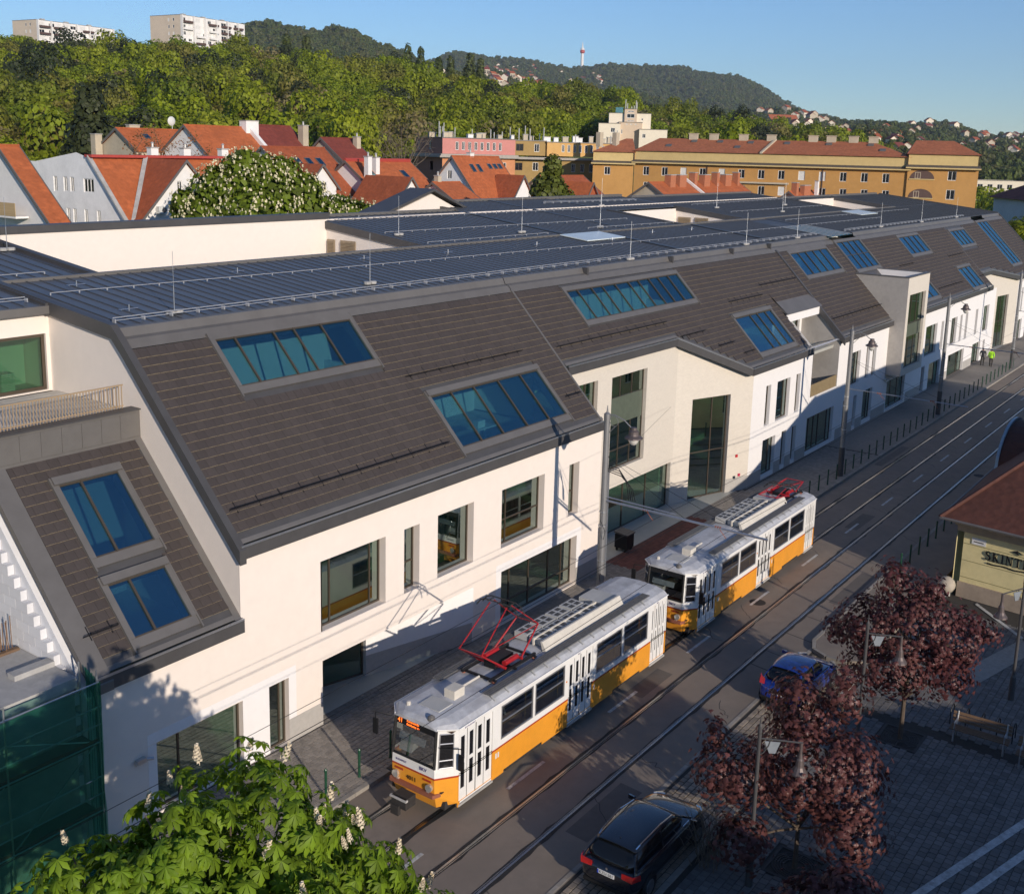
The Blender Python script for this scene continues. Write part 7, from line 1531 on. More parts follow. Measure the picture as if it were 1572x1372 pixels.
# far street buildings at the picture edge
for lab, o, d, L, dep, z1, mt in (('grey apartment building at the far end of the street', (196, 27), (1, -.1), 40, 12, 14.2, m_hg), ('white balcony block with a red roof beyond the street end', (232, 45), (.6, -.8), 14, 16, 12.5, m_hw), ('distant pale office blocks behind the ochre building corner', (330, 82), (.4, -.9), 16, 14, 14.5, m_t1)):
    Fb = thing('street_end_building', (o[0], o[1], 0), lab, 'building'); dv = Vector((d[0], d[1], 0)).normalized()
    hs = [(1+2.6*k, 2.4+2.6*k, z, z+1.4) for k in range(int((L-2)/2.6)) for z in (z1-2.4, z1-5.4, z1-8.4)]
    flat_block(Fb, o, dv, L, dep, 0, z1, hs, mt)
    for w in hs: window(Fb, o, dv, *w, vb=(.5,), **wf)
    if 'red roof' in lab:
        bb = Vector((-dv.y, dv.x, 0)); O_ = Vector((o[0], o[1], z1)); q = MB(); c = [O_-dv-bb, O_+dv*(L+1)-bb, O_+dv*(L+1)+bb*(dep+1), O_-dv+bb*(dep+1)]; r1, r2 = O_+dv*4+bb*dep*.5+Vector((0, 0, 3.4)), O_+dv*(L-4)+bb*dep*.5+Vector((0, 0, 3.4)); q.poly(c[0], c[1], r2, r1); q.poly(c[1], c[2], r2); q.poly(c[2], c[3], r1, r2); q.poly(c[3], c[0], r1); q.build('roof', m_dred, Fb, fix=True)
# radio tower on the far ridge
RT_ = thing('radio_tower', (2524, 1621.5, ground_z(2524, 1621.5)), 'slender white radio tower with red bands on the far ridge', 'tower'); gz_ = ground_z(2524, 1621.5)
q = MB(); q.lathe((2524, 1621.5, gz_-4), [(4.2, 0), (3.6, 48), (3.6, 50)], 12); q.build('shaft', m_hw, RT_); q = MB(); q.lathe((2524, 1621.5, gz_+44), [(3.8, 0), (6.5, 3), (6.5, 7), (4, 9)], 12); q.build('gallery', mat('tower_red', (.45, .06, .04), .6), RT_); q = MB(); q.lathe((2524, 1621.5, gz_+53), [(5.2, 0), (5.2, 4), (2.2, 5), (1.6, 10), (.5, 20)], 12); q.build('head', m_hw, RT_)
# scattered houses on the far slopes
def ray_ground(u, v, r0, r1, n=160):
    d = _fw+_r2*((u-CAM_CX)/CAM_F)-_u2*((v-CAM_CY)/CAM_F); k = math.hypot(d.x, d.y)
    for i in range(n):
        r = r0+(r1-r0)*i/n; x, y, z = d.x/k*r, d.y/k*r, CAM_H+d.z/k*r
        if ground_z(x, y) > z: return x, y, ground_z(x, y)
    return None
hsr = random.Random(21); SH = []
for c in ((745, 832, 106, 140, 34), (858, 928, 110, 132, 8), (612, 700, 118, 140, 5), (1150, 1330, 174, 214, 30), (1330, 1572, 190, 246, 46)):
    k = 0; tries = 0
    while k < c[4] and tries < 400:
        tries += 1; u, v = hsr.uniform(c[0], c[1]), hsr.uniform(c[2], c[3])
        p = ray_ground(u, v, 620, 2900)
        if p and all((p[0]-s[0])**2+(p[1]-s[1])**2 > 340 for s in SH): SH.append(p); k += 1
hm_w = [m_t1, m_hb, m_hb]; hm_r = [m_orange, m_orange2, m_dred]
def tiny_house(x, y, z, w, l, hh, rz, wm, rm, label):
    Th = thing('hillside_house', (x, y, z), label, 'house', 'small houses among trees on the far slopes', rz=rz)
    q = MB(); q.box(-l/2, l/2, -w/2, w/2, -4, hh); q.poly((-l/2, w/2, hh), (-l/2, -w/2, hh), (-l/2, 0, hh+w*.34)); q.poly((l/2, -w/2, hh), (l/2, w/2, hh), (l/2, 0, hh+w*.34)); q.build('wall', wm, Th, world=False)
    q = MB()
    for s in (-1, 1): q.obox(Vector((-l/2-.5, s*(w/2+.5), hh-.4)), Vector((l+1, 0, 0)), Vector((0, -s*(w/2+.5), w*.34+.4)), Vector((0, 0, .35)))
    q.build('roof', rm, Th, world=False, fix=True)
    for s in (-.28, .05, .3): q = MB(); q.box(s*l-.7, s*l+.7, -w/2-.06, -w/2-.01, hh*.4, hh*.8); q.build('window', m_pg, Th, world=False)
for i, (x, y, z) in enumerate(SH):
    wi, ri = hsr.choice((0, 0, 0, 1, 2)), hsr.choice((0, 1, 1, 2))
    k_ = min(1.25, max(.75, math.hypot(x, y)/1350)); tiny_house(x, y, z, hsr.uniform(6, 8.5)*k_, hsr.uniform(7, 11)*k_, hsr.uniform(6, 9)*k_, hsr.uniform(-.6, 1.0), hm_w[wi], hm_r[ri], 'small %s house with %s roof among trees on the far slope' % (('pale', 'beige', 'beige')[wi], ('orange', 'brown-orange', 'dark red')[ri]))
bh = ray_ground(1200, 192, 560, 2500)
if bh: tiny_house(bh[0], bh[1], bh[2], 20, 34, 5, R(-50), m_t1, m_orange, 'large orange hipped roof standing out of the wood beyond the ochre block')
# ------------------------------------------------------------------ vegetation
m_bark = mat('bark', (.10, .075, .055), .95, .25, 6, bump=.6, bscale=25); m_barkg = mat('bark_grey', (.14, .12, .10), .95, .25, 6, bump=.6, bscale=25)
L_hill = leafmat('leaves_hill', [(.165, .185, .018), (.200, .265, .014), (.275, .325, .014), (.225, .255, .018), (.235, .205, .045), (.165, .220, .014), (.30, .34, .018)], .45)
L_hill2 = leafmat('leaves_hill_light', [(.31, .35, .02), (.34, .37, .03)], .48)
L_brownish = leafmat('leaves_hill_budding', [(.25, .20, .075), (.215, .185, .08)], .4)
L_far = leafmat('leaves_far', [(.085, .115, .026), (.105, .135, .026), (.125, .125, .036), (.090, .120, .026)], .35)
L_chest = leafmat('leaves_chestnut', [(.14, .235, .014), (.195, .29, .018)], .45, .55)
L_chest2 = leafmat('leaves_chestnut_far', [(.12, .175, .014), (.16, .21, .016)], .4)
L_maple = leafmat('leaves_maple', [(.115, .040, .040), (.155, .066, .055)], .35, .4)
L_pop = leafmat('leaves_poplar', [(.075, .10, .022), (.09, .11, .03)], .3)
L_conif = leafmat('leaves_conifer', [(.030, .042, .012), (.040, .048, .016)], .15)
L_yel = leafmat('leaves_yellowgreen', [(.12, .13, .016), (.10, .12, .016)], .3)
m_blos2 = mat('blossom_far', (.62, .56, .36), .8, .2, 8); m_blos = mat('blossom', (.74, .64, .48), .8, .15, 20); m_bud = mat('twig_bud', (.20, .085, .03), .9, .2, 9); m_twig = mat('twig', (.16, .125, .09), .9, .2, 9)
def quad_cloud(pts, nrm, size, rng, ragged=.35, jit=.5):
    """One small bent quad per point."""
    n = len(pts); up = rng.normal(size=(n, 3)); nn = nrm+rng.normal(size=(n, 3))*jit; nn /= np.linalg.norm(nn, axis=1, keepdims=True)
    u = np.cross(nn, up); u /= np.linalg.norm(u, axis=1, keepdims=True)+1e-9; v = np.cross(nn, u); s = size*(1+ragged*(rng.random(n)-.5)*2)
    u = u*s[:, None]; v = v*s[:, None]*(.6+.6*rng.random(n))[:, None]
    P = np.stack([pts-u-v*.3, pts-v+nn*s[:, None]*.15, pts+u-v*.2, pts+v], 1).reshape(-1, 3); F = np.arange(4*n).reshape(-1, 4)
    return P, F
def lobes_points(lobes, n, rng, shell=.62):
    """Points in the outer shell of a union of ellipsoids, with outward normals."""
    vol = np.array([l[3]*l[4]*l[5] for l in lobes])**.67; idx = rng.choice(len(lobes), n*2, p=vol/vol.sum()); Lb = np.array(lobes)[idx]
    d = rng.normal(size=(n*2, 3)); d /= np.linalg.norm(d, axis=1, keepdims=True); r = shell+(1-shell)*rng.random(n*2)**.6
    P = Lb[:, :3]+d*Lb[:, 3:]*r[:, None]; keep = np.ones(n*2, bool)
    for l in lobes:
        q = np.linalg.norm((P-np.array(l[:3]))/np.array(l[3:]), axis=1); keep &= q > shell*.86
    P, d = P[keep][:n], d[keep][:n]; return P, d
def np_obj(name, P, F, material, parent=None, mi=None):
    me = bpy.data.meshes.new(name); me.vertices.add(len(P)); me.vertices.foreach_set('co', np.asarray(P, np.float32).ravel()); k = F.shape[1]
    me.loops.add(F.size); me.loops.foreach_set('vertex_index', F.astype(np.int32).ravel()); me.polygons.add(len(F)); me.polygons.foreach_set('loop_start', np.arange(0, F.size, k, dtype=np.int32))
    for m_ in (material if isinstance(material, (list, tuple)) else [material]): me.materials.append(m_)
    if mi is not None: me.polygons.foreach_set('material_index', np.asarray(mi, np.int32))
    me.update(calc_edges=True); me.validate(); return link(name, me, parent)
def limbs(q, base, lobes, rng, r0, zfork):
    b = Vector(base); f = Vector((base[0], base[1], zfork)); q.tube(b-Vector((0, 0, .2)), b.lerp(f, .5), r0, 8, r0*.85); q.tube(b.lerp(f, .5), f, r0*.85, 8, r0*.75)
    for l in lobes:
        c = Vector(l[:3]); mid = f.lerp(c, .5)+Vector((rng.uniform(-.2, .2), rng.uniform(-.2, .2), .15)); q.tube(f, mid, r0*.5, 6, r0*.35); q.tube(mid, c, r0*.35, 5, r0*.18)
        for k in range(5):
            e = c+Vector((rng.uniform(-1, 1)*l[3], rng.uniform(-1, 1)*l[4], rng.uniform(-.5, 1)*l[5]))*.75; q.tube(mid.lerp(c, rng.uniform(.4, 1)), e, r0*.15, 4, r0*.05)
# --- leaf shapes
def chestnut_leaf():
    q = MB()
    for k in range(7):
        a = R(-130+260*k/6); ln = (.15, .20, .235, .25, .235, .20, .15)[k]; d = Vector((math.sin(a), math.cos(a), 0)); s = Vector((d.y, -d.x, 0)); w = ln*.20
        p = [Vector((0, 0, 0)), d*ln*.60+s*w-Vector((0, 0, ln*.18)), d*ln*.62-Vector((0, 0, ln*.13)), d*ln*.60-s*w-Vector((0, 0, ln*.18)), d*ln-Vector((0, 0, ln*.50))]
        q.add(p, [(0, 2, 1), (0, 3, 2), (1, 2, 4), (2, 3, 4)])
    return q
def maple_leaf():
    q = MB(); pts = []
    for a, r in ((180, .25), (150, .55), (115, .50), (100, .95), (72, .50), (48, .78), (28, .52), (0, 1.05), (-28, .52), (-48, .78), (-72, .50), (-100, .95), (-115, .50), (-150, .55)):
        pts.append((math.sin(R(a))*r*.115, math.cos(R(a))*r*.115, -.03*r*r))
    q.v = [(0, 0, .008)]+pts; n = len(pts); q.f = [(0, 1+(i+1) % n, 1+i) for i in range(n)]; return q
def candle():
    q = MB(); rr4 = random.Random(2)
    for k in range(34):
        t = k/34; z = .02+.26*t; r = .055*(1-t)**.7+.008; a = k*2.4; c = Vector((r*math.cos(a), r*math.sin(a), z)); s = .026; u = Vector((-math.sin(a), math.cos(a), 0))*s; v = Vector((math.cos(a)*.4, math.sin(a)*.4, .9))*s
        q.add([c-u-v, c+u-v, c+u*.8+v, c-u*.8+v], [(0, 1, 2, 3)])
    q.tube((0, 0, -.05), (0, 0, .28), .006, 4); return q
def broad_tree(name, loc, label, lobes, leaf, lm, nclus, per, spread, nobj, rng, trunk_r, zfork, group=None, blossoms=0, leafname='leaf', scale=1.0, bark=None):
    """Tree with clusters of real leaves; the leaves nearest the camera are objects."""
    T = thing(name, loc, label, 'tree', group); o3 = np.array(loc)
    rr5 = random.Random(int(loc[0]*100)); q = MB(); limbs(q, loc, lobes, rr5, trunk_r, zfork); q.build('trunk', bark or m_bark, T)
    cp_, cn = lobes_points(lobes, nclus, rng, .55); P = []; N = []
    for c, n in zip(cp_, cn):
        for k in range(per):
            d = rng.normal(size=3); d /= np.linalg.norm(d); P.append(c+d*spread*rng.random()**.5); N.append(n*.9+d*.5+np.array((0, 0, .35)))
    P = np.array(P); N = np.array(N); N /= np.linalg.norm(N, axis=1, keepdims=True); n = len(P)
    V = np.array(leaf.v); F3 = [f for f in leaf.f]; F = np.array(F3)
    up = np.array((0, 0, 1.0)); side = np.cross(N, up)+rng.normal(size=(n, 3))*.35; side /= np.linalg.norm(side, axis=1, keepdims=True); fwd = np.cross(N, side); fwd[:, 2] -= .25; fwd /= np.linalg.norm(fwd, axis=1, keepdims=True); side = np.cross(fwd, N); side /= np.linalg.norm(side, axis=1, keepdims=True); N2 = np.cross(side, fwd)
    sc = scale*(.75+.5*rng.random(n)); ordr = np.argsort(np.linalg.norm(P-np.array((0, 0, CAM_H)), axis=1)-N@np.array((-.5, -.5, .5))*.8)
    lme = leaf.mesh(leafname); lme.materials.append(lm)
    for i in ordr[:nobj]:
        o = bpy.data.objects.new(leafname, lme); COL.objects.link(o); o.parent = T; mm = Matrix.Identity(4)
        for r_ in range(3): mm[r_][0] = side[i][r_]*sc[i]; mm[r_][1] = fwd[i][r_]*sc[i]; mm[r_][2] = N2[i][r_]*sc[i]; mm[r_][3] = P[i][r_]-o3[r_]
        o.matrix_local = mm
    rest = ordr[nobj:]
    W = (V[None, :, 0, None]*side[rest][:, None]+V[None, :, 1, None]*fwd[rest][:, None]+V[None, :, 2, None]*N2[rest][:, None])*sc[rest][:, None, None]+P[rest][:, None]-o3
    allF = (F[None]+len(V)*np.arange(len(rest))[:, None, None]).reshape(-1, F.shape[1]); tag(np_obj('crown', W.reshape(-1, 3), allF, lm, T), kind='stuff')
    if blossoms:
        cm = candle().mesh('blossom'); cm.materials.append(m_blos); bp_, bn = lobes_points(lobes, blossoms, rng, .90)
        for p, n_ in zip(bp_, bn):
            if n_[2] < -.2: continue
            o = link('blossom', cm, T, tuple(p+n_*.06-o3)); o.rotation_euler = (rng.normal()*.2, rng.normal()*.2, rng.random()*6); s = .8+.5*rng.random(); o.scale = (s, s, s)
    return T
RG = np.random.default_rng(17)
CL0 = [(10.5, 12.8, 6.4, 2.3, 2.3, 2.2), (9.2, 13.6, 7.2, 1.9, 1.8, 1.9), (11.6, 13.4, 7.6, 1.8, 1.8, 1.7), (12.6, 12.7, 6.3, 1.9, 1.9, 1.6), (8.1, 13.4, 6.0, 1.7, 1.7, 1.9), (10.6, 11.2, 6.4, 2.1, 1.7, 1.9), (13.6, 12.6, 5.3, 1.7, 1.6, 1.3), (11.4, 14.0, 5.6, 2.0, 1.7, 1.6), (10.2, 13.2, 8.2, 1.3, 1.3, 1.1), (14.6, 12.6, 4.6, 1.3, 1.3, 1.1)]
CL = [(a-.55, b+.1, c-.05, d, e, f) for a, b, c, d, e, f in CL0]+[(6.7, 13.9, 6.6, 1.6, 1.5, 1.6), (7.2, 14.2, 5.2, 1.6, 1.5, 1.6)]
broad_tree('chestnut_tree', (10.0, 12.7, 0), 'horse chestnut with white blossom candles filling the bottom edge', CL, chestnut_leaf(), L_chest, 950, 7, .36, 300, RG, .22, 3.6, None, 130, scale=.95)
g_m = 'purple-leaved maples on the square'
MA = [(36.2, 9.2, 3.9, 1.6, 1.7, 1.5), (36.0, 10.6, 3.7, 1.2, 1.1, 1.2), (36.6, 8.0, 3.9, 1.2, 1.1, 1.1), (37.0, 9.6, 4.9, 1.0, 1.1, 1.0), (35.4, 9.6, 2.7, 1.3, 1.5, .9), (36.4, 10.0, 5.5, .5, .5, .7), (36.5, 8.7, 5.4, .45, .45, .6), (36.9, 7.2, 4.4, .6, .7, .5), (36.0, 11.6, 3.4, .5, .6, .4), (36.2, 7.8, 2.7, 1.0, .8, .7)]
broad_tree('maple_tree', (36.2, 9.2, 0), 'round purple-leaved maple nearest the yellow house', MA, maple_leaf(), L_maple, 640, 9, .35, 300, RG, .09, 1.5, g_m, 0, scale=.88)
MB2 = [(27.2, 9.4, 3.2, 1.5, 1.6, 1.5), (27.5, 8.3, 2.9, 1.3, 1.2, 1.4), (27.9, 9.8, 4.4, .9, 1.0, .9), (28.6, 10.2, 4.0, .9, .7, 1.1), (26.6, 10.8, 2.6, 1.0, 1.0, .9), (26.2, 11.5, 2.6, .7, .7, .8), (26.9, 7.9, 1.9, 1.1, 1.0, .8), (28.9, 8.9, 4.7, .8, .7, .8), (27.0, 12.0, 3.2, .35, .35, .5), (25.6, 10.4, 1.3, .9, .9, .6)]
broad_tree('maple_tree', (27.2, 9.4, 0), 'sprawling purple-leaved maple in the middle, with bare twigs', MB2, maple_leaf(), L_maple, 660, 9, .35, 300, RG, .08, 1.2, g_m, 0, scale=.88)
MC = [(22.6, 7.2, 2.3, 1.0, 1.0, .9), (22.0, 8.0, 1.9, .9, .9, .8), (22.9, 6.6, 2.9, .7, .7, .6)]
broad_tree('maple_tree', (22.3, 7.4, 0), 'lowest purple-leaved maple, cut by the bottom edge', MC, maple_leaf(), L_maple, 330, 9, .28, 200, RG, .07, 1.0, g_m, 0, scale=.88)
tw = thing('bare_shrub', (25.9, 11.4, 0), 'bare twiggy shrub by the black car', 'shrub'); rr6 = random.Random(8); 
for k in range(42):
    a = rr6.uniform(0, 6.28); b0 = Vector((25.9+rr6.uniform(-.5, .5), 11.4+rr6.uniform(-.4, .4), 0)); e = b0+Vector((math.cos(a)*rr6.uniform(.2, .8), math.sin(a)*rr6.uniform(.2, .8), rr6.uniform(.7, 1.9))); q = MB(); mid = b0.lerp(e, .5)+Vector((0, 0, .2)); q.tube(b0, mid, .014, 4, .010); q.tube(mid, e, .010, 4, .004)
    for j in range(3): t = rr6.uniform(.3, 1); s = mid.lerp(e, t); q.tube(s, s+Vector((rr6.uniform(-.3, .3), rr6.uniform(-.3, .3), rr6.uniform(.05, .35))), .006, 4, .003)
    q.build('twig', m_twig, tw)
# --- trees made of leaf sprays, seen from farther off
def spray_tree(name, loc, label, lobes, n, size, lm, rng, trunk_r=.3, zfork=None, group=None, blos=0, bark=None):
    T = thing(name, loc, label, 'tree', group); o3 = np.array(loc); rr7 = random.Random(int(loc[0]*10+loc[1])); q = MB(); limbs(q, loc, lobes, rr7, trunk_r, zfork if zfork else loc[2]+(lobes[0][2]-loc[2])*.5); q.build('trunk', bark or m_bark, T)
    P, d = lobes_points(lobes, n, rng, .6); V, F = quad_cloud(P-o3, d, size, rng, jit=.36); tag(np_obj('crown', V, F, lm, T), kind='stuff')
    if blos:
        P, d = lobes_points(lobes, blos, rng, .97); P = P+d*size*.8; V, F = quad_cloud(P-o3, d, size*.34, rng); V2, F2 = quad_cloud(P-o3+np.array((0, 0, size*.4)), d, size*.28, rng); tag(np_obj('blossom_spray', np.vstack([V, V2]), np.vstack([F, F2+len(V)]), m_blos2, T), kind='stuff')
    return T
RB2 = np.random.default_rng(5)
spray_tree('chestnut_tree', (55.5, 64.5, 0), 'large flowering chestnut behind the long cream courtyard wall', [(55.6, 64.0, 13.6, 4.2, 4.2, 4.6), (54.0, 66.0, 14.6, 3.0, 3.0, 3.6), (57.6, 62.6, 14.2, 3.2, 3.2, 3.6), (55.5, 64.8, 16.6, 2.6, 2.6, 2.6), (52.6, 66.8, 13.0, 2.2, 2.2, 3.0), (58.9, 61.0, 12.6, 2.4, 2.4, 3.0), (56.6, 63.6, 17.2, 1.7, 1.7, 1.7), (53.3, 65.6, 16.4, 1.2, 1.2, 1.5), (58.6, 62.0, 16.2, 1.3, 1.3, 1.3), (54.6, 64.2, 18.0, .9, .9, 1.2), (51.6, 67.4, 14.8, 1.1, 1.1, 1.5), (57.3, 62.4, 17.6, .9, .9, 1.0)], 12000, .24, L_chest2, RB2, .4, 8, None, 2300)
spray_tree('chestnut_tree', (61.5, 59.6, 0), 'smaller flowering chestnut at the corner of the metal roof', [(61.4, 59.6, 12.6, 2.2, 2.2, 3.0), (60.6, 60.6, 14.2, 1.6, 1.6, 1.8), (62.2, 58.8, 13.6, 1.5, 1.5, 1.7)], 3200, .23, L_chest2, RB2, .25, 8, None, 600)
spray_tree('conical_tree', (91.2, 61.6, 0), 'yellow-green cone-shaped tree in front of the orange roofs', [(91.2, 61.6, 12.5, 2.5, 2.5, 3.0), (91.0, 61.9, 15.5, 1.9, 1.9, 2.2), (91.2, 61.6, 17.8, 1.0, 1.0, 1.6), (91.9, 60.9, 14.5, 1.5, 1.5, 2.0)], 4200, .22, L_yel, RB2, .25, 8)
spray_tree('spruce_tree', (82.2, 125.4, 3), 'dark spruce standing before the wooded slope', [(82.2, 125.4, 14, 4.4, 4.4, 6), (82.2, 125.4, 19, 3.4, 3.4, 4.0), (82.2, 125.4, 23, 1.9, 1.9, 3.4), (81.0, 126.4, 16, 2.6, 2.6, 4)], 5200, .34, L_conif, RB2, .3, 10)
def bare_tree(loc, label, h, rad, n, seed, mt):
    T = thing('bare_tree', loc, label, 'tree', 'trees not yet in leaf'); rr8 = random.Random(seed); q = MB(); b = Vector(loc); f = b+Vector((0, 0, h*.5)); q.tube(b, f, .28, 7, .2); q.build('trunk', m_bark, T); q = MB(); tips = []
    for k in range(n):
        a = rr8.uniform(0, 6.28); e = f+Vector((math.cos(a)*rad*rr8.uniform(.3, 1), math.sin(a)*rad*rr8.uniform(.3, 1), h*rr8.uniform(.12, .5))); m1 = f.lerp(e, .45)+Vector((0, 0, .5)); q.tube(f, m1, .10, 5, .06); q.tube(m1, e, .06, 4, .02)
        for j in range(7):
            s = m1.lerp(e, rr8.uniform(.1, 1)); e2 = s+Vector((rr8.uniform(-1, 1), rr8.uniform(-1, 1), rr8.uniform(-.1, 1)))*rad*.35; q.tube(s, e2, .03, 4, .01)
            for i in range(4): s2 = s.lerp(e2, rr8.uniform(.2, 1)); e3 = s2+Vector((rr8.uniform(-1, 1), rr8.uniform(-1, 1), rr8.uniform(-.3, 1)))*rad*.16; q.tube(s2, e3, .015, 3, .006); tips.append(tuple(e3)); tips.append(tuple(s2.lerp(e3, .5)))
    q.build('branches', m_twig, T)
    if mt:
        P = np.array(tips)-np.array(loc); P = np.repeat(P, 4, 0)+np.random.default_rng(seed).normal(size=(len(P)*4, 3))*.25; V, F = quad_cloud(P, np.random.default_rng(seed).normal(size=P.shape), .09, np.random.default_rng(seed)); tag(np_obj('budding_leaves', V, F, mt, T), kind='stuff')
bare_tree((69.5, 92.5, 3), 'russet budding tree in front of the orange roofs', 17.5, 5.2, 16, 3, m_bud); bare_tree((131, 117, 4), 'bare tree beside the pink apartment block', 20, 6.5, 15, 6, None); bare_tree((112, 107, 4), 'bare greyish tree left of the pink apartment block', 17, 6, 14, 7, None)
for k, (u_, r_, x, y, zt, w) in enumerate(((0, 0, 359.4, 318.1, 60.3, 2.3), (0, 0, 363.0, 314.0, 59.2, 2.2), (0, 0, 368.0, 308.1, 55.4, 2.6), (0, 0, 371.2, 304.3, 56.1, 2.4), (0, 0, 376.4, 297.9, 57.1, 3.2), (0, 0, 379.1, 294.4, 55.4, 2.4), (0, 0, 324.4, 353.8, 62.5, 3.0), (0, 0, 330.2, 348.3, 62.2, 2.8))):
    z0 = ground_z(x, y)-1; hh = zt-z0
    lab = ['tall poplar, first of the pair at the ridge gap', 'tall poplar, second of the pair at the ridge gap', 'leafy poplar right of the ridge gap, first of two', 'leafy poplar right of the ridge gap, second of two', 'broad dense poplar in front of the far hill houses', 'thin poplar right beside the broad dense one', 'pale poplar on the slope below the peak, first of two', 'pale poplar on the slope below the peak, second of two'][k]
    spray_tree('poplar_tree', (x, y, z0), lab, [(x, y, z0+hh*(.25+.18*i), w*(1-.12*abs(i-1.2)), w*(1-.12*abs(i-1.2)), hh*.16) for i in range(5)]+[(x+.6*w*math.cos(i*2), y+.6*w*math.sin(i*2), z0+hh*(.3+.1*i), w*.6, w*.6, hh*.12) for i in range(5)], 1500, .45, L_pop, RB2, .4, z0+hh*.4, 'poplars along the ridge')
for k, (x, y, zt) in enumerate(((141.5, 37.8, 11.9), (146, 36.2, 12.2), (150, 34, 11.2), (158, 45, 12.5))):
    spray_tree('leafy_shrub_tree', (x, y, 0), ('leafy green treetop above the metal roof, first of the row', 'leafy green treetop above the metal roof, second of the row', 'leafy green treetop above the metal roof, third of the row', 'leafy green treetop near the arched loggia')[k], [(x, y, zt-2.2, 2.4, 2.4, 2.2), (x+1.2, y-1.5, zt-2.6, 1.8, 1.8, 1.8)], 1500, .24, L_hill, RB2, .2, 6, 'treetops behind the metal roof')
for k, (x, y, r_, zt) in enumerate(((176, 33, 4, 11), (188, 36, 5, 12), (205, 38, 5, 11), (214, 33, 5, 10), (236, 40, 6, 12), (252, 52, 6, 13), (280, 60, 7, 14), (262, 44, 6, 11), (300, 72, 7, 14))):
    spray_tree('street_tree', (x, y, 0), 'leafy street tree beyond the ochre building, %s from its corner' % ORD[k], [(x, y, zt*.62, r_, r_, zt*.36), (x+2, y-2, zt*.7, r_*.7, r_*.7, zt*.28)], 1600, .42, L_hill, RB2, .25, zt*.35, 'street trees beyond the ochre building')
# --- woods on the hills: instanced crowns
def crown_mesh(name, n, size, seed, tall, lm):
    rng = np.random.default_rng(seed); lobes = [(0, 0, 0, .72, .72, .72*tall)]
    for k in range(5): a = rng.random()*6.28; lobes.append((.5*math.cos(a), .5*math.sin(a), rng.uniform(-.25, .5)*tall, .5, .5, .45*tall))
    P, d = lobes_points(lobes, n, rng, .74); V, F = quad_cloud(P, d, size, rng, jit=.27); me = bpy.data.meshes.new(name); me.from_pydata(V.tolist(), [], F.tolist()); me.materials.append(lm); return bpy.data.objects.new(name, me)
def wood(name, label, pts, scl, variants):
    c = bpy.data.collections.new(name+'_kinds')
    for v in variants: c.objects.link(v)
    me = bpy.data.meshes.new(name); me.from_pydata(pts, [], []); n = len(pts)
    a = me.attributes.new('scl', 'FLOAT_VECTOR', 'POINT'); a.data.foreach_set('vector', np.asarray(scl, np.float32).ravel()); rng = np.random.default_rng(n)
    a = me.attributes.new('rot', 'FLOAT_VECTOR', 'POINT'); rt = np.zeros((n, 3)); rt[:, 2] = rng.random(n)*6.28; a.data.foreach_set('vector', rt.astype(np.float32).ravel())
    a = me.attributes.new('idx', 'INT', 'POINT'); a.data.foreach_set('value', rng.integers(0, len(variants), n).astype(np.int32))
    o = link(name, me); g = bpy.data.node_groups.new(name, 'GeometryNodeTree'); g.interface.new_socket('Geometry', in_out='INPUT', socket_type='NodeSocketGeometry'); g.interface.new_socket('Geometry', in_out='OUTPUT', socket_type='NodeSocketGeometry'); N = g.nodes; L = g.links
    gi, go = N.new('NodeGroupInput'), N.new('NodeGroupOutput'); ci = N.new('GeometryNodeCollectionInfo'); ci.inputs['Collection'].default_value = c; ci.inputs['Separate Children'].default_value = True; ci.inputs['Reset Children'].default_value = True
    ip = N.new('GeometryNodeInstanceOnPoints'); ip.inputs['Pick Instance'].default_value = True
    def attr(nm, ty): x = N.new('GeometryNodeInputNamedAttribute'); x.data_type = ty; x.inputs['Name'].default_value = nm; return x.outputs['Attribute']
    L.new(gi.outputs[0], ip.inputs['Points']); L.new(ci.outputs[0], ip.inputs['Instance']); L.new(attr('idx', 'INT'), ip.inputs['Instance Index']); L.new(attr('rot', 'FLOAT_VECTOR'), ip.inputs['Rotation']); L.new(attr('scl', 'FLOAT_VECTOR'), ip.inputs['Scale']); L.new(ip.outputs[0], go.inputs[0])
    md = o.modifiers.new('wood', 'NODES'); md.node_group = g; tag(o, label, 'wood', kind='stuff'); return o
def scatter(n, r0, r1, a0, a1, seed, sz, tall=(.9, 1.3), avoid=()):
    rng = np.random.default_rng(seed); pts = []; sc = []
    for k in range(n):
        r = math.sqrt(r0*r0+(r1*r1-r0*r0)*rng.random()); a = R(a0+(a1-a0)*rng.random()); x, y = r*math.cos(a), r*math.sin(a); z = ground_z(x, y); s = sz[0]+(sz[1]-sz[0])*rng.random()**1.5; t = tall[0]+(tall[1]-tall[0])*rng.random()
        if 27.0 < math.degrees(a) < 33.5 and r < 296: continue
        if math.degrees(a) < 44 and r < 208: continue
        if any((x-p[0])**2+(y-p[1])**2 < p[2]**2 for p in avoid): continue
        pts.append((x, y, z+s*t*.75)); sc.append((s, s, s*t))
    return pts, sc
near_k = [crown_mesh('crown_%d' % k, 1700, .058, 30+k, .9+.1*k, L_hill) for k in range(6)]; near_k += [o.copy() for o in near_k]+[crown_mesh('crown_light_%d' % k, 1500, .06, 80+k, 1.0, L_hill2) for k in range(2)]+[crown_mesh('crown_dark', 1900, .055, 90, 1.5, L_conif), crown_mesh('crown_bare', 520, .06, 91, 1.1, L_brownish), crown_mesh('crown_bud', 800, .055, 92, 1.0, L_brownish)]
avoid = [(255+4*i, 158-6*i, 9) for i in range(5)]+[(340, 405, 10), (330, 415, 10), (346, 398, 8), (300, 468, 8), (290, 474, 8), (312, 462, 8), (322, 420, 8), (330, 432, 12), (345, 436, 14), (360, 436, 12), (300, 490, 14), (318, 492, 12), (286, 488, 10)]
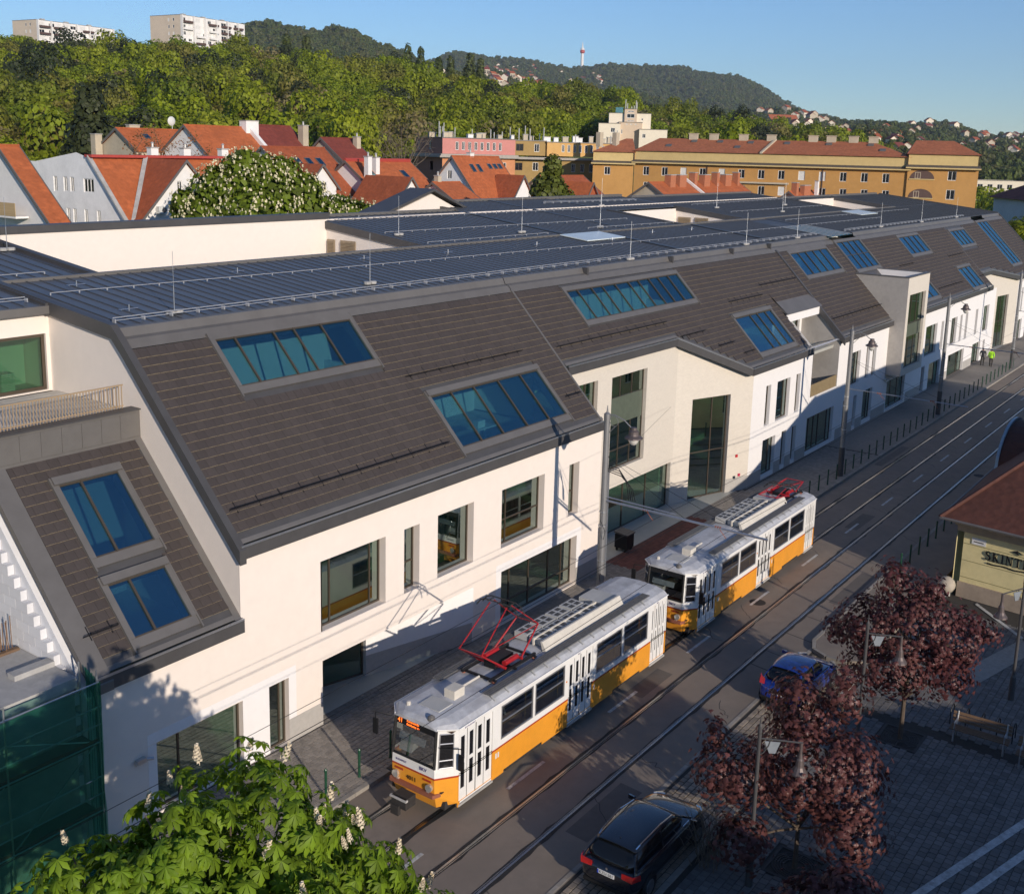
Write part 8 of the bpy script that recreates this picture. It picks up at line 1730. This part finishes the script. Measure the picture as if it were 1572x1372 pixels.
p_, s_ = scatter(2500, 172, 470, 17.5, 66, 1, (2.4, 7.0), avoid=avoid); p5, s5 = scatter(1300, 470, 545, 17.5, 66, 9, (2.2, 3.8), avoid=avoid); p_ += p5; s_ += s5; p2, s2 = scatter(420, 150, 185, 28, 66, 2, (2.2, 4.2)); wood('hill_wood', 'wooded spring-green hillside behind the houses', p_+p2, s_+s2, near_k)
far_k = [crown_mesh('far_crown_%d' % k, 160, .19, 60+k, .8, L_far) for k in range(4)]
av2 = [(s[0]-18*s[0]/math.hypot(s[0], s[1])*j, s[1]-18*s[1]/math.hypot(s[0], s[1])*j, 11) for s in SH for j in (0, .6, 1.2)]
p3, s3 = scatter(12000, 560, 1720, 9, 56, 3, (3.2, 6.0), avoid=av2); p4, s4 = scatter(15000, 1750, 3060, 15, 48, 4, (5, 8.5)); wood('far_forest', 'dark forest on the far hills', p3+p4, s3+s4, far_k)
# ------------------------------------------------------------------ houses and limes added out of view to shade the street
ND = thing('shade_house_row', (15, -14, 0), 'row of unseen plastered houses added beyond the square to shade the street', 'house')
def shade_house(x0, x1, yf, dep, ze, zr, wm, rm):
    xc = (x0+x1)/2
    hs = [(x0+1.2+2.6*k, x0+2.3+2.6*k, z, z+1.6) for k in range(int((x1-x0-1.5)/2.6)) for z in (1.0, 4.2) if z+1.6 < ze]
    wall('front_wall', (x1+x0, yf), (-1, 0), x0, x1, 0, [(x0, ze), (xc, zr), (x1, ze)], [(x0+x1-h[1], x0+x1-h[0], h[2], h[3]) for h in hs] and hs, wm, ND, .15)
    for h in hs: window(ND, (x1+x0, yf), (-1, 0), *h, vb=(.5,), **wf)
    q = MB(); q.poly((x0, yf, 0), (x0, yf-dep, 0), (x0, yf-dep, ze), (x0, yf, ze)); q.poly((x1, yf-dep, 0), (x1, yf, 0), (x1, yf, ze), (x1, yf-dep, ze)); q.poly((x0, yf-dep, 0), (x1, yf-dep, 0), (x1, yf-dep, ze), (xc, yf-dep, zr), (x0, yf-dep, ze)); q.build('wall', wm, ND)
    q = MB()
    for a, b in ((x0-.4, xc), (x1+.4, xc)): q.obox(Vector((a, yf+.4, ze-.2)), Vector((b-a, 0, zr-ze+.25)), Vector((0, -dep-.8, 0)), Vector((0, 0, .16)))
    q.build('roof', rm, ND, fix=True)
shade_house(-14, -2.6, -13, 12, 5.6, 6.8, m_hb, m_orange2); shade_house(-2, 8.4, -13, 12, 5.8, 6.9, m_hw, m_dred); shade_house(9.0, 20.4, -11, 12, 5.6, 9.0, m_creamy, m_orange2); shade_house(21, 31, -11, 12, 6.0, 6.9, m_hw, m_orange); shade_house(31.6, 39.5, -12, 12, 6.2, 7.4, m_hb, m_orange2)
RN = np.random.default_rng(77)
for k, (x, y, zt, r_) in enumerate(((23.5, -4.5, 7.2, 1.7), (28.5, -4.8, 6.6, 1.5))):  # unseen limes, added to streak the road with shade
    spray_tree('shade_lime', (x, y, 0), 'unseen young lime added to shade the street, %s in its row' % ORD[k], [(x, y, zt-2.2, r_, r_, 2.0), (x+.6, y+.5, zt-1.2, r_*.6, r_*.6, 1.2), (x-.6, y-.4, zt-1.6, r_*.7, r_*.7, 1.3)], 1100, .17, L_hill, RN, .12, 2.6, 'unseen limes added for their shade')
# ------------------------------------------------------------------ thin morning haze
hz_m = bpy.data.materials.new('haze'); hz_m.use_nodes = True; t = hz_m.node_tree; t.nodes.clear(); o_ = t.nodes.new('ShaderNodeOutputMaterial'); v_ = t.nodes.new('ShaderNodeVolumePrincipled'); v_.inputs['Color'].default_value = (.80, .88, 1.0, 1); v_.inputs['Density'].default_value = 1.0e-4; v_.inputs['Anisotropy'].default_value = 0.2
t.links.new(v_.outputs[0], o_.inputs['Volume'])
hz = MB().box(-3700, 3700, -3700, 3700, -1.2, 330).build('haze', hz_m); tag(hz, 'thin pale morning haze over the valley', 'haze', kind='stuff')
scn.cycles.volume_bounces = 0
